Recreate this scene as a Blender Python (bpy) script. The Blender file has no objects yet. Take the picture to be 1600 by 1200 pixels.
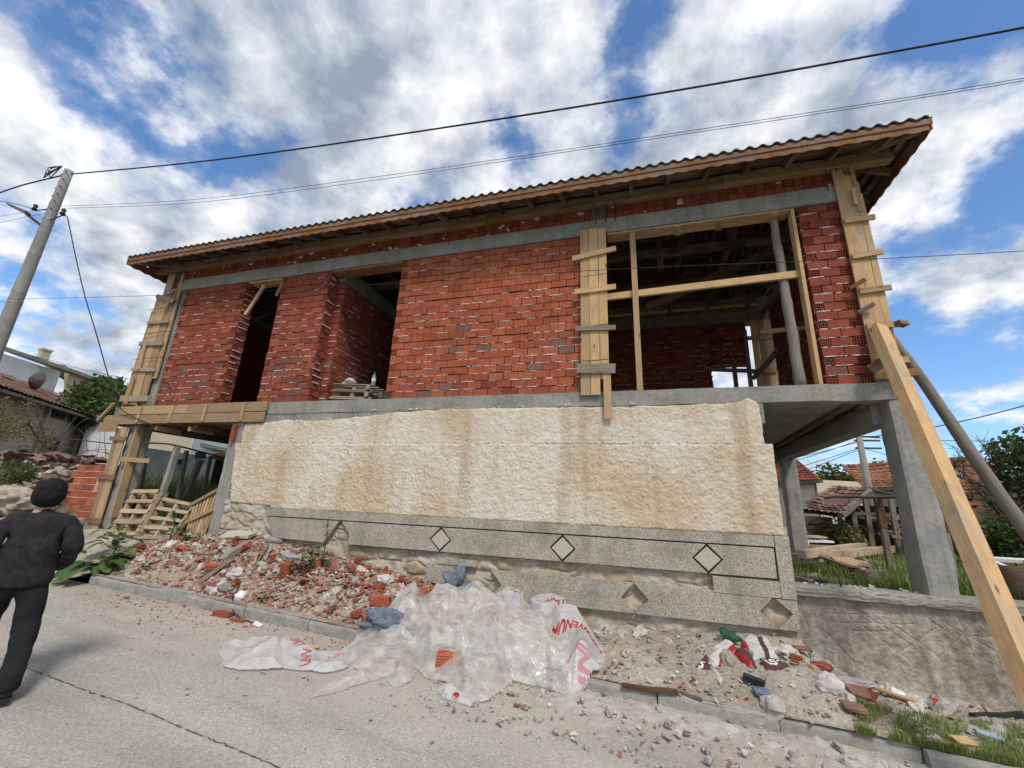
import bpy, bmesh, math, random
from mathutils import Vector, Matrix, Euler, noise, bvhtree
R = random.Random(7)
PI = math.pi
S = bpy.context.scene
C = S.collection
# ------------------------------------------------------------------ camera, world, sun
FPX, PIT, ROL, YAW = 656.04, 0.2828978, -0.0447270, -0.2958832
def cam_axes():
    fw = Vector((math.sin(YAW)*math.cos(PIT), math.cos(YAW)*math.cos(PIT), math.sin(PIT)))
    rt = Vector((math.cos(YAW), -math.sin(YAW), 0)); dn = -rt.cross(fw)
    c, s = math.cos(ROL), math.sin(ROL)
    return (c*rt+s*dn, -s*rt+c*dn, fw)
RT, DN, FW = cam_axes()
cd = bpy.data.cameras.new('camera'); cam = bpy.data.objects.new('camera', cd); C.objects.link(cam)
cd.sensor_width = 36; cd.lens = 36*FPX/1600; cd.clip_start = .05; cd.clip_end = 3000
cam.matrix_world = Matrix(((RT.x, -DN.x, -FW.x, 0), (RT.y, -DN.y, -FW.y, 0), (RT.z, -DN.z, -FW.z, 0), (0, 0, 0, 1)))
S.camera = cam
S.render.engine = 'CYCLES'
S.view_settings.view_transform = 'Standard'; S.view_settings.look = 'None'
S.view_settings.exposure = 0.35; S.view_settings.gamma = 1
SUN_EL, SUN_AZ = math.radians(52), math.radians(148)     # azimuth clockwise from +Y
sd = bpy.data.lights.new('sun', 'SUN'); sun = bpy.data.objects.new('sun', sd); C.objects.link(sun)
sd.energy = 2.3; sd.angle = math.radians(14); sd.color = (1, .95, .88)
sv = Vector((math.sin(SUN_AZ)*math.cos(SUN_EL), math.cos(SUN_AZ)*math.cos(SUN_EL), math.sin(SUN_EL)))
sun.rotation_euler = sv.to_track_quat('Z', 'Y').to_euler()

def ray(u, v):
    return RT*((u-800)/FPX) + DN*((v-600)/FPX) + FW
def at(u, v, Y):
    d = ray(u, v); return d*(Y/d.y)
def atx(u, v, X):
    d = ray(u, v); return d*(X/d.x)
def atr(u, v, r):
    d = ray(u, v); return d*(r/math.hypot(d.x, d.y))

class NT:
    """small node-tree helper"""
    def __init__(s, tree):
        s.t = tree; s.n = tree.nodes; s.l = tree.links
    def new(s, typ, **kw):
        n = s.n.new(typ)
        for k, v in kw.items():
            if k in n.inputs.keys() if isinstance(k, str) else False: pass
            setattr(n, k, v)
        return n
    def lk(s, a, b): s.l.new(a, b)
    def math(s, op, a, b=None, c=None, clamp=False):
        n = s.n.new('ShaderNodeMath'); n.operation = op; n.use_clamp = clamp
        for i, x in enumerate((a, b, c)):
            if x is None: continue
            if isinstance(x, (int, float)): n.inputs[i].default_value = x
            else: s.lk(x, n.inputs[i])
        return n.outputs[0]
    def vmath(s, op, a, b=None):
        n = s.n.new('ShaderNodeVectorMath'); n.operation = op
        for i, x in enumerate((a, b)):
            if x is None: continue
            if isinstance(x, (tuple, list, Vector)): n.inputs[i].default_value = tuple(x)
            else: s.lk(x, n.inputs[i])
        return n.outputs['Value'] if op in ('DOT_PRODUCT', 'LENGTH') else n.outputs[0]
    def noise(s, vec, scale, detail=4, rough=.55, dist=0):
        n = s.n.new('ShaderNodeTexNoise'); n.inputs['Scale'].default_value = scale
        n.inputs['Detail'].default_value = detail; n.inputs['Roughness'].default_value = rough
        n.inputs['Distortion'].default_value = dist
        if vec is not None: s.lk(vec, n.inputs['Vector'])
        return n.outputs['Fac']
    def voro(s, vec, scale, feature='F1', out='Distance', rnd=1):
        n = s.n.new('ShaderNodeTexVoronoi'); n.feature = feature; n.inputs['Scale'].default_value = scale
        n.inputs['Randomness'].default_value = rnd
        if vec is not None: s.lk(vec, n.inputs['Vector'])
        return n.outputs[out]
    def ramp(s, fac, stops, interp='LINEAR'):
        n = s.n.new('ShaderNodeValToRGB'); r = n.color_ramp; r.interpolation = interp
        while len(r.elements) > 1: r.elements.remove(r.elements[-1])
        for i, (p, c) in enumerate(stops):
            e = r.elements[0] if i == 0 else r.elements.new(p)
            e.position = p
            e.color = (c, c, c, 1) if isinstance(c, (int, float)) else (*c[:3], 1)
        s.lk(fac, n.inputs[0]); return n.outputs[0]
    def mix(s, fac, a, b, typ='MIX'):
        n = s.n.new('ShaderNodeMix'); n.data_type = 'RGBA'; n.blend_type = typ
        for k, x in ((0, fac), (6, a), (7, b)):
            if isinstance(x, (int, float)): n.inputs[k].default_value = x if k == 0 else (x, x, x, 1)
            elif isinstance(x, (tuple, list)): n.inputs[k].default_value = (*x[:3], 1)
            else: s.lk(x, n.inputs[k])
        return n.outputs[2]
    def mapping(s, vec, scale=(1, 1, 1), loc=(0, 0, 0), rot=(0, 0, 0)):
        n = s.n.new('ShaderNodeMapping'); n.inputs['Scale'].default_value = scale
        n.inputs['Location'].default_value = loc; n.inputs['Rotation'].default_value = rot
        s.lk(vec, n.inputs[0]); return n.outputs[0]

W = bpy.data.worlds.new('World'); S.world = W; W.use_nodes = True
def build_world():
    t = NT(W.node_tree); t.n.clear()
    out = t.n.new('ShaderNodeOutputWorld'); bg = t.n.new('ShaderNodeBackground')
    sky = t.n.new('ShaderNodeTexSky'); sky.sky_type = 'NISHITA'; sky.sun_disc = False
    sky.sun_elevation = SUN_EL; sky.sun_rotation = SUN_AZ; sky.altitude = 300; sky.air_density = 1.0; sky.dust_density = .6; sky.ozone_density = 2.2
    geo = t.n.new('ShaderNodeTexCoord'); d = t.vmath('NORMALIZE', geo.outputs['Generated'])
    sep = t.n.new('ShaderNodeSeparateXYZ'); t.lk(d, sep.inputs[0])
    zz = t.math('ADD', t.math('MAXIMUM', sep.outputs[2], 0.0), .38)
    comb = t.n.new('ShaderNodeCombineXYZ')
    t.lk(t.math('DIVIDE', sep.outputs[0], zz), comb.inputs[0]); t.lk(t.math('DIVIDE', sep.outputs[1], zz), comb.inputs[1])
    p = t.mapping(comb.outputs[0], (1, 1, 1), (3.1, 1.7, 0))
    n1 = t.noise(p, 3.4, 12, .58, .0); n2 = t.noise(t.mapping(p, (1, 1, 1), (4, 9, 2)), 7.5, 10, .58, 0)
    cov = t.math('MULTIPLY_ADD', n2, .95, t.math('MULTIPLY_ADD', n1, 1.7, -.665))
    # where the blue shows and where cloud is thick: (u, v, size in degrees, weight) as directions of the sky itself
    spots = [(70, 30, 7, -.30), (150, 110, 5, -.24), (215, 210, 5, -.24), (330, 275, 4, -.2), (450, 235, 5, -.2),
             (20, 430, 6, -.3), (110, 520, 5, -.28), (330, 60, 10, .22), (520, 110, 12, .2), (640, 60, 10, .2), (60, 150, 5, .25),
             (850, 60, 8, .22), (975, 60, 2.6, -.30), (985, 150, 2.4, -.30), (965, 240, 2.2, -.26), (800, 235, 3.5, -.22), (1010, 10, 4, -.3), (670, 330, 3.5, -.25), (530, 330, 2.5, .1),
             (1180, 70, 9, .25), (1300, 170, 8, .25), (1420, 30, 4, -.3), (1530, 70, 6, -.35), (1590, 200, 5, .05), (1590, 270, 4, -.3), (1480, 220, 5, .2),
             (1450, 300, 4, .12), (1400, 340, 3, -.22), (1530, 330, 3, -.25), (1500, 430, 6, .28), (1410, 410, 2.6, -.25), (1420, 520, 3.5, -.35), (1580, 520, 3, .12), (1560, 590, 8, -.4), (1420, 590, 6, -.35), (1530, 640, 4, .12), (1300, 710, 5, -.1),
             (110, 330, 6, .25), (230, 370, 5, .2), (60, 560, 6, .28), (180, 540, 5, .25), (370, 350, 4, .15), (1350, 420, 4, .2)]
    for u, v, sz, w in spots:
        c = ray(u, v).normalized(); k = 1-math.cos(math.radians(sz))
        g = t.math('EXPONENT', t.math('DIVIDE', t.math('SUBTRACT', t.vmath('DOT_PRODUCT', d, c), 1.0), k*1.1))
        cov = t.math('MULTIPLY_ADD', g, w*.80, cov)
    m = t.ramp(cov, [(.38, 0), (.49, .18), (.58, .60), (.68, .9), (.80, 1)])
    n3 = t.noise(p, 2.6, 7, .6, .3); n4 = t.noise(t.mapping(p, (1, 1, 1), (.05, .04, 0)), 3.4, 12, .58, .0)
    edge = t.math('SUBTRACT', n1, n4)       # relief of the cloud towards the sun
    shade = t.math('ADD', t.math('MULTIPLY_ADD', edge, 3.0, .22), n3)
    shade = t.math('SUBTRACT', shade, t.math('MULTIPLY', t.math('MINIMUM', t.math('SUBTRACT', cov, .62), .25), .45))
    ccol = t.ramp(shade, [(.22, (.25, .30, .37)), (.46, (.39, .44, .51)), (.70, (.57, .61, .66)), (1.0, (.84, .85, .865))])
    hz = t.ramp(sep.outputs[2], [(0, .45), (.12, .15), (.3, 0)])
    skyc = t.mix(1.0, sky.outputs[0], (.108, .138, .162), 'MULTIPLY')
    skyc = t.mix(hz, skyc, (.44, .56, .70))
    col = t.mix(m, skyc, ccol)
    t.lk(col, bg.inputs[0]); bg.inputs[1].default_value = 1.0
    t.lk(bg.outputs[0], out.inputs[0])
build_world()

# ------------------------------------------------------------------ helpers
def sm(a, b, x):
    x = min(1, max(0, (x-a)/(b-a))); return x*x*(3-2*x)
def lerp(a, b, t): return a+(b-a)*t
def knots(ks, x):
    if x <= ks[0][0]: return ks[0][1]
    for (a, va), (b, vb) in zip(ks, ks[1:]):
        if x <= b: return va+(vb-va)*(x-a)/(b-a)
    return ks[-1][1]
def nz(x, y, z=0, s=1): return noise.noise(Vector((x*s, y*s, z*s)))
def fbm(x, y, z=0, s=1, o=4): return noise.fractal(Vector((x*s, y*s, z*s)), 1.0, 2.0, o)

def road(x, y): return -1.84-.045*max(-22, min(25, x))+.03*y
WALLZ = [(-14, -.95), (-11, -.80), (-7.5, -.72), (-6, -.70), (-5, -.84), (-4, -.99), (-3, -1.12), (-2, -1.28), (-1, -1.37), (0, -1.40), (1.0, -1.31), (1.6, -1.29), (2.1, -1.60), (3.5, -1.76), (6, -1.85), (12, -2.1)]
KY = 4.7
def yard(x, y):
    r = knots([(-40, .2), (-14, -.3), (-10, -.62), (-7, -.62), (1.5, -.78), (9, -.80), (30, -1.1)], x)
    r += knots([(6.4, 0), (9, .28), (14, .5), (40, .9), (90, 3)], y)*(1 if x < -5 else .0 if x > 0 else -x/5)
    return r
def G(x, y):
    """height of the ground at any spot"""
    if y < KY: return road(x, y)
    wz = knots(WALLZ, x)
    kt = road(x, KY)+.125
    if x < -7.7: kt = lerp(road(x, KY), kt, sm(-8.3, -7.72, x))
    if y < 6.1:
        t = (y-KY-.15)/(6.1-KY-.15); t = max(0, t)
        a = knots([(-9, .75), (-6, 1.0), (-3, .8), (-1, .9), (1, .9), (2.5, 1.6), (4, 1.6)], x)
        return kt+(wz-kt)*(t**a)
    if -9.5 < x < 1.7 and y < 6.4: return wz
    f = sm(6.15, 6.4, y); return lerp(wz, yard(x, y), f)
def atg(u, v, lift=0):
    d = ray(u, v); a, b = .5, 60
    n = 400; pa = .5
    for i in range(1, n):
        s = .5*(1.012**i)
        p = d*s
        if p.z < G(p.x, p.y)+lift:
            lo, hi = pa, s
            for _ in range(20):
                m = (lo+hi)/2; q = d*m
                if q.z < G(q.x, q.y)+lift: hi = m
                else: lo = m
            return d*hi
        pa = s
    return d*pa

class MB:
    def __init__(s): s.v = []; s.f = []; s.r = []; s.uv = []; s.m = []
    def face(s, idx, rnd=0.5, uv=None, m=0):
        s.f.append(tuple(idx)); s.r.append(rnd); s.uv.append(uv or [(0, 0)]*len(idx)); s.m.append(m)
    def hexa(s, P, rnd=.5, L=None, m=0):
        """8 corners: bottom 4 then top 4 (x fastest ring order)"""
        b = len(s.v); s.v += [tuple(p) for p in P]
        off = (R.random()*9, R.random()*9)
        for q in ((0, 3, 2, 1), (4, 5, 6, 7), (0, 1, 5, 4), (1, 2, 6, 5), (2, 3, 7, 6), (3, 0, 4, 7)):
            a, bb, c, d_ = [Vector(P[i]) for i in q]
            e1 = (bb-a).length; e2 = (d_-a).length
            if e1 >= e2: uv = [(0, 0), (e1, 0), (e1, e2), (0, e2)]
            else: uv = [(0, 0), (0, e1), (e2, e1), (e2, 0)]
            s.face([b+i for i in q], rnd, [(x+off[0], y+off[1]) for x, y in uv], m)
    def box(s, x0, x1, y0, y1, z0, z1, rnd=.5, j=0, m=0):
        P = [(x0, y0, z0), (x1, y0, z0), (x1, y1, z0), (x0, y1, z0), (x0, y0, z1), (x1, y0, z1), (x1, y1, z1), (x0, y1, z1)]
        if j: P = [(a+R.uniform(-j, j), b+R.uniform(-j, j), c+R.uniform(-j, j)) for a, b, c in P]
        s.hexa(P, rnd, m=m)
    def tbox(s, M, sx, sy, sz, rnd=.5, j=0, m=0):
        P = [(-sx, -sy, -sz), (sx, -sy, -sz), (sx, sy, -sz), (-sx, sy, -sz), (-sx, -sy, sz), (sx, -sy, sz), (sx, sy, sz), (-sx, sy, sz)]
        s.hexa([M @ Vector((a/2+R.uniform(-j, j), b/2+R.uniform(-j, j), c/2+R.uniform(-j, j))) for a, b, c in P], rnd, m=m)
    def beam(s, p, q, w, h, up=(0, 0, 1), rnd=None, j=0, seg=1, warp=0, taper=1):
        """board from p to q; w across, h along 'up'"""
        p, q = Vector(p), Vector(q); d = (q-p).normalized(); up = Vector(up)
        sx = d.cross(up).normalized(); u = sx.cross(d).normalized()
        if rnd is None: rnd = R.random()
        b = len(s.v); off = (R.random()*9, R.random()*9); L = (q-p).length
        ph = R.random()*50
        for i in range(seg+1):
            t = i/seg; c = p.lerp(q, t); ww = w*(1+(taper-1)*t); hh = h*(1+(taper-1)*t)
            if warp: c = c+sx*(warp*nz(t*2.3+ph, 1.3))+u*(warp*nz(t*2.1, ph))
            for a, e in ((-1, -1), (1, -1), (1, 1), (-1, 1)):
                s.v.append(tuple(c+sx*(a*ww/2+R.uniform(-j, j))+u*(e*hh/2+R.uniform(-j, j))))
        for i in range(seg):
            for k in range(4):
                a = b+i*4+k; a2 = b+i*4+(k+1) % 4
                e = w if k in (0, 2) else h
                o = (0, w, w+h, 2*w+h)[k]
                t0, t1 = i/seg*L, (i+1)/seg*L
                s.face([a, a2, a2+4, a+4], rnd, [(t0+off[0], o+off[1]), (t0+off[0], o+e+off[1]), (t1+off[0], o+e+off[1]), (t1+off[0], o+off[1])])
        s.face([b+3, b+2, b+1, b], rnd, [off]*4); e = b+seg*4; s.face([e, e+1, e+2, e+3], rnd, [off]*4)
    def tube(s, pts, rad, n=8, rnd=.5, cap=True, rough=0):
        pts = [Vector(p) for p in pts]
        if isinstance(rad, (int, float)): rad = [rad]*len(pts)
        b = len(s.v); u = None; L = 0
        for i, p in enumerate(pts):
            d = (pts[min(i+1, len(pts)-1)]-pts[max(i-1, 0)]).normalized()
            if u is None:
                u = d.orthogonal().normalized()
            else: u = (u-d*u.dot(d)).normalized()
            w = d.cross(u)
            for k in range(n):
                a = 2*PI*k/n; r = rad[i]*(1+(R.uniform(-rough, rough) if rough else 0))
                s.v.append(tuple(p+u*(math.cos(a)*r)+w*(math.sin(a)*r)))
        for i in range(len(pts)-1):
            dl = (pts[i+1]-pts[i]).length
            for k in range(n):
                k2 = (k+1) % n; a = b+i*n
                c = 2*PI*rad[i]/n
                s.face([a+k, a+k2, a+n+k2, a+n+k], rnd, [(L, k*c), (L, k*c+c), (L+dl, k*c+c), (L+dl, k*c)])
            L += dl
        if cap:
            s.face([b+k for k in range(n)][::-1], rnd); e = b+(len(pts)-1)*n; s.face([e+k for k in range(n)], rnd)
    def grid(s, nu, nv, fn, rnd=.5, keep=None, m=None):
        b = len(s.v)
        for j in range(nv+1):
            for i in range(nu+1): s.v.append(tuple(fn(i/nu, j/nv)))
        for j in range(nv):
            for i in range(nu):
                if keep and not keep((i+.5)/nu, (j+.5)/nv): continue
                a = b+j*(nu+1)+i
                s.face([a, a+1, a+nu+2, a+nu+1], rnd, m=(m((i+.5)/nu, (j+.5)/nv) if m else 0))
    def prism(s, pts, y0, y1, rnd=.5):
        """XZ polygon extruded in y"""
        b = len(s.v); n = len(pts)
        s.v += [(x, y0, z) for x, z in pts]+[(x, y1, z) for x, z in pts]
        s.face([b+i for i in range(n)], rnd); s.face([b+n+i for i in range(n)][::-1], rnd)
        for i in range(n):
            k = (i+1) % n; s.face([b+i, b+n+i, b+n+k, b+k], rnd)
    def rock(s, c, r, sc=(1, 1, 1), rnd=.5, rot=None, sub=1, amp=.3):
        bm = bmesh.new(); bmesh.ops.create_icosphere(bm, subdivisions=sub, radius=1)
        o = Vector((R.random()*50, R.random()*50, R.random()*50)); b = len(s.v)
        M = (rot or Euler((R.random()*.6, R.random()*.6, R.random()*6))).to_matrix()
        for v in bm.verts:
            p = v.co*(1+amp*noise.noise(v.co*1.7+o)+amp*.5*noise.noise(v.co*4+o))
            p = Vector((p.x*sc[0], p.y*sc[1], p.z*sc[2]))*r
            s.v.append(tuple(Vector(c)+M @ p))
        for f in bm.faces: s.face([b+v.index for v in f.verts], rnd)
        bm.free()
    def add(s, o, m):
        b = len(s.v); s.v += o.v; s.f += [tuple(b+i for i in f) for f in o.f]; s.r += o.r; s.uv += o.uv; s.m += [m]*len(o.f)
    def build(s, name, mat, parent=None, smooth=False, auto=None):
        me = bpy.data.meshes.new(name); me.from_pydata(s.v, [], s.f)
        a = me.attributes.new('rnd', 'FLOAT', 'FACE'); a.data.foreach_set('value', s.r)
        uvl = me.uv_layers.new(name='uv'); flat = []
        for q in s.uv:
            for x, y in q: flat += (x, y)
        uvl.data.foreach_set('uv', flat)
        mats = mat if isinstance(mat, (list, tuple)) else [mat]
        for m_ in mats: me.materials.append(m_)
        if len(mats) > 1: me.polygons.foreach_set('material_index', s.m)
        me.polygons.foreach_set('use_smooth', [smooth]*len(s.f))
        me.update()
        o = bpy.data.objects.new(name, me); C.objects.link(o)
        if parent is not None:
            o.parent = parent
            if parent.type == 'EMPTY': o.matrix_parent_inverse = Matrix.Translation(-Vector(parent.location))
        return o

def tag(o, label=None, cat=None, group=None, kind=None):
    if label: o['label'] = label
    if cat: o['category'] = cat
    if group: o['group'] = group
    if kind: o['kind'] = kind
    return o
def thing(name, label, cat, loc=(0, 0, 0), group=None):
    o = bpy.data.objects.new(name, None); C.objects.link(o); o.location = loc; o.empty_display_size = .2
    return tag(o, label, cat, group)
def copy_tree(o, parent=None):
    c = o.copy(); C.objects.link(c)
    if parent: c.parent = parent
    for ch in [x for x in KIDS.get(o.name, [])]: copy_tree(ch, c)
    return c
KIDS = {}
def kid(parent, ch): KIDS.setdefault(parent.name, []).append(ch); return ch

# ------------------------------------------------------------------ materials
def M_(name):
    m = bpy.data.materials.new(name); m.use_nodes = True
    t = NT(m.node_tree); b = t.n['Principled BSDF']
    return m, t, b
def finish(t, b, col, rough=.85, hgt=None, bs=.5, bd=.02, spec=.3):
    if isinstance(col, (tuple, list)): b.inputs['Base Color'].default_value = (*col, 1)
    else: t.lk(col, b.inputs['Base Color'])
    if isinstance(rough, (int, float)): b.inputs['Roughness'].default_value = rough
    else: t.lk(rough, b.inputs['Roughness'])
    b.inputs['Specular IOR Level'].default_value = spec
    if hgt is not None:
        n = t.n.new('ShaderNodeBump'); n.inputs['Strength'].default_value = bs; n.inputs['Distance'].default_value = bd
        t.lk(hgt, n.inputs['Height']); t.lk(n.outputs[0], b.inputs['Normal'])
def obj_co(t): return t.n.new('ShaderNodeTexCoord').outputs['Object']
def rnd_at(t):
    a = t.n.new('ShaderNodeAttribute'); a.attribute_name = 'rnd'; return a.outputs['Fac']
def simple(name, c1, c2, scale=4, rough=.85, bs=.4, bd=.01, spec=.25, rndmix=0, c3=None, detail=6, bump_scale=None, metal=0):
    m, t, b = M_(name); co = obj_co(t)
    n = t.noise(co, scale, detail, .6)
    st = [(.32, c1), (.68, c2)]
    if c3: st = [(.3, c1), (.5, c2), (.7, c3)]
    col = t.ramp(n, st)
    if rndmix: col = t.mix(1, col, t.ramp(rnd_at(t), [(0, 1-rndmix), (1, 1.0+rndmix*.3)]), 'MULTIPLY')
    n2 = t.noise(co, bump_scale or scale*8, 5, .6)
    b.inputs['Metallic'].default_value = metal
    finish(t, b, col, rough, n2, bs, bd, spec); return m

def mat_brick(name, stops, dirt=.35):
    m, t, b = M_(name); co = obj_co(t); r = rnd_at(t)
    col = t.ramp(r, stops)
    n = t.noise(co, 5, 6, .6); col = t.mix(1, col, t.ramp(n, [(.3, .72), (.7, 1.12)]), 'MULTIPLY')
    big = t.noise(t.mapping(co, (1, 1, 1.6), (4, 2, 7)), .9, 5, .6)
    col = t.mix(t.math('MULTIPLY', t.ramp(big, [(.5, 0), (.72, 1)]), .30), col, (.20, .045, .032))
    w = t.noise(t.mapping(co, (1, 1, 2.2), (9, 1, 3)), 6.5, 8, .72)
    wm = t.ramp(w, [(.60, 0), (.70, dirt), (.80, dirt*1.6)])
    col = t.mix(wm, col, (.50, .44, .40))
    # extruded grooves along the brick
    sep = t.n.new('ShaderNodeSeparateXYZ'); t.lk(co, sep.inputs[0])
    g = t.math('ABSOLUTE', t.math('SINE', t.math('MULTIPLY', sep.outputs[2], PI/.0245)))
    h = t.math('MULTIPLY_ADD', t.noise(co, 60, 4, .6), .5, t.math('POWER', g, .5))
    col = t.mix(t.ramp(g, [(0, .85), (.55, 0)]), col, (.11, .026, .018))
    finish(t, b, col, .88, h, .55, .006, .2); return m
BRK = [(0, (.25, .058, .032)), (.25, (.34, .085, .043)), (.5, (.40, .108, .051)), (.75, (.44, .125, .058)), (.93, (.48, .16, .075)), (1, (.22, .12, .09))]
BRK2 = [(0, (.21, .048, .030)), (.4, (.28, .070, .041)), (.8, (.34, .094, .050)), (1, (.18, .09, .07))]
m_painted_dark = simple('painted_dark', (.008, .006, .005), (.02, .015, .012), 3, .98, .1)  # near-black colour standing for the shade in brick holes and open sheds
m_brick = mat_brick('brick_orange', BRK); m_brick_dark = mat_brick('brick_red', BRK2, .45)
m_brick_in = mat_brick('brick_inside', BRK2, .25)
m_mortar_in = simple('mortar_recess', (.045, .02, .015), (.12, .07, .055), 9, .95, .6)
m_mortar = simple('mortar_white', (.30, .26, .23), (.60, .56, .51), 14, .95, .8, .01, c3=(.44, .40, .36))

def mat_concrete(name, a, b_, stain=(.16, .15, .13), seam=0, bs=.5):
    m, t, b = M_(name); co = obj_co(t)
    n = t.noise(co, 2.2, 8, .65); f = t.noise(co, 22, 6, .65)
    col = t.ramp(n, [(.3, a), (.7, b_)]); col = t.mix(1, col, t.ramp(f, [(.3, .82), (.7, 1.12)]), 'MULTIPLY')
    v = t.noise(t.mapping(co, (5, 5, .5), (1, 3, 2)), 1.6, 6, .6)
    col = t.mix(t.ramp(v, [(.55, 0), (.72, .5)]), col, stain)
    wv = t.noise(t.mapping(co, (1, 1, 1), (7, 7, 7)), 3.1, 7, .7)
    col = t.mix(t.ramp(wv, [(.62, 0), (.76, .5)]), col, (.52, .50, .46))
    h = t.math('MULTIPLY_ADD', t.noise(co, 90, 4, .6), .3, f)
    if seam:   # form board lines
        sep = t.n.new('ShaderNodeSeparateXYZ'); t.lk(co, sep.inputs[0])
        fr = t.math('FRACT', t.math('MULTIPLY_ADD', t.math('SUBTRACT', n, .5), .25, t.math('MULTIPLY', sep.outputs[0 if seam == 1 else 2], 9.7)))
        l = t.ramp(fr, [(0, .6), (.10, 1), (1, .85)]); h = t.math('ADD', h, l)
        col = t.mix(t.ramp(fr, [(0, .18), (.10, 0)]), col, (.14, .13, .12))
    finish(t, b, col, .9, h, bs, .012, .25); return m
m_conc = mat_concrete('concrete_raw', (.20, .19, .165), (.34, .32, .28), seam=0, bs=.9)
m_conc_col = mat_concrete('concrete_column', (.22, .21, .185), (.34, .325, .285), seam=1)
m_conc_belt = mat_concrete('concrete_belt', (.195, .19, .17), (.31, .30, .27), (.13, .125, .11), bs=.9)
m_coping = mat_concrete('concrete_coping', (.20, .18, .15), (.36, .33, .285), (.10, .09, .075), bs=1.0)
m_kerb = mat_concrete('kerb_concrete', (.24, .225, .195), (.37, .35, .31), bs=.8)

def mat_wood(name, c1, c2, c3, knot=True, rough=.75):
    m, t, b = M_(name); uv = t.n.new('ShaderNodeUVMap').outputs[0]; r = rnd_at(t)
    p = t.mapping(uv, (1.2, 22, 1)); 
    n = t.noise(p, 2.2, 6, .6, .6); n2 = t.noise(t.mapping(uv, (3, 120, 1)), 2, 3, .6)
    col = t.ramp(n, [(.25, c1), (.5, c2), (.75, c3)])
    col = t.mix(1, col, t.ramp(n2, [(.3, .80), (.7, 1.08)]), 'MULTIPLY')
    col = t.mix(1, col, t.ramp(r, [(0, (.62, .60, .58)), (.5, (.95, .93, .9)), (1, (1.12, 1.1, 1.05))]), 'MULTIPLY')
    rg = t.noise(t.mapping(uv, (.8, 2.2, 1), (5, 3, 0)), 1.5, 6, .65); col = t.mix(t.ramp(rg, [(.46, 0), (.68, .55)]), col, (.30, .265, .22)); st = t.noise(uv, 2.6, 8, .72); col = t.mix(t.ramp(st, [(.50, 0), (.70, .62)]), col, (.22, .18, .14)); sp_ = t.noise(uv, 17, 5, .7); col = t.mix(t.ramp(sp_, [(.68, 0), (.75, .6)]), col, (.45, .43, .39))
    if knot:
        k = t.voro(t.mapping(uv, (2.3, 7, 1)), 1.0); col = t.mix(t.ramp(k, [(.06, .9), (.13, .0)]), col, (.13, .06, .027))
    finish(t, b, col, rough, t.math('ADD', n, n2), .35, .004, .25); return m
m_wood = mat_wood('fresh_formwork_board', (.31, .18, .085), (.46, .295, .15), (.57, .40, .225))
m_wood_new = mat_wood('sawn_timber', (.43, .25, .11), (.57, .365, .175), (.64, .445, .24))
m_wood_grey = mat_wood('grey_board', (.20, .16, .12), (.34, .28, .22), (.43, .37, .30))
m_wood_eave = mat_wood('stained_eave_board', (.14, .056, .024), (.22, .093, .040), (.31, .155, .068))
m_wood_dark = mat_wood('brown_roof_board', (.055, .026, .014), (.10, .048, .024), (.145, .072, .038))
m_plate = mat_wood('wall_plate_timber', (.15, .09, .045), (.23, .145, .075), (.30, .20, .11))
m_log = mat_wood('weathered_log', (.13, .11, .09), (.22, .19, .16), (.32, .285, .24), rough=.9)
m_oldwood = mat_wood('old_dark_board', (.07, .058, .048), (.14, .12, .10), (.22, .19, .16))
m_pallet = mat_wood('pallet_wood', (.30, .21, .125), (.45, .335, .21), (.57, .45, .30))

def mat_plaster():
    m, t, b = M_('sprayed_cream_plaster'); co = obj_co(t)
    n = t.noise(t.mapping(co, (1, 1, .8), (2, 0, 5)), .8, 7, .6)
    col = t.ramp(n, [(.32, (.50, .385, .25)), (.45, (.565, .46, .325)), (.56, (.625, .555, .45)), (.66, (.66, .60, .505)), (.76, (.54, .49, .41))])
    s = t.noise(t.mapping(co, (2.6, 1, .28), (5, 0, 1)), 1.0, 6, .62)
    col = t.mix(t.ramp(s, [(.52, 0), (.70, .62)]), col, (.33, .20, .105))
    s2 = t.noise(t.mapping(co, (4.5, 1, .35), (11, 0, 4)), 1.2, 7, .66)
    col = t.mix(t.ramp(s2, [(.60, 0), (.76, .5)]), col, (.27, .235, .19))
    f = t.noise(co, 34, 5, .7); col = t.mix(1, col, t.ramp(f, [(.3, .80), (.65, 1.08)]), 'MULTIPLY')
    finish(t, b, col, .95, t.math('ADD', f, t.noise(co, 110, 3, .6)), .55, .008, .12); return m
m_plaster = mat_plaster()
def mat_terrazzo():
    m, t, b = M_('washed_terrazzo'); co = obj_co(t)
    v = t.voro(co, 120, 'F1', 'Color'); sp = t.n.new('ShaderNodeSeparateColor'); t.lk(v, sp.inputs[0])
    col = t.ramp(sp.outputs[0], [(0, (.15, .135, .11)), (.14, (.23, .208, .165)), (.38, (.345, .305, .235)), (.75, (.42, .375, .292)), (.93, (.48, .45, .385))])
    n = t.noise(co, 2.1, 8, .68); col = t.mix(1, col, t.ramp(n, [(.3, .68), (.5, 1), (.7, 1.12)]), 'MULTIPLY')
    w = t.noise(t.mapping(co, (1, 1, 1), (3, 3, 3)), 7.5, 7, .75); col = t.mix(t.ramp(w, [(.66, 0), (.72, .75)]), col, (.60, .57, .52))
    gr = t.noise(t.mapping(co, (3.5, 1, .7), (2, 0, 6)), 1.3, 7, .66); col = t.mix(t.ramp(gr, [(.53, 0), (.72, .55)]), col, (.17, .15, .115))
    finish(t, b, col, .85, sp.outputs[1], .35, .004, .3); return m
m_terr = mat_terrazzo()
m_terr_d = simple('terrazzo_inset', (.38, .34, .27), (.50, .46, .38), 40, .85, .5, .004)
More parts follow.
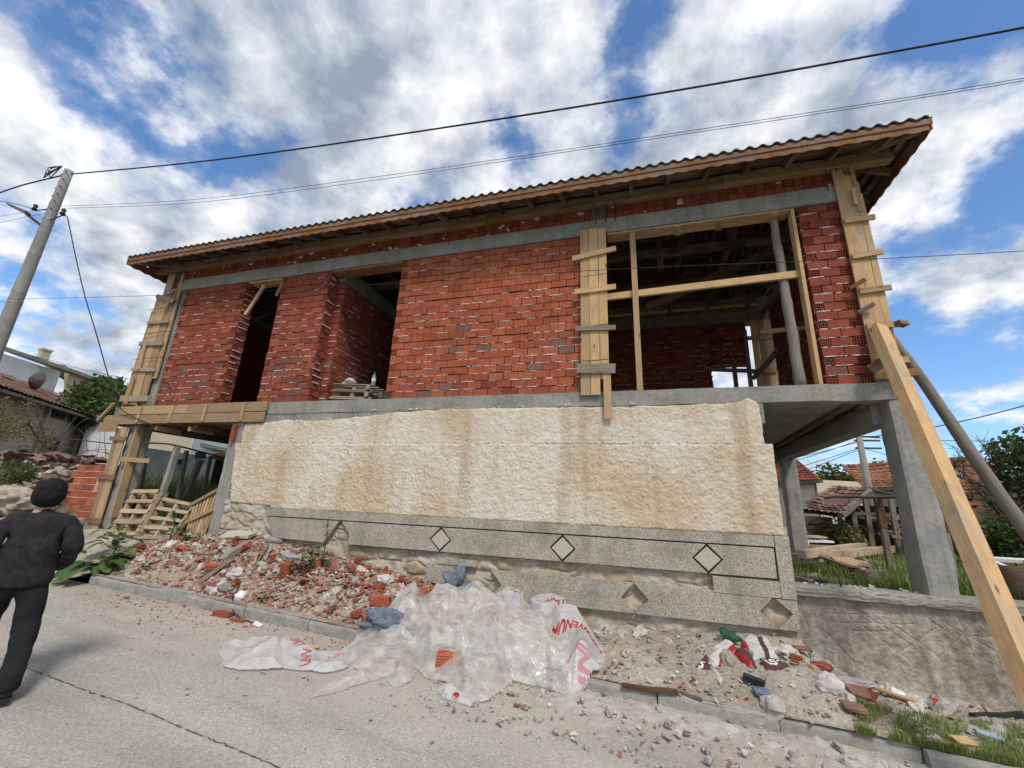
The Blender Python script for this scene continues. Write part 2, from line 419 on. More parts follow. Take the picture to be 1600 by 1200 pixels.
def mat_stone(name, cs, scale=4.0, gap=(.16, .12, .085), gw=.05):
    m, t, b = M_(name); co = obj_co(t)
    wco = t.vmath('ADD', co, t.vmath('SCALE', t.n.new('ShaderNodeTexNoise').outputs['Color']))
    co2 = t.mapping(co, (1, 1, 1.7))
    v = t.voro(co2, scale, 'F1', 'Color'); e = t.voro(co2, scale, 'DISTANCE_TO_EDGE')
    sp = t.n.new('ShaderNodeSeparateColor'); t.lk(v, sp.inputs[0])
    col = t.ramp(sp.outputs[0], [(i/(len(cs)-1), c) for i, c in enumerate(cs)])
    n = t.noise(co, 9, 7, .68); col = t.mix(1, col, t.ramp(n, [(.3, .65), (.7, 1.2)]), 'MULTIPLY')
    en = t.math('MULTIPLY_ADD', t.math('SUBTRACT', t.noise(co, 14, 4, .6), .5), .12, e)
    col = t.mix(t.ramp(en, [(0, 1), (gw, .6), (gw*2.2, 0)]), col, gap)
    h = t.math('ADD', n, t.ramp(en, [(0, 0), (.14, 1)]))
    finish(t, b, col, .95, h, .8, .03, .15); return m
m_stone = mat_stone('footing_stone', [(.36, .28, .19), (.46, .39, .30), (.54, .49, .42), (.40, .31, .21), (.50, .43, .34)], 2.6, (.42, .36, .28), .05)
m_fieldstone = simple('field_stone', (.17, .135, .10), (.36, .31, .245), 3.2, .95, .8, .03, rndmix=.45, c3=(.44, .39, .32))
m_clay = simple('clay_fill', (.12, .085, .06), (.23, .17, .12), 5, .97, .9, .03)

def mat_bwall():
    m, t, b = M_('weathered_render'); co = obj_co(t)
    n = t.noise(co, 2.0, 8, .68); f = t.noise(co, 16, 7, .7)
    col = t.ramp(n, [(.28, (.20, .17, .135)), (.43, (.33, .285, .225)), (.56, (.42, .37, .30)), (.72, (.50, .455, .385))])
    col = t.mix(1, col, t.ramp(f, [(.3, .66), (.7, 1.2)]), 'MULTIPLY')
    s = t.noise(t.mapping(co, (4, 1, .5), (5, 0, 1)), 1.0, 6, .66); col = t.mix(t.ramp(s, [(.5, 0), (.68, .7)]), col, (.13, .11, .09))
    cr = t.voro(t.vmath('ADD', co, t.mapping(co, (0, 0, 0))), 2.6, 'DISTANCE_TO_EDGE'); crn = t.math('MULTIPLY_ADD', t.math('SUBTRACT', n, .5), .15, cr)
    finish(t, b, col, .95, t.math('MULTIPLY', f, 1.3), .9, .02, .15); return m
m_bwall = mat_bwall()
def mat_road():
    m, t, b = M_('dusty_asphalt'); co = obj_co(t)
    n = t.noise(co, .7, 7, .6); f = t.voro(co, 95, 'F1', 'Color'); sp = t.n.new('ShaderNodeSeparateColor'); t.lk(f, sp.inputs[0])
    col = t.ramp(n, [(.3, (.30, .277, .243)), (.7, (.40, .372, .328))])
    col = t.mix(1, col, t.ramp(sp.outputs[0], [(0, .70), (.2, .9), (.8, 1.03), (1, 1.3)]), 'MULTIPLY')
    sep = t.n.new('ShaderNodeSeparateXYZ'); t.lk(co, sep.inputs[0])
    d = t.noise(co, 2.4, 8, .7); k = t.math('ADD', t.math('MULTIPLY', t.math('SUBTRACT', sep.outputs[1], 3.55), .7), t.math('MULTIPLY', t.math('SUBTRACT', d, .5), 3.2))
    col = t.mix(t.ramp(k, [(0, 0), (.6, .55), (1, .85)]), col, (.42, .36, .285))
    pt = t.noise(t.mapping(co, (.35, 1.6, 1), (3, 1, 0)), 1.1, 6, .6); col = t.mix(1, col, t.ramp(pt, [(.35, .84), (.6, 1.06)]), 'MULTIPLY')
    sx = t.noise(co, 13, 3, .5); col = t.mix(t.ramp(sx, [(.70, 0), (.73, .8)]), col, (.09, .08, .07))
    finish(t, b, col, .92, t.math('ADD', sp.outputs[1], t.noise(co, 45, 4, .6)), .4, .006, .2); return m
m_road = mat_road()
def mat_dirt(name='rubble_dirt', warm=1):
    m, t, b = M_(name); co = obj_co(t)
    n = t.noise(co, 1.6, 8, .66); f = t.noise(co, 30, 6, .7)
    col = t.ramp(n, [(.28, (.25, .205, .155)), (.45, (.36, .31, .245)), (.6, (.45, .405, .335)), (.75, (.52, .485, .42))])
    sep = t.n.new('ShaderNodeSeparateXYZ'); t.lk(co, sep.inputs[0])
    redz = t.math('MULTIPLY', t.ramp(t.math('MULTIPLY_ADD', sep.outputs[0], .1, .7), [(.0, .15), (.07, 1), (.38, 1), (.5, 0)]), t.ramp(t.noise(co, 4.4, 6, .7), [(.42, 0), (.6, .65)]))
    if warm: col = t.mix(redz, col, (.33, .16, .105))
    col = t.mix(1, col, t.ramp(f, [(.3, .62), (.68, 1.18)]), 'MULTIPLY')
    v = t.voro(co, 36, 'F1', 'Distance')
    finish(t, b, col, .97, t.math('SUBTRACT', f, t.math('MULTIPLY', v, .6)), .9, .02, .1); return m
m_dirt = mat_dirt(); 
m_gnd = simple('earth_and_grass', (.05, .075, .02), (.12, .13, .045), .35, .97, .6, .05, c3=(.17, .15, .085))
m_dust = simple('plaster_dust', (.34, .305, .255), (.46, .43, .375), 3.2, .97, .9, .015, bump_scale=40)
m_soil = simple('dark_soil', (.07, .055, .04), (.16, .125, .09), 6, .97, .8, .02)
def mat_leaf(name, a, b_, c=None):
    m, t, b = M_(name); r = rnd_at(t)
    col = t.ramp(r, [(0, a), (.6, b_), (1, c or b_)])
    finish(t, b, col, .6, None, spec=.25)
    tr = t.n.new('ShaderNodeBsdfTranslucent'); t.lk(col, tr.inputs[0]); mx = t.n.new('ShaderNodeMixShader'); mx.inputs[0].default_value = .3
    t.lk(b.outputs[0], mx.inputs[1]); t.lk(tr.outputs[0], mx.inputs[2]); t.lk(mx.outputs[0], t.n['Material Output'].inputs[0]); return m
m_grass = mat_leaf('grass_blade', (.10, .155, .03), (.20, .265, .06), (.34, .35, .14))
m_grass_dim = mat_leaf('rough_grass', (.07, .11, .03), (.15, .20, .06), (.28, .27, .14))
m_leaf = mat_leaf('tree_leaf', (.025, .05, .012), (.065, .10, .025), (.11, .14, .04))
m_leaf_y = mat_leaf('olive_leaf', (.09, .09, .035), (.17, .155, .065), (.25, .22, .11))
m_burdock = mat_leaf('broad_leaf', (.035, .075, .02), (.075, .135, .035), (.13, .19, .06))
m_bark = simple('bark', (.07, .055, .04), (.16, .13, .10), 12, .95, .8, .01)
def mat_tile(name, cols):
    m, t, b = M_(name); co = obj_co(t)
    col = t.ramp(rnd_at(t), cols); n = t.noise(co, 5, 6, .65)
    col = t.mix(1, col, t.ramp(n, [(.3, .6), (.7, 1.15)]), 'MULTIPLY'); finish(t, b, col, .9, n, .5, .02, .15); return m
m_tile_old = mat_tile('old_clay_tile', [(0, (.08, .052, .042)), (.3, (.16, .088, .066)), (.6, (.23, .125, .092)), (.85, (.29, .175, .135)), (1, (.21, .18, .15))])
m_tile_red = mat_tile('red_clay_tile', [(0, (.22, .055, .035)), (.6, (.32, .085, .05)), (1, (.38, .13, .08))])
m_tile_orange = mat_tile('orange_clay_tile', [(0, (.19, .08, .045)), (.5, (.31, .135, .075)), (1, (.38, .19, .11))])
m_roof = simple('mossy_roof_tile', (.028, .03, .024), (.07, .068, .05), 7, .85, .6, .01, c3=(.05, .062, .035))
m_wall_tan = simple('tan_render', (.26, .22, .165), (.44, .385, .30), 1.3, .95, .4, c3=(.35, .30, .23))
m_wall_cream = simple('cream_render', (.52, .43, .31), (.62, .53, .40), 1.2, .95, .2)
m_wall_white = simple('white_render', (.55, .56, .57), (.68, .68, .68), .8, .9, .1)
m_greywall = simple('grey_green_wall', (.10, .12, .12), (.19, .21, .20), 1.5, .9, .2)
m_glass, t_, b_ = M_('dark_window_glass'); finish(t_, b_, (.025, .03, .035), .12, None, spec=.5)
m_frame_w = simple('white_frame', (.55, .55, .53), (.70, .70, .68), 8, .6, .1)
m_frame_d = simple('dark_frame', (.05, .045, .04), (.10, .085, .07), 8, .8, .1)
m_rust = simple('rusty_steel', (.06, .03, .02), (.15, .07, .04), 14, .8, .5, .004)
m_steel = simple('galvanised_steel', (.25, .25, .25), (.42, .42, .41), 10, .45, .1, metal=.7)
m_black = simple('black_rubber', (.012, .012, .013), (.03, .03, .032), 12, .6, .1)
m_polecon = mat_concrete('pole_concrete', (.20, .19, .17), (.30, .285, .26))

# ------------------------------------------------------------------ ground, road, verge
def axis(pts):
    o = []
    for (a, b, n) in pts: o += [a+(b-a)*i/n for i in range(n)]
    return o+[pts[-1][1]]
def ground():
    xs = axis([(-900, -60, 12), (-60, -16, 22), (-16, 8, 60), (8, 30, 22), (30, 900, 14)])
    ys = axis([(-300, -6, 8), (-6, 4, 10), (4, 7, 24), (7, 14, 14), (14, 60, 24), (60, 900, 12)])
    mb = MB()
    for y in ys:
        for x in xs:
            z = G(x, y)-.06
            if -10 < x < 2 and 6.1 < y < 11: z -= .3
            if -16.5 < x < 14 and KY-.6 < y < 6.3: z -= .35
            if y <= KY-.6 and y > -4: z -= .1
            if y < -3.2: z += .1*fbm(x*.3, y*.3)
            if y > 12: z += .12*fbm(x*.2, y*.2)
            if y > 100: z -= (y-100)*.012
            mb.v.append((x, y, z))
    n = len(xs)
    for j in range(len(ys)-1):
        for i in range(n-1): a = j*n+i; mb.face([a, a+1, a+n+1, a+n])
    tag(mb.build('ground', m_gnd, None, True), kind='structure')
ground()
def roadmesh():
    xs = axis([(-40, -10, 30), (-10, 5, 75), (5, 40, 30)]); ys = axis([(-3.4, 1.5, 10), (1.5, KY, 26)])
    mb = MB(); n = len(xs)
    for y in ys:
        for x in xs: mb.v.append((x, y, road(x, y)+.012*nz(x, y, 0, .8)+(.004*nz(x, y, 3, 5) if y > 1.5 else 0)))
    for j in range(len(ys)-1):
        for i in range(n-1): a = j*n+i; mb.face([a, a+1, a+n+1, a+n])
    tag(mb.build('road', m_road, None, True), kind='structure')
    # joint in the asphalt
    mb = MB(); P = [atg(u, v) for u, v in ((-60, 1010), (60, 1052), (130, 1080), (200, 1103), (280, 1136), (350, 1163), (420, 1194), (520, 1240))]
    pts = []
    for a, b in zip(P, P[1:]):
        for i in range(24): pts.append(a.lerp(b, i/24))
    b0 = len(mb.v)
    for i, p in enumerate(pts):
        w = max(.0005, .0035+.009*nz(i*.35, 1)); o = .012*nz(i*.33, 5)+.008*nz(i*1.3, 9)
        for s in (-1, 1): mb.v.append((p.x+o+s*w*.4, p.y+s*w+o, road(p.x, p.y)+.012*nz(p.x, p.y, 0, .8)+.007))
    for i in range(len(pts)-1): a = b0+2*i; mb.face([a, a+2, a+3, a+1])
    tag(mb.build('road_crack', simple('crack_tar', (.06, .055, .05), (.14, .13, .11), 30), None), kind='structure')
roadmesh()
def pile(x, y):
    """height of the rubble heap lying on the verge"""
    if y < KY+.1: return 0
    t = (y-KY-.12)/1.3
    h = .12*sm(-8.3, -6.8, x)*(1-sm(-2.6, -1.6, x))*sm(0, .35, t)*(1-sm(.55, 1.05, t))
    h += .10*math.exp(-((x+4.6)/.8)**2-((y-5.35)/.35)**2)
    h += .10*math.exp(-((x-1.35)/.6)**2-((y-5.2)/.4)**2)
    return h*(1+.35*fbm(x, y, 0, 2.2))
def V(x, y): return G(x, y)+pile(x, y)
def verge():
    xs = axis([(-16, -9, 35), (-9, 4.6, 400), (4.6, 14, 40)]); ys = axis([(KY+.02, 6.12, 46)])
    mb = MB(); n = len(xs)
    for y in ys:
        for x in xs:
            e = sm(KY, KY+.25, y)
            z = V(x, y)+e*(.035*fbm(x, y, 1, 2.5)+.018*fbm(x, y, 5, 11, 3))+.005
            mb.v.append((x, y, z))
    for j in range(len(ys)-1):
        for i in range(n-1): a = j*n+i; mb.face([a, a+1, a+n+1, a+n])
    tag(mb.build('verge', m_dirt, None, True), kind='structure')
verge()
def dustfan():
    """crumbled plaster spilled over the kerb on to the road"""
    xs = axis([(-2.3, 2.6, 230)]); ys = axis([(3.3, KY+.2, 75)]); mb = MB(); n = len(xs)
    for y in ys:
        for x in xs:
            e = sm(knots([(-2.3, 4.6), (-1.5, 4.0), (-.5, 3.75), (.5, 3.7), (1.4, 3.65), (2.6, 4.3)], x)-.1, KY, y)*sm(-2.3, -1.4, x)*(1-sm(1.6, 2.6, x))
            z = road(x, y)-.032+.056*e+.030*fbm(x, y, 2, 3.4)+.020*fbm(x, y, 9, 14, 3)
            if y > KY: z = min(z, road(x, KY)+.02)
            mb.v.append((x, y, z))
    for j in range(len(ys)-1):
        for i in range(n-1): a = j*n+i; mb.face([a, a+1, a+n+1, a+n])
    tag(mb.build('plaster_crumbs', m_dust, None, True), 'pale crushed plaster spilled over the kerb on to the road', 'rubble', kind='stuff')
dustfan()
def rubble_fill():
    """uncountable small chips"""
    m_chip = mat_tile('chips', [(0, (.30, .26, .21)), (.35, (.44, .40, .34)), (.6, (.55, .52, .46)), (.78, (.40, .36, .30)), (.8, (.27, .11, .075)), (.9, (.36, .18, .13)), (1, (.38, .14, .08))])
    mb = MB()
    for k in range(10200):
        if k < 3000: x = R.uniform(-8.2, -1.6); y = min(6.05, max(KY+.15, R.gauss(5.4, .42))); red = R.random() < .5; s = R.uniform(.008, .03)
        elif k >= 7200: x = R.gauss(-4.4, 1.6) if R.random() < .6 else R.uniform(-8, -1.7); y = min(6.05, max(KY+.15, R.gauss(5.4, .36))); red = R.random() < .55; s = R.uniform(.014, .042)
        if k < 3000 or k >= 7200: pass
        elif k < 5200: x = R.uniform(-1.4, 4.6); y = R.uniform(KY, 6.0); red = R.random() < .1; s = .005+.024*R.random()**3
        elif k < 6300: x = R.uniform(-2, 2.3); y = R.uniform(3.7, KY); red = R.random() < .06; s = .004+.02*R.random()**3
        else: x = R.uniform(-8.5, -1.5); y = KY-abs(R.gauss(0, .45)); red = R.random() < .5; s = R.uniform(.004, .014)
        z = (V(x, y) if y >= KY else road(x, y)+(.02 if x > -2 else .003))+s*.25
        M = Matrix.Translation((x, y, z+R.uniform(0, .02)*(y > KY))) @ Euler((R.gauss(0, .5), R.gauss(0, .5), R.random()*6)).to_matrix().to_4x4()
        mb.tbox(M, s*R.uniform(1, 2.4), s*R.uniform(.8, 1.5), s*R.uniform(.2, .7), R.uniform(.8, 1) if red else R.uniform(0, .78), j=s*.22)
    tag(mb.build('loose_rubble', m_chip, None), 'loose chips of brick, mortar and stone scattered along the verge', 'rubble', kind='stuff')
rubble_fill()
# ------------------------------------------------------------------ kerb stones
def kerbs():
    x = -7.75; i = 0
    while x < 4.6:
        L = .98; mb = MB(); dz = R.uniform(-.008, .008); dy = R.uniform(-.012, .012); tl = R.uniform(-.01, .01)
        if x > .6: dy += R.uniform(-.03, .03)-.02*(x-.6); dz -= .01
        x0, x1 = x+.006, x+L-.006; y0, y1 = KY+dy, KY+.15+dy
        def fn(u, v, x0=x0, x1=x1, y0=y0, y1=y1, dz=dz, tl=tl):
            X = lerp(x0, x1, u); zt = road(X, KY)+.128+dz+tl*(u-.5); zb = road(X, KY)-.12
            prof = [(y0-.004, zb), (y0, zt-.035), (y0+.012, zt-.008), (y0+.035, zt), (y1, zt), (y1, zb)]
            k = v*5; a = int(min(4.999, k)); f = k-a; p, q = prof[a], prof[a+1]
            n = .006*fbm(X, lerp(p[0], q[0], f), lerp(p[1], q[1], f), 9, 3)+.02*min(0, fbm(X, v, 3, 6, 3)+.28)
            return (X, lerp(p[0], q[0], f)-n*(v < .6), lerp(p[1], q[1], f)+n)
        mb.grid(24, 20, fn)
        for xe, fl in ((x0, 0), (x1, 1)):
            b = len(mb.v); mb.v += [fn(fl, j/5) for j in range(6)]; mb.face([b+j for j in range(6)][::(-1 if fl else 1)])
        where = ['under the burdock at the far end of the kerb', 'just right of the burdock', 'below the left end of the brick heap', 'below the brick heap, third from the burdock', 'below the middle of the brick heap', 'with a black cable hanging over it', 'right of the black cable', 'left of the plastic sheeting', 'half under the plastic sheeting', 'under the big bulge of plastic', 'at the right edge of the plastic sheeting', 'dusted over, just right of the plastic sheeting', 'cracked and sunk in plaster dust', 'below the torn brown sack', 'beside the weeds near the corner of the photo'][min(i, 14)]
        tag(mb.build('kerb_stone', m_kerb, None, False), 'worn grey concrete kerb stone '+where, 'kerb stone', 'kerb stones along the road')
        x += L; i += 1
        if x > 4.2: break
kerbs()

# ------------------------------------------------------------------ the house
HX0, HX1, YB = -10.45, 3.05, 10.5
house = thing('unfinished_house', 'two storey house under construction with red hollow brick upper floor over a cream plastered base', 'house', (-3.7, 6.1, -.8))
P0, PT = 1.685, .1295
ZT = 4.40
def lattice(mb, o, ux, n, w, h, d=.09, rnd=.5):
    """hole face of a hollow brick: o = lower left, ux along face, n outward; near-black boxes set by brick_wall paint the hole shade"""
    o, ux, n = Vector(o), Vector(ux), Vector(n); uz = Vector((0, 0, 1))
    def bar(a0, a1, b0, b1):
        P = []
        for zz in (b0, b1):
            for (a, dd) in ((a0, 0), (a1, 0), (a1, -d), (a0, -d)): P.append(o+ux*a+uz*zz+n*dd)
        mb.hexa(P, rnd)
    t = .0075; nx = 4; c = w/nx
    for i in range(nx+1): bar(max(0, min(w-t, i*c-t/2)), max(t, min(w, i*c+t/2)), 0, h)
    for j in range(4):
        z = j*(h-t)/3
        for i in range(nx): bar(i*c+t/2, (i+1)*c-t/2, z, z+t)
def brick_wall(name, x0, x1, z0, rows, yf, seed, mat=None, lat_l=True, lat_r=True, jl=True, jr=True, smear=1, depth=.25, rot=None, pitch=PT, bl=.252):
    """wall in the XZ plane, outer face towards -Y at yf (rot: matrix placing it elsewhere)"""
    rr = random.Random(seed); mb = MB(); mo = MB(); mi = MB()
    bh = pitch-.014
    for k in range(rows):
        z = z0+k*pitch; hdr = k % 2 == 0; x = x0+rr.uniform(-.006, .006)
        first = True; drift = rr.uniform(-.003, .003)
        xe = x1+rr.uniform(-.006, .006)
        while x < xe-.03:
            w = bl
            if first and hdr: w = .12
            if x+w > xe-.06: w = xe-x
            ll = first and hdr and lat_l
            last = x+w >= xe-.01
            lr = last and (w < .17) and lat_r
            r = min(.94, max(0, rr.gauss(.48+(.22 if seed == 3 and 14 < k < 20 and x > x0+1.6*(20-k)/5 else 0), .13 if k > 6 else .2)))
            if rr.random() < (.10 if k < 7 else .008): r = 1.0
            zz = z+rr.uniform(-.002, .002)+drift; yy = yf+rr.uniform(-.004, .005); g = .008+rr.random()*.006
            xa, xb = x, x+w-g
            if ll or lr:
                lattice(mb, (xa, yy, zz), (1, 0, 0), (0, -1, 0), xb-xa, bh, .11, r)
                mb.box(xa+.004, xb-.004, yy+.022, yy+.125, zz+.003, zz+bh-.003, 0, m=3)  # near-black box paints the shade of the deep holes
            else:
                tz = rr.uniform(-.0035, .0035)
                P = [(xa, yy, zz), (xb, yy, zz+tz), (xb, yy+.12, zz+tz), (xa, yy+.12, zz), (xa, yy, zz+bh), (xb, yy, zz+bh+tz), (xb, yy+.12, zz+bh+tz), (xa, yy+.12, zz+bh)]
                ins_l = first and jl and not hdr; ins_r = last and jr and w >= .17
                if ins_l: P = [(a+.10 if a == xa else a, b, c) for a, b, c in P]
                if ins_r: P = [(a-.10 if a == xb else a, b, c) for a, b, c in P]
                mb.hexa(P, r)
                if ins_l: lattice(mb, (xa, yy+.12, zz), (0, -1, 0), (-1, 0, 0), .12, bh, .10, r)
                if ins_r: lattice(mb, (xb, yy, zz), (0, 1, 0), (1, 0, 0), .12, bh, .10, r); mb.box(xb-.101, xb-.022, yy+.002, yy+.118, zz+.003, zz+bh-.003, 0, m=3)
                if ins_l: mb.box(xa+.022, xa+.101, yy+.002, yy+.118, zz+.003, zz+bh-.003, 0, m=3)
            # inner wythe
            if first: lattice(mb, (xa, yy+.245, zz), (0, -1, 0), (-1, 0, 0), .115, bh, .10, r) if (jl and hdr) else mb.box(xa, xa+.05, yy+.13, yy+.245, zz, zz+bh, r)
            if last: lattice(mb, (xb, yy+.13, zz), (0, 1, 0), (1, 0, 0), .115, bh, .10, r) if (jr and hdr) else mb.box(xb-.05, xb, yy+.13, yy+.245, zz, zz+bh, r)
            x += w; first = False
        # mortar squeezed out of the bed joint
        xx = x0+.01; low = 1.0 if k < 7 else (.75 if k < 14 else .4)
        while xx < x1-.03:
            L = rr.uniform(.03, .26)
            if rr.random() < .66*low*smear and xx+L < x1:
                n = max(2, int(L/.03)); hh = rr.uniform(.006, .022)
                b = len(mo.v)
                for i in range(n+1):
                    t = i/n; e = math.sin(PI*min(1, max(.08, t)))**.4 if 0 < t < 1 else .25
                    X = xx+L*t; zc = z-.006+rr.uniform(-.003, .003); hy = yf-rr.uniform(.001, .008)*e; h_ = hh*e*rr.uniform(.6, 1.3)
                    mo.v += [(X, yf+.012, zc-h_/2), (X, hy, zc-h_*.35-rr.random()*.006), (X, hy+.001, zc+h_*.3), (X, yf+.012, zc+h_/2)]
                for i in range(n):
                    for q in range(3): a = b+i*4+q; mo.face([a, a+4, a+5, a+1])
            xx += L+rr.uniform(0, .05)
        if jl or jr:
            for xs_, s in ((x0, -1), (x1, 1)):
                if rr.random() < .5*smear: mo.box(xs_-.006 if s < 0 else xs_-.02, xs_+.02 if s < 0 else xs_+.006, yf+rr.uniform(.0, .05), yf+rr.uniform(.12, .24), z-.013, z+.004, j=.003)
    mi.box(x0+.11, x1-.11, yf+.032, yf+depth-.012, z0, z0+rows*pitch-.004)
    # rear wythe face (simple courses, seen from inside)
    for k in range(rows):
        x = x0+(.12 if k % 2 else 0)
        while x < x1-.04:
            w = min(bl, x1-x); r = rr.random(); mb.box(x, x+w-.007, yf+depth-.02, yf+depth, z0+k*pitch, z0+k*pitch+bh, r); x += w
    if rot is not None:
        for q in (mb, mo, mi): q.v = [tuple(rot @ Vector(p)) for p in q.v]
    mb.add(mo, 1); mb.add(mi, 2); w_ = mb.build(name, [mat or m_brick, m_mortar, m_mortar_in, m_painted_dark], house)
    return w_
YF = 6.125
brick_wall('brick_wall', -9.70, -7.92, P0, 21, YF, 1, m_brick_dark, lat_l=True, jl=True)
brick_wall('brick_wall', -6.97, -5.77, P0, 21, YF, 2, m_brick_dark)
brick_wall('brick_wall', -4.15, -.42, P0, 21, YF, 3, m_brick, jl=True, smear=.9)
brick_wall('brick_wall', 2.40, 2.91, P0, 21, YF, 4, m_brick_dark, smear=1.5)
# concrete ring beam, bricks over it, wall plate
def wobbly(x0, x1, y0, y1, z0, z1, name, mat, parent, seg=.12, amp=.006, lowamp=.01, nz_=4):
    mb = MB(); n = max(2, int((x1-x0)/seg))
    def ring(x):
        a = amp*fbm(x, 1, z0, 2.2); lo = lowamp*fbm(x, 3, z0, 3.1)
        return [(x, y0+a+.003*nz(x, i, 0, 7), lerp(z0+lo, z1+lo*.4, i/nz_)) for i in range(nz_+1)]+[(x, y1, z1), (x, y1, z0)]
    L = nz_+3
    for i in range(n+1): mb.v += ring(lerp(x0, x1, i/n))
    for i in range(n):
        for k in range(L): k2 = (k+1) % L; mb.face([i*L+k, (i+1)*L+k, (i+1)*L+k2, i*L+k2])
    mb.face(list(range(L))); mb.face([n*L+k for k in range(L)][::-1])
    return mb.build(name, mat, parent)
wobbly(-9.9, 2.90, 6.10, 6.36, ZT+.005, 4.665, 'ring_beam', m_conc_belt, house)
def topbricks():
    mb = MB(); mo = MB(); x = -9.85
    while x < 2.88:
        w = .128
        if -.62 < x < -.34 or -4.05 < x < -3.92: x += w; continue
        if R.random() < .035: x += w*.4; continue
        h = .128
        for k in range(2):
            r = R.random()*.8; y = 6.135+R.uniform(-.008, .008)
            if k == 1 and R.random() < .35: mb.box(x, x+.118, y, y+.2, 4.67+k*.135, 4.67+k*.135+.118, r, .002)
            else: mb.box(x, x+.119, y, y+.2, 4.67+k*.135, 4.67+k*.135+.122, r, .003)
            if R.random() < .16:
                cx, cz = x+R.uniform(.02, .1), 4.67+k*.135+R.uniform(.03, .11); mo.rock((cx, y-.001, cz), R.uniform(.015, .045), (1.4, .14, .7), rot=Euler((0, R.gauss(0, .3), 0)), amp=.8, sub=2)
        x += w
    mb.box(-9.8, 2.86, 6.155, 6.33, 4.67, 4.94, .1)
    mb.add(mo, 1); mb.build('brick_band', [m_brick_dark, m_mortar], house)
topbricks()
b = MB(); b.box(-.60, -.34, 6.11, 6.3, 4.67, 4.93, j=.004); b.build('roof_tie_block', m_oldwood, house)
b = MB()
for x in (-.52, -.36, -.20, -9.98, -9.86, 2.93, 2.80, -3.2):
    b.tube([(x, 6.09, 4.60), (x+.01, 6.07, 4.85), (x-.02, 6.0, 5.03), (x, 6.1, 5.13)], .006, 5)
b.build('anchor_wire', m_black, house)
b = MB(); x = -10.86
for L in (4.1, 4.3, 3.9, 2.2):
    b.beam((x, 6.08, 5.00), (min(3.62, x+L-.006), 6.08, 5.00), .15, .15, j=.003, seg=4, warp=.012); x += L
    if x > 3.5: break
pl = b.build('wall_plate', m_plate, house)
b = MB(); b.beam((-10.86, 10.4, 5.0), (3.62, 10.4, 5.0), .15, .15); b.build('wall_plate', m_wood_grey, house)
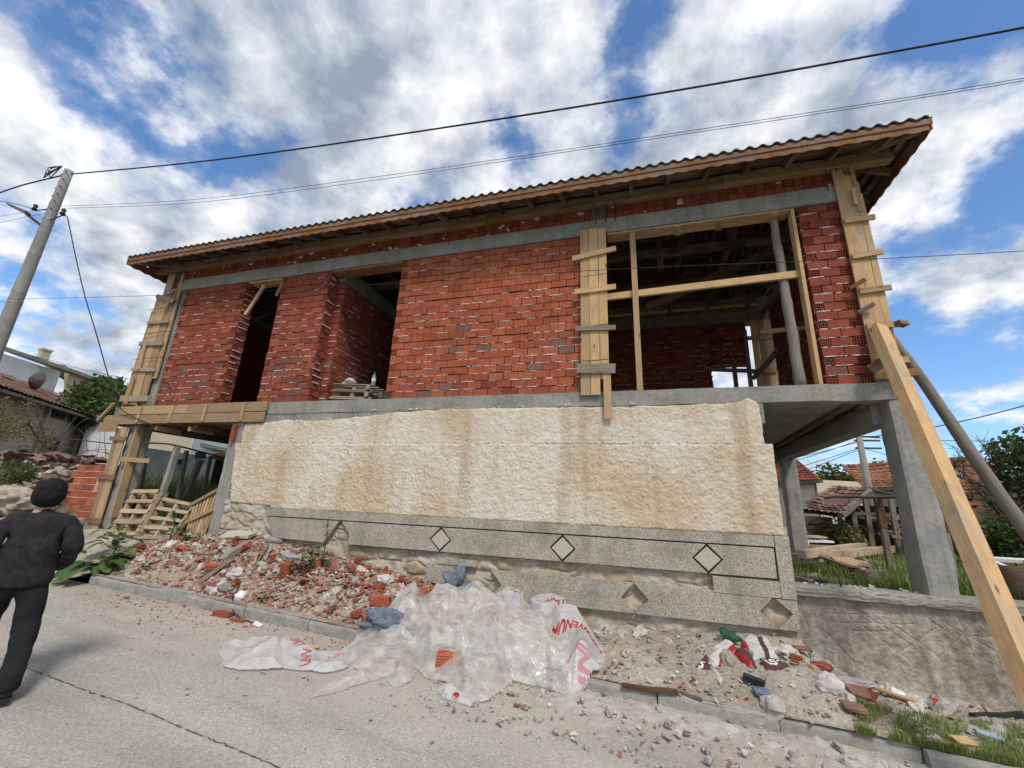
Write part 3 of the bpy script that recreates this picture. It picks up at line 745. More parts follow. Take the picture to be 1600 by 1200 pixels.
# roof: eave rectangle and ridge
EX0, EX1, EY0, EY1, EZ = -10.80, 3.74, 5.50, 11.05, 4.955
RY = (EY0+EY1)/2; SL = .33
def ztop(x, y): return EZ+.05+SL*min(y-EY0, EY1-y, x-EX0, EX1-x)
def roof():
    pit = .168
    def amp(u): 
        f = (u/pit) % 1; return .038*math.sin(PI*min(1, f/.62))**.8 if f < .62 else -.006
    mb = MB()
    # front and rear slopes
    for side in (0, 1):
        n = int((EX1-EX0)/pit*8); st = (EX1-EX0)/n
        rows = 16
        b0 = len(mb.v)
        for i in range(n+1):
            x = EX0+i*st; m = min(RY-EY0, x-EX0, EX1-x)
            for j in range(rows+1):
                d = -.05+(m+.05)*j/rows; y = EY0+d if side == 0 else EY1-d
                crs = .012*((d/.35) % 1)
                mb.v.append((x, y, EZ+.065+SL*d+amp(x-EX0)-crs+.003*nz(x, y, 0, 5)))
        for i in range(n):
            for j in range(rows):
                a = b0+i*(rows+1)+j; q = [a, a+rows+1, a+rows+2, a+1]; mb.face(q if side == 0 else q[::-1])
    for side in (0, 1):
        n = int((EY1-EY0)/pit*8); st = (EY1-EY0)/n; rows = 12; b0 = len(mb.v)
        for i in range(n+1):
            y = EY0+i*st; m = min(y-EY0, EY1-y)
            for j in range(rows+1):
                d = -.05+(m+.05)*j/rows; x = EX0+d if side == 0 else EX1-d
                mb.v.append((x, y, EZ+.066+SL*d+amp(y-EY0)))
        for i in range(n):
            for j in range(rows):
                a = b0+i*(rows+1)+j; mb.face([a, a+1, a+rows+2, a+rows+1])
    o = mb.build('roof_tiles', m_roof, house, True)
    so = o.modifiers.new('thick', 'SOLIDIFY'); so.thickness = .018; so.offset = -1
    # tile nibs and end tiles
    mb = MB()
    for p, q in (((EX1-.25, EY0+.25, EZ+.10+SL*.25), (EX1-2.7, RY, EZ+.10+SL*2.72)), ((EX0+.25, EY0+.25, EZ+.10+SL*.25), (EX0+2.7, RY, EZ+.10+SL*2.72)), ((EX0+2.7, RY, EZ+.12+SL*2.75), (EX1-2.7, RY, EZ+.12+SL*2.75))):
        p, q = Vector(p), Vector(q); n = int((q-p).length/.36)
        for i in range(n):
            a = p.lerp(q, i/n); c = p.lerp(q, (i+1.08)/n); mb.tube([a+Vector((0, 0, .01)), c], [.085, .07], 9, rough=.03)
    mb.build('ridge_tiles', m_roof, o, True)
    # boarding over the rafters
    mb = MB(); y = EY0
    def board(p, q, w): mb.beam(p, q, w, .02, (0, 0, 1), j=.001)
    d = 0.04
    while d < 2.72:
        zz = EZ+.018+SL*(d+.06)
        mb.beam((EX0+d, EY0+d+.06, zz), (EX1-d, EY0+d+.06, zz), .122, .02, (0, -SL, 1))
        mb.beam((EX0+d, EY1-d-.06, zz), (EX1-d, EY1-d-.06, zz), .122, .02, (0, SL, 1))
        mb.beam((EX1-d-.06, EY0+d+.1, zz), (EX1-d-.06, EY1-d-.1, zz), .122, .02, (-SL, 0, 1)) if EY1-EY0-2*d > .3 else 0
        mb.beam((EX0+d+.06, EY0+d+.1, zz), (EX0+d+.06, EY1-d-.1, zz), .122, .02, (SL, 0, 1)) if EY1-EY0-2*d > .3 else 0
        d += .128
    mb.build('roof_boarding', m_wood_dark, house)
    mb = MB(); h = 2.70; zz = EZ+.045; mb.v = [(EX0, EY0, zz), (EX1, EY0, zz), (EX1, EY1, zz), (EX0, EY1, zz), (EX0+h, RY, zz+SL*h), (EX1-h, RY, zz+SL*h)]
    mb.face([0, 1, 5, 4]); mb.face([2, 3, 4, 5]); mb.face([1, 2, 5]); mb.face([3, 0, 4]); mb.build('light_block_underlay', m_black, house)  # unseen membrane added under the tiles to stop light leaking in
roof()
def rafters():
    src = None; n = 26
    for k in range(n):
        x = EX0+.35+k*(EX1-EX0-.7)/(n-1); m = min(RY-EY0, x-EX0, EX1-x)
        mb = MB(); y0 = EY0+.035
        mb.beam((x, y0, EZ-.045), (x, EY0+m, EZ-.045+SL*(m-.035)), .065, .09, (0, -SL, 1), seg=2, j=.002)
        mb.build('rafter', m_wood_dark, house); mb = MB()
        mb.beam((x, EY1-.035, EZ-.045), (x, EY1-m, EZ-.045+SL*(m-.035)), .065, .09, (0, SL, 1), seg=1)
        mb.build('rafter', m_wood_dark, house)
    for y in (6.3, 6.9, 7.5, 8.1, 8.7, 9.3, 9.9):
        for e, s in ((EX1, -1), (EX0, 1)):
            m = min(y-EY0, EY1-y); mb = MB()
            mb.beam((e+s*.035, y, EZ-.045), (e+s*m, y, EZ-.045+SL*m), .065, .09, (s*-SL, 0, 1)); mb.build('rafter', m_wood_dark, house)
    for cx, s in ((EX1, -1), (EX0, 1)):
        mb = MB(); mb.beam((cx+s*.05, EY0+.05, EZ-.03), (cx+s*2.7, RY, EZ-.03+SL*2.7), .09, .11); mb.build('hip_rafter', m_wood_dark, house)
    # ceiling joists and ridge posts
    for k in range(15):
        x = -9.4+k*.86; mb = MB(); mb.beam((x, 6.2, 4.86), (x, 10.3, 4.86), .10, .14, j=.003); mb.build('ceiling_joist', m_wood_dark, house)
    for x in (-8, -5.3, -2.2, .6):
        mb = MB(); mb.beam((x, 8.1, 4.8), (x, 8.1, 5.75), .12, .12, (1, 0, 0)); mb.build('ridge_post', m_wood_grey, house)
    for (p, q) in (((.3, 8.0, 3.9), (2.8, 7.6, 4.75)), ((-9.0, 8.6, 4.70), (2.8, 8.6, 4.70)), ((-9.0, 7.4, 4.72), (2.8, 7.4, 4.72))):
        mb = MB(); mb.beam(p, q, .1, .14); mb.build('roof_beam', m_wood_dark, house)
rafters()
def fascia():
    mb = MB()
    def strip(P, n, out, seed):
        p, q = Vector(P[0]), Vector(P[1]); L = (q-p).length; b = len(mb.v); o = Vector(out); wv = 0
        for i in range(n+1):
            t = i/n; c = p.lerp(q, t); s = t*L
            w = .010*math.sin(2*PI*s/.21)+.006*nz(s, seed, 0, 1.3); w2 = .004*nz(s, seed+4, 0, .9)
            prof = [(0, -.150+w), (.014, -.150+w), (.014, -.065), (.030, -.062), (.030, .022+w2), (0, .022+w2)]
            for a, z in prof: mb.v.append(tuple(c+o*a+Vector((0, 0, z))))
        for i in range(n):
            for k in range(6):
                k2 = (k+1) % 6; a = b+i*6
                hh = (0, .02, .02, .12, .14, .25)[k]; h2 = (.02, .02, .12, .14, .25, .27)[k]
                mb.face([a+k, a+6+k, a+6+k2, a+k2], .55+.3*(int(t*3) % 2)*0, [(i/n*L, hh), ((i+1)/n*L, hh), ((i+1)/n*L, h2), (i/n*L, h2)])
        mb.face([b+k for k in range(6)]); mb.face([b+n*6+k for k in range(6)][::-1])
    xs = [EX0, -6.9, -2.9, .9, EX1]
    for a, c in zip(xs, xs[1:]): strip(((a+.002, EY0, EZ+.01), (c-.002, EY0, EZ+.01)), int((c-a)*30), (0, -1, 0), a)
    strip(((EX1, EY0-.03, EZ+.012), (EX1, EY1, EZ+.012)), 150, (1, 0, 0), 2)
    strip(((EX0, EY1, EZ+.012), (EX0, EY0-.03, EZ+.012)), 150, (-1, 0, 0), 3)
    mb.build('fascia_board', m_wood_eave, house)
fascia()
# slabs, columns, beams
wobbly(-10.80, 3.14, 6.10, 10.6, 1.462, 1.683, 'floor_slab', m_conc, house, amp=.009, lowamp=.012)
wobbly(-7.10, 1.62, 6.11, 6.4, 1.18, 1.460, 'edge_beam', m_conc, house, amp=.008, lowamp=.0)
def soffit():
    mb = MB(); 
    for k in range(11): x = 1.72+k*.125; mb.beam((x, 6.3, 1.452), (x, 10.5, 1.452), .12, .012, rnd=.3)
    mb2 = MB(); mb2.beam((2.62, 6.25, 1.425), (2.80, 10.4, 1.425), .09, .045); mb2.beam((2.78, 6.25, 1.415), (2.9, 10.4, 1.415), .05, .05)
    mb2.build('leftover_formwork_strip', m_wood_dark, house)
    b = MB(); b.box(2.90, 3.13, 6.34, 10.55, 1.20, 1.458, j=.004); b.build('side_beam', m_conc, house)
    b = MB(); b.box(1.75, 2.90, 10.35, 10.58, 1.20, 1.458, j=.004); b.build('rear_beam', m_conc, house)
    # left overhang: boards under the slab
    b = MB()
    for k in range(17): y = 6.22+k*.25; b.beam((-10.7, y, 1.30), (-7.2, y, 1.30), .235, .025)
    for x in (-9.6, -8.4): b.beam((x, 6.15, 1.25), (x, 10.3, 1.25), .09, .07)
    b.build('slab_formwork_board', m_wood_dark, house)
    b = MB(); b.box(-10.75, -7.15, 6.35, 10.5, 1.32, 1.458); b.build('slab_drop', m_conc, house)
soffit()
def column(x0, x1, y0, y1, z0, z1, mat=None, batter=0, amp=.012):
    mb = MB(); n = int((z1-z0)/.07); pts = 6
    for i in range(n+1):
        z = lerp(z0, z1, i/n); t = 1-i/n
        ring = []
        for (ax, ay), (bx, by) in (((x0, y0), (x1, y0)), ((x1, y0), (x1, y1)), ((x1, y1), (x0, y1)), ((x0, y1), (x0, y0))):
            for k in range(pts): 
                f = k/pts; X, Y = lerp(ax, bx, f), lerp(ay, by, f)
                cx, cy = (x0+x1)/2, (y0+y1)/2; s = 1+batter*t
                corner = -.010 if k == 0 else 0
                a = amp*fbm(X*1.5, Y*1.5, z, 2.3)+corner*(1+2*max(0, fbm(X, Y, z, 4)))
                d = Vector((X-cx, Y-cy)).normalized()
                ring.append((cx+(X-cx)*s+d.x*a, cy+(Y-cy)*s+d.y*a, z))
        mb.v += ring
    L = pts*4
    for i in range(n):
        for k in range(L): k2 = (k+1) % L; mb.face([i*L+k, i*L+k2, (i+1)*L+k2, (i+1)*L+k])
    mb.face(list(range(L))[::-1]); mb.face([n*L+k for k in range(L)])
    return mb.build('concrete_column', mat or m_conc_col, house)
column(3.00, 3.27, 6.12, 6.42, -.80, 1.68, batter=.10, amp=.016)
column(2.93, 3.20, 10.20, 10.48, -1.0, 1.46)
column(-7.42, -7.12, 6.10, 6.38, -.95, 1.46)
column(-10.30, -10.02, 6.16, 6.46, -.85, 1.30)
column(-10.30, -10.02, 10.2, 10.48, -.8, 1.30); column(-7.42, -7.12, 10.2, 10.48, -.95, 1.46)
column(2.92, 3.12, 6.14, 6.36, 1.68, 4.93); column(-10.28, -9.80, 6.16, 6.40, 1.68, 4.9); column(2.9, 3.12, 10.2, 10.42, 1.68, 4.93)
# other walls of the upper floor
def rotm(x, y, ang): return Matrix.Translation((x, y, 0)) @ Matrix.Rotation(ang, 4, 'Z')
# local wall runs along +x at yf=0, outer face -y
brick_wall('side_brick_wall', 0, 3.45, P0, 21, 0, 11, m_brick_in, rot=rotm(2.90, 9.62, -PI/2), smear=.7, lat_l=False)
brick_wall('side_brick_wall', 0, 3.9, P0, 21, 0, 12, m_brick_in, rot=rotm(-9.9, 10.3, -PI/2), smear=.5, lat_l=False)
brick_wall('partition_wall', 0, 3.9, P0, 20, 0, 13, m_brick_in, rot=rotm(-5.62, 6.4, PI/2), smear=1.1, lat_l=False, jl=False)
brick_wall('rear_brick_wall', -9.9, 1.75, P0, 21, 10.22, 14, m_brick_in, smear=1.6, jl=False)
brick_wall('partition_wall', 0, 3.9, P0, 21, 0, 16, m_brick_in, rot=rotm(-.95, 10.2, -PI/2), smear=.6, lat_l=False)  # unseen partition added to block light inside the upper floor
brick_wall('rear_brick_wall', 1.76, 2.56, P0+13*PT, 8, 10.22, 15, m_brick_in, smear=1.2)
b = MB(); b.box(-9.9, 3.1, 10.18, 10.5, ZT+.004, 4.66); b.box(2.9, 3.14, 6.36, 10.18, ZT+.004, 4.66); b.box(-10.15, -9.9, 6.36, 10.18, ZT+.004, 4.66); b.box(-5.9, -5.62, 6.37, 10.17, P0+20*PT+.01, 4.62); b.build('inner_ring_beam', m_conc_belt, house)
# lower storey: body, stone footing, plaster, terrazzo
b = MB(); b.box(-7.02, 1.56, 6.20, 10.3, -1.7, 1.17); b.build('basement_wall', m_wall_tan, house)
def footing():
    mb = MB(); x0, x1, z0, z1 = -7.14, 1.70, -1.75, -.10
    def fn(u, v):
        x, z = lerp(x0, x1, u), lerp(z0, z1, v)
        d, p = noise.voronoi(Vector((x*2.6+.2*fbm(x, z, 0, 2), 0, z*4.2)))
        e = d[1]-d[0]
        return (x, 6.105-.028*min(1, e*2.5)-.022*fbm(x, z, 0, 7, 3)-.015*fbm(x, z, 2, 1.5), z)
    mb.grid(420, 76, fn); return mb.build('stone_footing', m_stone, house, True)
footing()
def plaster():
    def face(name, x0f, x1f, z0f, z1f, yf, nx, nzv, seed, amp=.010):
        mb = MB()
        def fn(u, v):
            z = lerp(0, 1, v); xl, xr = x0f(v), x1f(v); x = lerp(xl, xr, u); z = lerp(z0f(x), z1f(x), v)
            edge = min(v, 1-v)*nzv
            e = .5 if edge < .6 else 1
            a = abs(noise.noise(Vector((x*27+seed, z*31, seed))))+.5*abs(noise.noise(Vector((x*50, z*55, seed+3))))+.35*noise.noise(Vector((x*9, z*11, seed)))
            back = .012*(1-sm(0, 1.2, edge)) + .012*(1-sm(0, 1.5, min(u, 1-u)*nx))
            return (x, yf-amp*(a*1.9-.5)*e+back+.007*fbm(x, z, seed, .9), z)
        mb.grid(nx, nzv, fn)
        # returns to the wall behind at the edges
        def edge(a, c, n):
            b = len(mb.v)
            for i in range(n+1):
                p = fn(*[lerp(q, r, i/n) for q, r in zip(a, c)]); mb.v += [p, (p[0], yf+.09, p[2])]
            for i in range(n): q = b+2*i; mb.face([q, q+1, q+3, q+2])
        edge((0, 1), (1, 1), nx); edge((1, 0), (0, 0), nx); edge((1, 1), (1, 0), nzv); edge((0, 0), (0, 1), nzv)
        return mb.build(name, m_plaster, house, True)
    top = lambda x: knots([(-7.2, 1.29), (-6.9, 1.27), (-6.2, 1.33), (-5.4, 1.31), (-4.6, 1.36), (-3.9, 1.43), (-3, 1.47), (-1, 1.455), (0, 1.44), (.9, 1.45), (1.35, 1.47), (1.45, 1.52), (1.6, 1.44)], x)+.020*fbm(x, 0, 0, 4, 4)
    face('plaster_face', lambda v: -7.10+.02*nz(v*3, 1), lambda v: 1.575-.03*v**8+.012*nz(v*6, 4), lambda x: .89, top, 6.085, 640, 40, 1)
    bot = lambda x: knots([(-7.1, -.14), (-6.7, -.15), (-6.1, -.17), (-6.05, -.21), (1.7, -.205)], x)+.008*fbm(x, 1, 0, 3)
    face('plaster_face', lambda v: -7.02-.16*v+.03*fbm(v*3, 2, 0, 1.4), lambda v: 1.66+.01*nz(v*7, 2), bot, lambda x: .905+.012*fbm(x, 7, 0, 3), 6.055, 640, 80, 5, .0125)
    # lime crumbs along the ledge
    mb = MB()
    for k in range(260):
        x = R.gauss(-.6, .5) if k < 120 else R.uniform(-7, 1.6)
        mb.rock((x, 6.068, .905+R.uniform(0, .02)), R.uniform(.006, .024), (1.5, .6, .7), amp=.5)
    for k in range(46): x = R.uniform(-7, 1.4); mb.rock((x, 6.095, 1.485+.015*fbm(x, 0, 0, 3)+(-.16 if x < -5 else 0)), R.uniform(.01, .03), (2.2, .25, .6), amp=.6)
    tag(mb.build('lime_crumbs', m_mortar, house, True), kind='stuff')
plaster()
def terrazzo():
    T = []
    cx = [-4.60, -2.83, -1.02, .78]; mid, hh, hw = -.515, .155, .168; zt, zb = -.348, -.682; yf = 6.018
    g = .010
    def plate(name, pts, y=yf, mat=m_terr, th=.06):
        mb = MB(); mb.prism(pts, y+R.uniform(-.003, .003), y+th+.03); return mb.build(name, mat, house)
    # upper frame strip
    xs = [-6.08, -3.6, -1.2, 1.53]
    for a, c in zip(xs, xs[1:]): plate('terrazzo_border', [(a, -.330), (c-.003, -.330), (c-.003, -.207), (a, -.207)], yf-.006)
    plate('terrazzo_border', [(1.535, -.89), (1.690, -.89), (1.688, -.207), (1.535, -.207)], yf-.006)
    plate('terrazzo_border', [(.82, -.885), (1.53, -.888), (1.53, -.710), (.82, -.705)], yf-.006)
    # field plates with notched ends
    def field(x0, x1, l, r):
        P = []
        P += [(x0, zb)] ; P += [(x1, zb)]
        if r: P = [(x0, zb), (x1-g, zb), (x1-g-hw, mid), (x1-g, zt)]
        else: P = [(x0, zb), (x1, zb), (x1, zt)]
        if l: P[0] = (x0+g, zb); P += [(x0+g, zt), (x0+g+hw, mid)]
        else: P += [(x0, zt)]
        return P
    plate('terrazzo_panel', [(-5.86, zb+.01), (cx[0]-.26, zb-.0), (cx[0]-.02, zt), (-6.0, zt), (-6.02, -.46)])
    plate('terrazzo_panel', [(cx[0]+.21, zb-.0), (cx[1]-g, zb), (cx[1]-g-hw, mid), (cx[1]-g, zt), (cx[0]+.03, zt), (cx[0]+.19, mid)])
    for a, c in zip(cx[1:], cx[2:]): plate('terrazzo_panel', field(a, c, 1, 1))
    plate('terrazzo_panel', field(cx[3], 1.515, 1, 0))
    for c in cx[1:]: plate('terrazzo_diamond', [(c-hw+g*2, mid), (c, mid-hh+g*1.6), (c+hw-g*2, mid), (c, mid+hh-g*1.6)], yf, m_terr_d)
    # dark joint backing behind the grooves
    mb = MB(); mb.box(cx[0]+.3, 1.6, yf+.028, yf+.06, -.69, -.3); mb.box(-5.8, cx[0]-.3, yf+.028, yf+.06, -.66, -.3); mb.build('joint_backing', simple('joint_dark', (.03, .026, .02), (.07, .06, .05), 20), house)
    # lower band
    zt2, zb2 = -.868, -1.215; m2 = -1.045; dx = [-2.02, -.10, 1.47]; h2 = .165
    def f2(x0, x1, l, r):
        P = [(x0, zb2), (x1-.01, zb2)]
        if r: P += [(x1-h2-.005, m2)]
        P += [(x1-.01, zt2), (x0, zt2)]
        if l: P += [(x0+h2, m2)]
        return P
    plate('terrazzo_panel', [(-3.02, -1.1), (-2.42, -1.12), (-2.42, zt2+.02), (-3.02, zt2+.02)], yf+.01)
    plate('terrazzo_border', [(-2.84, -.845), (-2.24, -.845), (-2.24, -.765), (-2.84, -.76)], yf-.002)
    plate('terrazzo_panel', f2(-2.02, -.10, 1, 1)); plate('terrazzo_panel', f2(-.10, 1.47, 1, 1))
    plate('terrazzo_panel', [(1.47, zb2), (1.685, zb2), (1.688, zt2-.03), (1.47, zt2-.03), (1.47+h2, m2)], yf)
terrazzo()
b = MB(); b.box(-7.32, -7.24, 6.03, 6.10, .95, 1.24, j=.004); b.build('brick_patch', m_brick_dark, house)
# lintels over the two openings and broken boards
b = MB(); b.box(-5.75, -4.16, 6.115, 6.37, 4.352, 4.398, j=.002); b.build('lintel_board', m_wood_eave, house)
b = MB(); b.beam((-7.88, 6.2, 4.375), (-6.98, 6.2, 4.375), .16, .03); b.beam((-7.8, 6.3, 4.34), (-7.0, 6.28, 4.36), .08, .03); b.beam((-7.1, 6.16, 4.0), (-7.04, 6.2, 4.37), .04, .05); b.build('lintel_board', m_wood, house)
b = MB()
for y in (6.17, 6.29): b.beam((-.34, y, 4.378), (2.3, y, 4.378), .11, .028, seg=3, j=.002)
for x in (.75, 1.35, 2.1): b.beam((x, 6.12, 4.355), (x+.02, 6.36, 4.355), .09, .02)
b.build('lintel_board', m_wood, house)
# ------------------------------------------------------------------ formwork and props
def boards(root, name, L, mat, j=.002, seg=6, warp=.006):
    for p, q, w, h, up in L:
        mb = MB(); mb.beam(p, q, w, h, up, j=j, seg=seg, warp=warp); mb.build(name, mat, root)
Y1 = (0, -1, 0)
def formworks():
    # upper left column
    f = thing('column_formwork', 'tall board formwork round the upper left corner column, cleats nailed across', 'formwork', (-10.2, 6.1, 1.7))
    boards(f, 'board', [((-10.44, 6.08, 1.72), (-10.42, 6.08, 4.30), .19, .027, Y1), ((-10.22, 6.07, 1.72), (-10.24, 6.07, 4.85), .20, .027, Y1), ((-10.02, 6.08, 1.9), (-10.03, 6.08, 4.45), .17, .027, Y1), ((-9.87, 6.10, 2.3), (-9.92, 6.10, 4.84), .11, .027, Y1)], m_wood)
    boards(f, 'side_board', [((-10.60, 6.16, 1.5), (-10.56, 6.16, 3.95), .16, .03, (1, 0, 0)), ((-10.58, 6.3, 2.2), (-10.55, 6.3, 4.75), .15, .03, (1, 0, 0))], m_wood_grey)
    boards(f, 'cleat', [((-10.62, 6.03, 1.86), (-9.78, 6.03, 1.84), .13, .027, Y1), ((-10.55, 6.03, 2.52), (-9.84, 6.03, 2.47), .07, .03, Y1), ((-10.56, 6.03, 3.12), (-9.84, 6.03, 3.08), .09, .03, Y1), ((-10.5, 6.03, 3.62), (-9.84, 6.03, 3.60), .07, .03, Y1), ((-10.46, 6.02, 4.28), (-9.86, 6.02, 4.10), .10, .03, Y1)], m_wood_grey, seg=2)
    boards(f, 'loose_board', [((-10.40, 6.02, 1.74), (-10.42, 6.02, 2.35), .10, .025, Y1), ((-10.30, 6.01, 2.5), (-10.34, 6.01, 3.1), .07, .025, Y1), ((-10.02, 6.0, 3.9), (-9.98, 6.0, 4.25), .06, .025, Y1), ((-10.3, 6.03, 4.2), (-10.0, 6.05, 4.36), .05, .02, Y1)], m_wood, seg=2)
    for z in (2.75, 3.35, 3.95): b = MB(); b.tube([(-10.6, 6.02, z), (-10.3, 6.01, z-.015), (-10.0, 6.02, z+.01), (-9.7, 6.04, z)], .005, 5); b.build('tie_wire', m_black, f)
    # lower left column
    f = thing('column_formwork', 'narrow board formwork with dark red cleats round the lower left column', 'formwork', (-10.3, 6.1, -.8))
    boards(f, 'board', [((-10.44, 6.09, -.85), (-10.44, 6.09, 1.22), .16, .028, Y1), ((-10.27, 6.08, -.85), (-10.27, 6.08, 1.24), .17, .028, Y1)], m_wood)
    boards(f, 'side_board', [((-9.99, 6.18, -.55), (-10.0, 6.18, 1.2), .15, .028, (1, 0, 0))], m_wood)
    boards(f, 'cleat', [((-10.58, 6.045, z), (-10.10, 6.045, z-.01), .085, .03, Y1) for z in (-.62, .22, 1.0)], m_wood_eave, seg=1)
    boards(f, 'side_cleat', [((-10.10, 6.05, z), (-9.7, 6.34, z), .09, .03, Y1) for z in (.58,)], m_wood, seg=1)
    boards(f, 'kicker', [((-10.62, 6.1, .25), (-10.52, 6.03, -.1), .06, .03, Y1)], m_wood, seg=1)
    # slab edge
    f = thing('slab_edge_formwork', 'long double board formwork nailed along the left edge of the floor slab', 'formwork', (-8.7, 6.05, 1.3))
    boards(f, 'board', [((-10.95, 6.05, 1.395), (-6.62, 6.05, 1.40), .185, .028, Y1), ((-10.55, 6.055, 1.59), (-8.6, 6.055, 1.59), .175, .028, Y1), ((-8.59, 6.055, 1.59), (-6.60, 6.055, 1.60), .18, .028, Y1)], m_wood, seg=10, warp=.01)
    boards(f, 'cleat', [((x, 6.02, 1.33), (x+.02, 6.02, 1.66), .06, .028, Y1) for x in (-9.9, -9.0, -8.1, -7.15)], m_wood, seg=1)
    boards(f, 'end_board', [((-11.0, 6.03, 1.24), (-10.45, 6.03, 1.25), .20, .03, Y1), ((-11.05, 6.0, 1.40), (-10.72, 6.0, 1.75), .05, .04, Y1)], m_wood, seg=1)
    boards(f, 'bearer', [((-9.42, 6.10, 1.22), (-9.42, 6.6, 1.22), .07, .09, (0, 0, 1)), ((-8.5, 6.10, 1.2), (-8.5, 6.6, 1.2), .07, .09, (0, 0, 1))], m_wood, seg=1)
    # right column
    f = thing('column_formwork', 'tall fresh board formwork with cleats on the upper right corner column', 'formwork', (3.0, 6.1, 1.7))
    boards(f, 'board', [((2.955, 6.075, 1.72), (2.945, 6.075, 4.90), .125, .028, Y1), ((3.065, 6.08, 1.75), (3.06, 6.08, 4.78), .09, .026, Y1), ((3.150, 6.08, 1.72), (3.150, 6.08, 4.45), .075, .026, Y1), ((3.11, 6.06, 4.15), (3.12, 6.06, 4.92), .05, .026, Y1)], m_wood_new, warp=.004)
    boards(f, 'side_board', [((3.20, 6.2, 1.7), (3.19, 6.2, 4.7), .14, .028, (1, 0, 0)), ((3.20, 6.34, 1.7), (3.19, 6.34, 4.2), .13, .028, (1, 0, 0))], m_wood_new)
    boards(f, 'cleat', [((2.90, 6.04, z), (3.25, 6.04, z+d), .075, .03, Y1) for z, d in ((1.93, .02), (2.42, .0), (2.92, .02), (3.45, .03), (4.02, .0))], m_wood_new, seg=2)
    boards(f, 'stub', [((3.06, 6.03, 4.25), (3.07, 6.03, 4.52), .04, .03, Y1)], m_wood_new, seg=1)
    boards(f, 'wedge', [((2.80, 6.04, 2.98), (2.96, 5.98, 3.06), .05, .04, Y1), ((2.84, 6.04, 2.62), (3.0, 5.98, 2.70), .05, .04, Y1), ((3.2, 6.0, 2.42), (3.34, 6.1, 2.44), .06, .08, Y1)], m_wood_eave, seg=1)
    # clamps at the head of the brace
    f = thing('brace_clamp', 'stubby timber blocks wedged round the head of the slanting brace', 'timber blocks', (2.98, 6.0, 1.8))
    boards(f, 'block', [((2.80, 5.96, 1.80), (3.06, 5.86, 1.98), .13, .10, Y1), ((3.06, 5.92, 1.88), (3.17, 6.1, 1.93), .10, .10, Y1), ((3.10, 5.98, 1.74), (3.32, 6.1, 1.80), .09, .08, Y1)], m_wood_eave, seg=1)
    # boards closing the left end of the big opening
    f = thing('plank_shutter', 'three upright pale planks with cross battens at the left of the large opening', 'planks', (-.55, 6.05, 1.6))
    boards(f, 'plank', [((-.70, 6.055, 1.62), (-.705, 6.055, 4.46), .135, .028, Y1), ((-.555, 6.052, 1.62), (-.56, 6.052, 4.47), .14, .028, Y1), ((-.415, 6.055, 1.86), (-.42, 6.055, 4.45), .125, .028, Y1)], m_wood_new, warp=.003)
    boards(f, 'hanging_plank', [((-.375, 6.03, 1.255), (-.385, 6.03, 1.98), .105, .026, Y1)], m_wood_new, seg=1)
    boards(f, 'batten', [((-.90, 6.02, 3.93), (-.20, 6.02, 4.02), .085, .03, Y1), ((-.86, 6.02, 3.32), (-.22, 6.02, 3.34), .085, .03, Y1)], m_wood_new, seg=2)
    boards(f, 'grey_batten', [((-.85, 6.02, 2.68), (-.24, 6.02, 2.66), .075, .03, Y1), ((-.82, 6.01, 2.03), (-.26, 6.01, 2.0), .145, .03, Y1)], m_wood_grey, seg=2)
    for z in (2.16, 2.73, 3.6): b = MB(); b.tube([(-.80, 6.045, z), (-.6, 6.035, z-.01), (-.34, 6.04, z+.005)], .004, 5); b.build('tie_wire', m_black, f)
formworks()
def solo(name, label, cat, mat, fn, group=None, smooth=False):
    mb = MB(); fn(mb); return tag(mb.build(name, mat, None, smooth), label, cat, group)
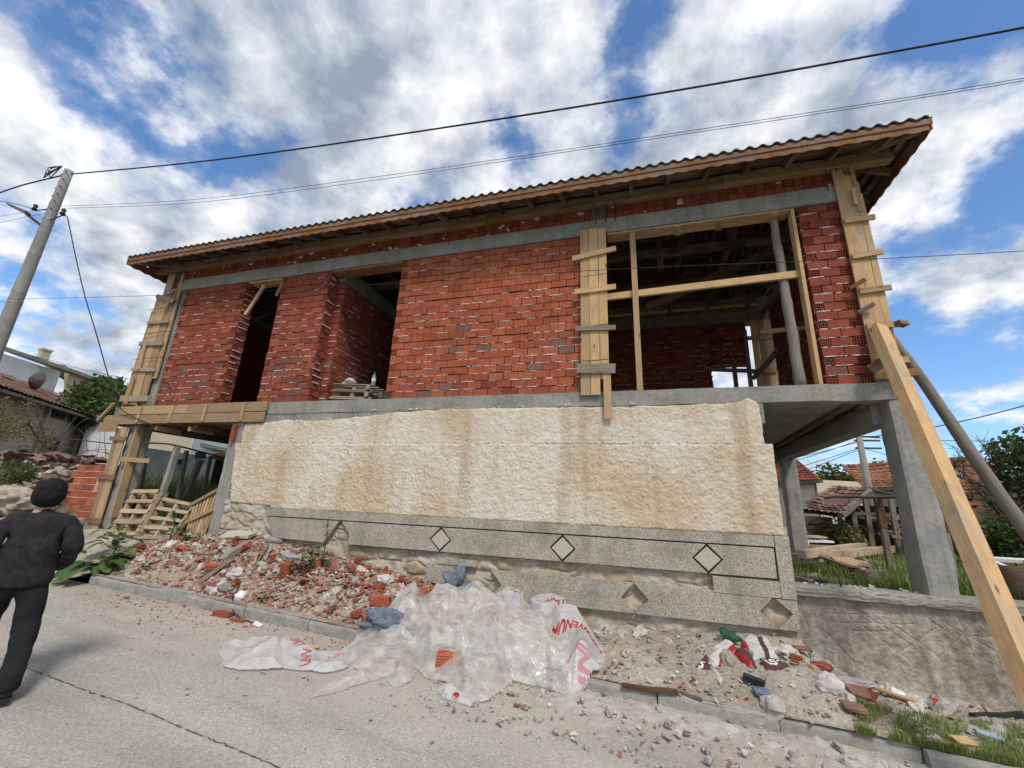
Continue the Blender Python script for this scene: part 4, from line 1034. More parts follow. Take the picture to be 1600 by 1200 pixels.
def props():
    solo('sawn_post', 'thin sawn upright post standing in the large opening beside the planks', 'post', m_wood_new, lambda b: b.beam((.075, 6.17, 1.69), (.06, 6.17, 4.36), .085, .05, Y1, j=.001, seg=6, warp=.004))
    a, c = at(1207, 336, 6.28), at(1251, 602, 6.28)
    c.z = 1.69
    def lg(b):
        P = [a.lerp(c, i/22)+Vector((.012*nz(i*.4, 1), .01*nz(i*.3, 4), 0)) for i in range(23)]
        b.tube(P, [.052+.018*i/22+(.006 if i in (5, 12, 16) else 0) for i in range(23)], 12, rough=.04)
    solo('log_prop', 'round grey debarked log propping the lintel at the right of the large opening', 'log prop', m_log, lg, smooth=True)
    solo('jamb_board', 'long pale board on edge against the right brick jamb of the large opening', 'board', m_wood_new, lambda b: b.beam((2.325, 6.20, 1.69), (2.33, 6.20, 4.39), .045, .15, Y1, seg=5, warp=.004))
    solo('cross_rail', 'long sawn rail nailed across the large opening at half height', 'rail', m_wood_new, lambda b: b.beam(at(938, 466, 6.22), at(1252, 428, 6.22), .05, .105, (0, 0, 1), seg=6, warp=.005, rnd=.7))
    solo('short_rail', 'short pale batten tied across behind the round log prop', 'batten', m_wood_new, lambda b: b.beam(at(1188, 519, 7.3), at(1268, 512, 7.3), .04, .07, (0, 0, 1)))
    solo('diagonal_board', 'split board hanging diagonally in the narrow left opening', 'board', m_wood, lambda b: b.beam(at(413, 446, 6.16), at(383, 492, 6.10), .07, .035, Y1, seg=4, warp=.01, rnd=.9))
    # rear corner seen through the opening
    f = thing('column_formwork', 'board formwork of the rear corner column seen through the large opening', 'formwork', (2.95, 10.1, 1.7))
    x0 = at(1178, 560, 10.05).x; x1 = at(1210, 560, 10.05).x
    w = (x1-x0)/3
    boards(f, 'board', [((x0+w*(i+.5), 10.05, 1.69), (x0+w*(i+.5), 10.05, 4.35), w-.008, .028, Y1) for i in range(3)], m_wood_new)
    boards(f, 'cleat', [((x0-.1, 10.01, z), (x1+.08, 10.01, z+.01), .09, .03, Y1) for z in (2.3, 3.1, 3.9)], m_wood, seg=1)
    solo('brace_log', 'dark crooked log leaning against the rear column formwork inside', 'log', m_log, lambda b: b.tube([at(1176, 592, 9.7), at(1200, 566, 9.6), at(1214, 548, 9.5), at(1222, 533, 9.4)], [.05, .055, .05, .05], 8, rough=.05), smooth=True)
    solo('inner_rail', 'grey rail across the rear window gap inside the large room', 'rail', m_wood_grey, lambda b: b.beam(at(1102, 577, 9.8), at(1182, 580, 9.8), .05, .08, (0, 0, 1)))
    for (u, lab) in ((1150, 'slim dark upright post left of the bright rear window gap'), (1173, 'slim dark upright post right of the bright rear window gap')):
        p = at(u, 600, 10.0); solo('window_post', lab, 'post', m_oldwood, lambda b: b.beam((p.x, 10.0, 1.69), (p.x, 10.0, 4.1 if u > 1160 else 3.4), .08, .08, Y1))
    # stacked boards on the floor
    for i, (u0, u1, v, m) in enumerate(((958, 984, 600, m_wood_new), (955, 988, 605, m_wood))):
        a = at(u0, v, 6.9); c = at(u1, v, 6.9); z = 1.72+(.05 if i == 0 else 0)
        solo('board_offcut', ('upper' if i == 0 else 'lower')+' board offcut of the pair on the floor slab beside the plank shutter', 'board', m, lambda b: b.beam((a.x, 6.75, z), (c.x, 6.7, z), .16, .04, (0, 0, 1)))
    # slanting braces on the street side
    top = at(1372, 512, 6.0); low = at(1606, 1060, 4.1); d = low-top
    t = (-1.9-top.z)/d.z; foot = top+d*t; foot.z = road(foot.x, foot.y)+.01
    def br(b): b.beam(top, foot, .155, .12, (0.35, -1, 0), rnd=.8, seg=14, warp=.006, j=.0015)
    solo('timber_brace', 'long new squared timber slanting from the street up to the right corner column', 'timber brace', m_wood_new, br)
    a, c = at(1392, 528, 6.32), at(1652, 898, 6.45)
    def lg2(b):
        P = [a.lerp(c, i/18)+Vector((.012*math.sin(i*.35), 0, .012*math.sin(i*.5))) for i in range(19)]
        b.tube(P, [.055+.02*i/18 for i in range(19)], 12, rough=.05)
    solo('log_brace', 'dark grey round log slanting down to the yard behind the squared timber', 'log brace', m_log, lg2, smooth=True)
props()
def slatrack(name, label, BL, BR, TL, TR=None, ns=6, nst=3, sw=.072, th=.085, mat=None, group=None, sh=.022, off=0):
    """pallet lying in the plane BL-BR-TL: slats run BL-BR, stringers run BL-TL"""
    TR = TR or BR+(TL-BL)
    r = thing(name, label, 'pallet' if 'pallet' in name else 'rack', tuple(BL), group)
    n = (BR-BL).cross(TL-BL).normalized()
    if n.dot(-BL) < 0: n = -n
    for i in range(nst):
        t = (i+.04)/(nst-.92) if nst > 1 else .5
        mb = MB(); mb.beam(BL.lerp(BR, t), TL.lerp(TR, t), .05, th, n, j=.002); mb.build('stringer', mat or m_pallet, r)
    for i in range(ns):
        t = (i+.12)/(ns-.76); a, c = BL.lerp(TL, t), BR.lerp(TR, t); e = (c-a).normalized()*.02
        mb = MB(); o = n*(th/2+sh/2); mb.beam(a-e+o, c+e+o, sw*R.uniform(.8, 1.15), sh, n, j=.003); mb.build('slat', mat or m_pallet, r)
    for i in range(max(2, ns//2)):
        t = (i+.12)/(max(2, ns//2)-.76); a, c = BL.lerp(TL, t), BR.lerp(TR, t); o = n*(-th/2-sh/2)
        mb = MB(); mb.beam(a+o, c+o, sw, sh, n, j=.003); mb.build('back_slat', mat or m_pallet, r)
    return r
slatrack('wooden_pallet', 'leftmost wooden pallet leaning by the board clad column, its slats towards the road', at(163, 853, 5.75), at(205, 856, 5.7), at(212, 768, 6.25), ns=6, group='pallets leaning under the left overhang')
slatrack('wooden_pallet', 'older reddish wooden pallet squeezed between the two slatted pallets', at(188, 856, 5.95), at(222, 856, 5.9), at(228, 772, 6.4), ns=5, group='pallets leaning under the left overhang', mat=m_wood_eave)
slatrack('wooden_pallet', 'middle wooden pallet showing its three long stringers, weeds growing in front', at(203, 861, 5.72), at(258, 859, 5.75), at(256, 780, 6.3), TR=at(306, 790, 6.3), ns=6, group='pallets leaning under the left overhang', sh=.02)
# light crate side with thin upright bars
def rack():
    BL, BR, TL, TR = at(287, 848, 5.9), at(318, 838, 6.05), at(305, 786, 6.15), at(345, 763, 6.2)
    r = thing('slatted_rack', 'pale slatted panel with thin upright bars leaning on the concrete column', 'rack', tuple(BL))
    for i in range(8):
        t = i/7; mb = MB(); mb.beam(BL.lerp(BR, t), TL.lerp(TR, t), .035, .02, Y1); mb.build('bar', m_wood_new, r)
    for t in (.98, .52): mb = MB(); mb.beam(BL.lerp(TL, t)+Vector((-.06, -.03, -.03)), BR.lerp(TR, t)+Vector((.05, -.03, .02)), .05, .06, Y1); mb.build('cross_bar', m_wood, r)
rack()
# pallets, sack and bottle on the slab in the wide left opening
pp = at(500, 628, 6.62); pp.z = 1.69
for i in range(3):
    z = 1.755+i*.145
    BL = Vector((-5.55+.02*i, 6.42+.02*i, z)); BR = Vector((-4.78, 6.62, z)); TL = BL+Vector((.03, .85, 0))
    r = thing('wooden_pallet', ('bottom', 'middle', 'topmost')[i]+' grey pallet of the stack in the wide left opening', 'pallet', tuple(BL), 'pallets stacked in the opening')
    for k in range(3):
        mb = MB(); y = BL.y+.42*k
        for q in range(3): x = lerp(BL.x+.06, BR.x-.06, q/2); mb.box(x-.04, x+.04, y-.02+.1, y+.02+.1, z-.045, z+.045, j=.002)
        mb.beam((BL.x, y, z-.055), (BR.x, y+.2, z-.055), .09, .02); mb.build('stringer', m_wood_grey, r)
    for k in range(6): y = BL.y+.84*k/5; mb = MB(); mb.beam((BL.x, y, z+.056), (BR.x, y+.2, z+.056), .10, .02, j=.002); mb.build('slat', m_wood_grey, r)
m_sack = simple('paper_sack', (.42, .36, .33), (.6, .55, .52), 7, .9, .6)
solo('cement_sack', 'crumpled pale cement sack on the left end of the pallet stack', 'sack', m_sack, lambda b: [b.rock((-5.36, 6.66, 2.17), .11, (1.3, 1, .55), sub=3, amp=.35)], smooth=True)
def m_plas(name, col, alpha, rough=.25, tint=None):
    m, t, b = M_(name); co = obj_co(t)
    wr = t.voro(t.vmath('ADD', co, t.vmath('SCALE', co)), 8.0, 'DISTANCE_TO_EDGE'); wr = t.ramp(t.math('ADD', wr, t.math('MULTIPLY', t.noise(co, 12, 4, .6), .25)), [(0, 1), (.28, .1), (.6, 0)])
    finish(t, b, col, rough, t.math('ADD', wr, t.math('MULTIPLY', t.noise(co, 30, 4, .6), .5)), .45, .010, .6)
    tr = t.n.new('ShaderNodeBsdfTransparent'); tr.inputs[0].default_value = (*(tint or (1, 1, 1)), 1)
    tl = t.n.new('ShaderNodeBsdfTranslucent'); tl.inputs[0].default_value = (*col, 1)
    m1 = t.n.new('ShaderNodeMixShader'); m1.inputs[0].default_value = .3; t.lk(b.outputs[0], m1.inputs[1]); t.lk(tl.outputs[0], m1.inputs[2])
    m2 = t.n.new('ShaderNodeMixShader'); fac = t.ramp(t.noise(co, 7, 6, .65), [(.3, alpha*.55), (.5, alpha), (.7, min(.9, alpha*1.7))])
    t.lk(fac, m2.inputs[0]); t.lk(tr.outputs[0], m2.inputs[1]); t.lk(m1.outputs[0], m2.inputs[2])
    t.lk(m2.outputs[0], t.n['Material Output'].inputs[0]); return m
m_pet = m_plas('clear_bottle_plastic', (.55, .60, .62), .45, .15); m_petg = m_plas('green_bottle_plastic', (.05, .15, .09), .5, .2, (.4, .8, .5))
m_capred = simple('red_plastic', (.28, .02, .02), (.38, .035, .03), 10, .4, 0); m_capblue = simple('blue_plastic', (.03, .12, .42), (.05, .2, .5), 10, .4, 0)
m_white = simple('white_print', (.62, .60, .58), (.74, .72, .70), 6, .7, .1)
def bottle(label, p, q, r, mat, cap, name='plastic_bottle', lbl=None, crush=0):
    p, q = Vector(p), Vector(q); b = MB(); prof = [(0, .6), (.03, .95), (.10, 1), (.30, .96), (.34, .90), (.38, .97), (.62, 1), (.72, .9), (.82, .62), (.90, .36), (.97, .34)]
    o = thing(name, label, 'bottle', tuple(p))
    b.tube([p.lerp(q, t)+Vector((crush*nz(t*6, 1)*r, 0, crush*nz(t*5, 7)*r)) for t, _ in prof], [r*s*(1-crush*.25*abs(nz(t*9, 3))) for t, s in prof], 14, rough=crush*.12); b.build('bottle_body', mat, o, True)
    b = MB(); b.tube([p.lerp(q, .95), p.lerp(q, 1.03)], r*.42, 12); b.build('cap', cap, o, True)
    if lbl: b = MB(); b.tube([p.lerp(q, .40), p.lerp(q, .60)], r*1.02, 14, cap=False); b.build('wrapper', lbl, o, True)
bottle('clear plastic water bottle standing on the pallet stack in the opening', (-4.90, 6.78, 2.115), (-4.90, 6.78, 2.40), .042, m_pet, m_capblue, lbl=m_white)
def loosebricks():
    n = 0
    for k in range(5):
        for i in range(3 if k < 3 else 2):
            x = -4.55+i*.265+.03*(k % 2); z = 1.69+k*.128; mb = MB(); mb.box(0, .25, 0, .12, 0, .122, R.random(), .003)
            o = mb.build('stacked_brick', m_brick_dark); o.location = (x+R.uniform(-.01, .01), 8.2, z)
            tag(o, 'whole hollow brick in the small stack at the back of the wide left opening', 'brick', 'bricks stacked inside the wide left opening')
loosebricks()

# ------------------------------------------------------------------ boundary wall on the right
def boundary():
    r = thing('boundary_wall', 'low weathered rendered wall with a rough concrete coping running right from the house', 'wall', (3.5, 6.2, -1.7))
    mb = MB(); x0, x1 = 1.69, 9.5
    def fn(u, v):
        x = lerp(x0, x1, u); z = lerp(-2.1, -.845, v)
        sc = .0
        for (a, b_, c, d_) in SCR:
            # shallow scored lines in the render
            dx, dz = x-a, z-b_; L = math.hypot(c-a, d_-b_); tt = (dx*(c-a)+dz*(d_-b_))/L
            if 0 < tt < L: 
                dd = abs(dx*(d_-b_)-dz*(c-a))/L
                if dd < .012: sc = max(sc, .010*(1-dd/.012))
        return (x, 6.115-.02*fbm(x, z, 0, 1.8)-.009*fbm(x, z, 5, 9, 4)-.03*(1-v)*abs(nz(x, z, 1, 2))+sc, z)
    SCR = [(a, b_, c, d_) for a, b_, c, d_ in [(2.1, -.95, 2.7, -1.4), (2.25, -.92, 2.75, -1.25), (2.4, -.9, 2.95, -1.32), (2.05, -1.02, 2.7, -.95), (2.1, -1.1, 2.8, -1.04), (2.2, -1.17, 2.6, -1.13), (2.85, -.9, 3.4, -1.35), (2.95, -1.35, 3.35, -.95), (3.05, -.98, 3.5, -1.25), (3.2, -.9, 3.25, -1.3), (2.6, -1.35, 3.0, -1.05), (3.3, -1.1, 3.9, -1.05), (3.5, -.95, 3.45, -1.4), (1.95, -1.2, 2.2, -1.5)]]
    mb.grid(560, 90, fn); mb.build('rendered_face', m_bwall, r)
    b = MB(); b.box(1.70, 9.5, 6.16, 6.46, -2.1, -.84); b.build('wall_core', m_clay, r)
    mb = MB()
    def cf(u, v):
        x = lerp(1.70, 9.5, u); zt = -.735-.006*(x-1.7); prof = [(6.16, zt-.115), (6.075, zt-.112), (6.045, zt-.105), (6.035, zt-.06), (6.038, zt-.02), (6.06, zt-.003), (6.10, zt), (6.2, zt+.004), (6.35, zt), (6.52, zt-.01), (6.56, zt-.12)]
        k = v*10; a = int(min(9.999, k)); f = k-a; p, q = prof[a], prof[a+1]
        n = .011*fbm(x, v*2, 0, 3)+.007*fbm(x, v*3, 3, 13, 3)
        low = .018*max(0, fbm(x, 9, 0, 5)) if v < .3 else 0
        return (x, lerp(p[0], q[0], f)-n, lerp(p[1], q[1], f)+n*.7+low)
    mb.grid(420, 30, cf); mb.build('coping', m_coping, r, False)
boundary()
# low brick wall and tumbled stone wall on the left
def leftwalls():
    r = thing('low_brick_wall', 'low wall of pink red hollow bricks joining the board clad column to the stone wall', 'wall', (-11.1, 6.3, -.8))
    mb = MB(); mo = MB(); k = 0; z = -.62
    b = MB(); b.box(-11.95, -10.5, 6.30, 6.52, -1.0, -.63, j=.01); b.build('wall_base', m_coping, r)
    while z < .42:
        x = -11.9+(.12 if k % 2 else 0)
        while x < -10.56:
            w = min(.25, -10.52-x); mb.box(x, x+w-.006, 6.30+R.uniform(-.006, .006), 6.5, z, z+.122, min(.9, max(.2, R.gauss(.6, .2))), .002); x += w
        mo.box(-11.9, -10.54, 6.303, 6.49, z-.012, z, .5, 0); k += 1; z += .137
    mb.add(mo, 1); mb.build('brick_courses', [m_brick, m_mortar], r)
    r = thing('stone_wall', 'tumbledown dry stone and clay wall with a rough capping at the far left', 'wall', (-14, 6.4, -.8))
    mb = MB()
    x0, x1 = -19, -11.75
    def fn(u, v):
        x = lerp(x0, x1, u); top = .60+.03*(-11.8-x)+.06*fbm(x, 0, 0, 1.5); z = lerp(-1.0, top, v)
        d, p = noise.voronoi(Vector((x*3.2+.3*fbm(x, z, 0, 2), 0, z*6.5))); e = d[1]-d[0]
        return (x, 6.62+.12*nz(x, 2, 0, .8)-.16*min(1, e*2)*(1-.4*abs(nz(x, z, 0, 1)))-.05*fbm(x, z, 0, 6, 3)-.15*(1-v)**2, z)
    mb.grid(300, 70, fn); mb.build('stone_face', mat_stone('dry_stone', [(.26, .20, .14), (.38, .32, .24), (.44, .38, .30), (.30, .23, .16), (.36, .29, .21)], 3.0, (.10, .07, .05), .10), r, True)
    b = MB(); b.box(x0, x1-.02, 6.66, 7.1, -1, .52, j=.01); b.build('clay_core', m_clay, r)
    b = MB()
    for i in range(60): x = lerp(x0, x1, i/60); b.rock((x, 6.70+R.uniform(-.1, .1), .60+.03*(-11.8-x)), R.uniform(.09, .2), (1.6, 1.3, .3), R.random(), amp=.5)
    b.build('capping', m_tile_old, r)
    for i, (u, v, y, rr, lab) in enumerate(((22, 782, 5.9, .50, 'large rounded pale boulder at the foot of the stone wall behind the man'), (12, 830, 5.6, .36, 'smaller pale boulder below the largest one, behind the man'), (62, 775, 6.2, .22, 'mid sized brown stone right of the large boulder'))):
        p = at(u, v, y); solo('boulder', lab, 'boulder', m_fieldstone, lambda b: b.rock(p, rr, (1.3, .9, .58), .9, rot=Euler((0, 0, 0)), sub=4, amp=.55), smooth=True)
    pts = [(40+R.uniform(-40, 60), R.uniform(735, 850)) for _ in range(60)]
    for (u, v) in pts:
        p = at(u, v, R.uniform(5.9, 6.35)); p.z = max(p.z, G(p.x, p.y)+.03)
        s = R.uniform(.05, .14); mb = MB(); mb.rock((0, 0, 0), s, (1.3, 1, .6), R.random(), sub=2, amp=.5); o = mb.build('fallen_stone', m_fieldstone, None); o.location = p
        tag(o, ('small' if s < .08 else 'medium' if s < .11 else 'larger')+' brown field stone in the clay at the foot of the stone wall, '+('upper' if v < 775 else 'middle' if v < 812 else 'lower')+(' left' if u < 45 else ' right'), 'stone', 'stones fallen from the left wall')
leftwalls()
solo('clay_bank', 'bank of brown clay slumped against the stone wall at the far left', 'clay bank', m_clay, lambda b: b.grid(80, 24, lambda u, v: (lerp(-17, -11.0, u), lerp(5.1, 6.7, v), G(lerp(-17, -11, u), lerp(5.1, 6.7, v))-.05+(.85 if u < .8 else .85*(1-(u-.8)/.2))*v**1.3*.9+.10*fbm(u*6, v*2, 0, 1.5))), smooth=True)

# ------------------------------------------------------------------ utility pole, lamp, cables
PB = Vector((-13.35, 5.2, 0)); PB.z = G(PB.x, PB.y)
def upole():
    r = thing('utility_pole', 'tall tapered concrete utility pole with steel bands at the left of the street', 'utility pole', tuple(PB))
    top = at(108, 267, 5.2); H = top.z-PB.z
    PBx = top.x
    mb = MB(); mb.tube([(PBx, 5.2, PB.z-.1)]+[(PBx, 5.2, PB.z+H*i/14) for i in range(1, 15)], [.165-.075*i/14 for i in range(15)], 20); mb.build('shaft', m_polecon, r, True)
    def rad(z): return .165-.075*(z-PB.z)/H
    for u, v in ((74, 345), (67, 357), (50, 399), (22, 459), (20, 470), (17, 474)):
        z = at(u, v, 5.2).z; mb = MB(); mb.tube([(PBx, 5.2, z-.008), (PBx, 5.2, z+.012)], rad(z)+.006, 20); mb.build('steel_band', m_steel, r)
    for z in [top.z-.12-.22*k for k in range(6)]: mb = MB(); mb.tube([(PBx-.16, 5.15, z), (PBx+.14, 5.12, z+.02)], .012, 6); mb.build('step_bolt', m_steel, r)
    # insulators and bracket hooks
    for u, v, s in ((60, 326, -1), (104, 333, 1)):
        p = at(u, v, 5.2); mb = MB(); mb.tube([(PBx, 5.2, p.z-.12), (p.x, 5.15, p.z-.1), (p.x, 5.12, p.z-.02)], .014, 6); mb.build('insulator_hook', m_black, r)
        mb = MB(); mb.tube([p+Vector((0, -.06, -.09)), p+Vector((0, -.06, -.05)), p+Vector((0, -.06, -.02)), p+Vector((0, -.06, .04)), p+Vector((0, -.06, .07))], [.05, .055, .03, .05, .03], 12); mb.build('insulator', m_black, r, True)
    mb = MB(); q = at(88, 272, 5.2)
    for k in range(9): a = q+Vector((R.uniform(-.18, .12), -.12, R.uniform(-.12, .14))); mb.tube([a, a+Vector((R.uniform(-.15, .15), R.uniform(-.05, .05), R.uniform(-.15, .15))), Vector((PBx, 5.05, q.z))], .012, 5)
    mb.build('cable_clamp', m_black, r)
    # street lamp on its arm
    a, c, e = at(64, 352, 5.15), at(40, 333, 4.9), at(14, 320, 4.7)
    l = thing('street_lamp', 'slim grey street lamp head on a short arm clamped to the utility pole', 'street lamp', tuple(a))
    mb = MB(); mb.tube([a+Vector((.05, .05, -.06)), a, c], .03, 8); mb.build('arm', m_rust, l, True)
    mb = MB(); mb.beam(c+Vector((.1, 0, -.02)), e, .16, .05, (0, 0, 1), taper=.7); mb.build('lamp_head', simple('lamp_grey', (.10, .11, .11), (.17, .17, .16), 9, .5, .1), l)
upole()
def cable(name, label, pts, r, mat=m_black, twist=False, group=None):
    P = []
    pts = [Vector(p) for p in pts]
    for i in range(len(pts)-1):
        p0 = pts[max(0, i-1)]; p1 = pts[i]; p2 = pts[i+1]; p3 = pts[min(len(pts)-1, i+2)]
        n = 22
        for k in range(n):
            t = k/n; P.append(.5*((2*p1)+(-p0+p2)*t+(2*p0-5*p1+4*p2-p3)*t*t+(-p0+3*p1-3*p2+p3)*t**3))
    P.append(pts[-1]); mb = MB()
    if twist:
        for s in range(2):
            Q = []; L = 0
            for i, p in enumerate(P):
                if i: L += (p-P[i-1]).length
                a = L*2*PI/.45+s*PI; Q.append(p+Vector((0, math.cos(a)*r*.8, math.sin(a)*r*.8)))
            # resample finer for the twist
            mb.tube(Q, r, 6)
    else: mb.tube(P, r, 6)
    return tag(mb.build(name, mat, None, True), label, 'cable', group)
yc = 5.2
cable('power_cable', 'thick black twisted power cable crossing the sky from the pole top to the upper right', [at(112, 272, yc), at(300, 254, yc), at(500, 228, yc), at(800, 183, yc), at(1100, 134, yc), at(1400, 80, yc), at(1600, 43, yc), at(1900, -14, yc)], .016, twist=False)
cable('power_cable', 'thick black cable leaving the pole top towards the left edge', [at(98, 274, yc), at(40, 288, 5.3), at(0, 301, 5.4), at(-80, 330, 5.6)], .018)
for k, (dv0, dv1) in enumerate(((0, 0), (5, 4))):
    cable('telephone_wire', ('upper' if k == 0 else 'lower')+' of the two thin parallel wires running over the roof', [at(100, 322+dv0*.7, yc), at(300, 312+dv0, yc), at(560, 280+dv0, yc), at(800, 246+dv1, yc), at(1100, 201+dv1, yc), at(1400, 155+dv1, yc), at(1600, 122+dv1, yc), at(1800, 88, yc)], .0045, group=None)
    cable('telephone_wire', ('upper' if k == 0 else 'lower')+' of the two thin wires left of the utility pole', [at(98, 322+dv0, yc), at(0, 338+dv0*2, 5.3), at(-80, 350+dv0*3, 5.4)], .0045)
cable('low_wire', 'single thin wire strung low across the front of the house', [at(30, 467, yc), at(200, 463, yc), at(400, 455, yc), at(640, 441, yc), at(955, 421, yc), at(1240, 409, yc), at(1400, 403, yc), at(1600, 392, yc), at(1800, 380, yc)], .004)
cable('low_wire', 'single thin wire leaving the pole low at the left edge', [at(30, 467, yc), at(0, 472, 5.3), at(-60, 480, 5.4)], .004)
cable('service_cable', 'twisted cable hanging from the pole down to the left corner of the house', [at(92, 338, 5.2), at(104, 338, 5.2), at(108, 352, 5.25), at(118, 400, 5.35), at(132, 460, 5.5), at(150, 520, 5.65), at(170, 590, 5.8), at(186, 634, 5.95), at(205, 650, 6.0), at(238, 664, 6.02)], .011)
cable('lamp_cable', 'thin dark cable running from the left edge to the pole insulator', [at(56, 328, 5.2), at(30, 320, 5.1), at(0, 314, 5.0), at(-60, 303, 4.9)], .008)
cable('house_wire', 'thin dark wire sagging behind the house from the white house towards the left column', [at(0, 543, 12), at(60, 558, 11.5), at(120, 575, 11), at(200, 592, 10)], .008)
cable('far_cable', 'dark cable crossing the sky at the right behind the slanting timbers', [at(1360, 683, 12), at(1450, 669, 12), at(1530, 652, 11.5), at(1600, 634, 11), at(1700, 606, 10)], .011)
# ------------------------------------------------------------------ trees, plants, grass
def leafcloud(mb, blobs, n, s, seed=0, hole=.0, flat=1.0):
    rr = random.Random(seed); tot = sum(b[3]**2 for b in blobs)
    for (x, y, z, r) in blobs:
        for k in range(int(n*r*r/tot)):
            while True:
                p = Vector((rr.gauss(0, .5), rr.gauss(0, .5), rr.gauss(0, .5)))
                if p.length < 1.25: break
            p = p.normalized()*(p.length**.6)*r
            if noise.noise(Vector((x, y, z))+p*(1.6/r)) < hole: continue
            c = Vector((x, y, z))+Vector((p.x, p.y, p.z*flat)); a = Euler((rr.random()*6, rr.random()*6, rr.random()*6)).to_matrix()
            q = s*rr.uniform(.5, 1.3); b = len(mb.v)
            for (u, v) in ((0, -1), (.55, -.2), (0, 1), (-.55, -.2)): mb.v.append(tuple(c+a @ Vector((u*q, v*q, 0))))
            mb.face([b, b+1, b+2, b+3], rr.random())
def limbs(mb, base, h, r, n, spread, seed, lev=2, up=.6):
    rr = random.Random(seed); ends = []
    def br(p, d, L, r, lev):
        P = [p]; dd = d.copy()
        for i in range(5): dd = (dd+Vector((rr.gauss(0, .13), rr.gauss(0, .13), rr.gauss(.03, .08)))).normalized(); P.append(P[-1]+dd*L/5)
        mb.tube(P, [r*(1-.13*i) for i in range(6)], 6 if lev > 0 else 4); ends.append(P[-1])
        if lev > 0:
            for k in range(n): br(P[rr.choice((2, 3, 4, 5))], (dd*up+Vector((rr.gauss(0, spread), rr.gauss(0, spread), rr.gauss(.1, spread*.7)))).normalized(), L*rr.uniform(.32, .58), r*.5, lev-1)
    br(Vector(base), Vector((0, 0, 1)), h, r, lev); return ends
def tree(label, base, h, r, blobs, nleaf, ls, mat, seed, hole=-.1, name='tree', n=4, lev=2, cat='tree', group=None):
    o = thing(name, label, cat, tuple(base), group)
    mb = MB(); limbs(mb, base, h, r, n, .6, seed, lev); mb.build('trunk', m_bark, o, True)
    mb = MB(); leafcloud(mb, blobs, nleaf, ls, seed, hole); mb.build('crown', mat, o)
    return o
def gb(base, lst): return [(base.x+a, base.y+b, base.z+c, r) for a, b, c, r in lst]
def onground(u, v, r, dz=0):
    p = atr(u, v, r); p.z = G(p.x, p.y)-.06+dz; return p
def grass(name, label, spots, mat, hmin, hmax, w=.006, seed=1):
    rr = random.Random(seed); mb = MB()
    for (x, y, z) in spots:
        h = rr.uniform(hmin, hmax); a = rr.random()*6.28; l = rr.uniform(.1, .6)*h; b = len(mb.v); r = rr.random()
        dx, dy = math.cos(a), math.sin(a); ww = w*rr.uniform(.6, 1.4)
        mb.v += [(x-dy*ww, y+dx*ww, z), (x+dy*ww, y-dx*ww, z), (x+dx*l*.4+dy*ww*.7, y+dy*l*.4-dx*ww*.7, z+h*.6), (x+dx*l*.4-dy*ww*.7, y+dy*l*.4+dx*ww*.7, z+h*.6), (x+dx*l, y+dy*l, z+h)]
        mb.face([b, b+1, b+2, b+3], r); mb.face([b+3, b+2, b+4], r)
    return tag(mb.build(name, mat, None), label, 'grass', kind='stuff')
def patch(n, x0, x1, y0, y1, cond=None, power=1.0, seed=3):
    rr = random.Random(seed); o = []
    while len(o) < n:
        x = rr.uniform(x0, x1); y = y0+(y1-y0)*rr.random()**power
        if cond and not cond(x, y): continue
        if noise.noise(Vector((x*1.1, y*1.1, 3))) < -.35: continue
        o.append((x, y, G(x, y)-.04))
    return o
grass('grass', 'lush green grass covering the yard behind the low wall', patch(52000, 1.9, 17, 6.7, 26, lambda x, y: x < y*1.15 and x > y*.14, 1.7), m_grass, .06, .26, .007)
grass('grass', 'rough tall grass and weeds growing in the yard under the left overhang', patch(44000, -22, -7.2, 7.2, 19, lambda x, y: -2.6*y < x < -.9*y, 1.4, 5), m_grass_dim, .25, .7, .012, 4)
vs = []
rr_ = random.Random(9)
while len(vs) < 5200:
    u, v = rr_.uniform(1340, 1640), rr_.uniform(1100, 1215)
    lo = 1108+(u-1340)*.12; 
    if v < lo or v > lo+60+.1*(u-1340): continue
    if noise.noise(Vector((u*.03, v*.045, 1))) < -.12: continue
    p = atg(u, v); vs.append((p.x, p.y, V(p.x, p.y)))
grass('grass', 'patch of short weedy grass on the verge at the bottom right', vs, m_grass, .02, .09, .0028, 6)
def leaf(mb, base, d, L, w, droop, rnd):
    """broad leaf bent over, two halves folded along the midrib"""
    side = Vector((-d.y, d.x, 0)).normalized(); n = 6; b = len(mb.v)
    for i in range(n+1):
        t = i/n; c = base+d*(L*t)+Vector((0, 0, -droop*L*t*t)); ww = w*math.sin(PI*min(1, .08+.92*t))**.7*(1-.25*t)*(1+.10*math.sin(i*4.1+rnd*9)); z = .18*ww
        if i == n: ww = .002
        for s in (-1, 0, 1): mb.v.append(tuple(c+side*(s*ww)+Vector((0, 0, abs(s)*z+.004*math.sin(i*2.3+s)))))
    for i in range(n):
        a = b+i*3
        mb.face([a, a+1, a+4, a+3], rnd); mb.face([a+1, a+2, a+5, a+4], min(1, rnd+.1))
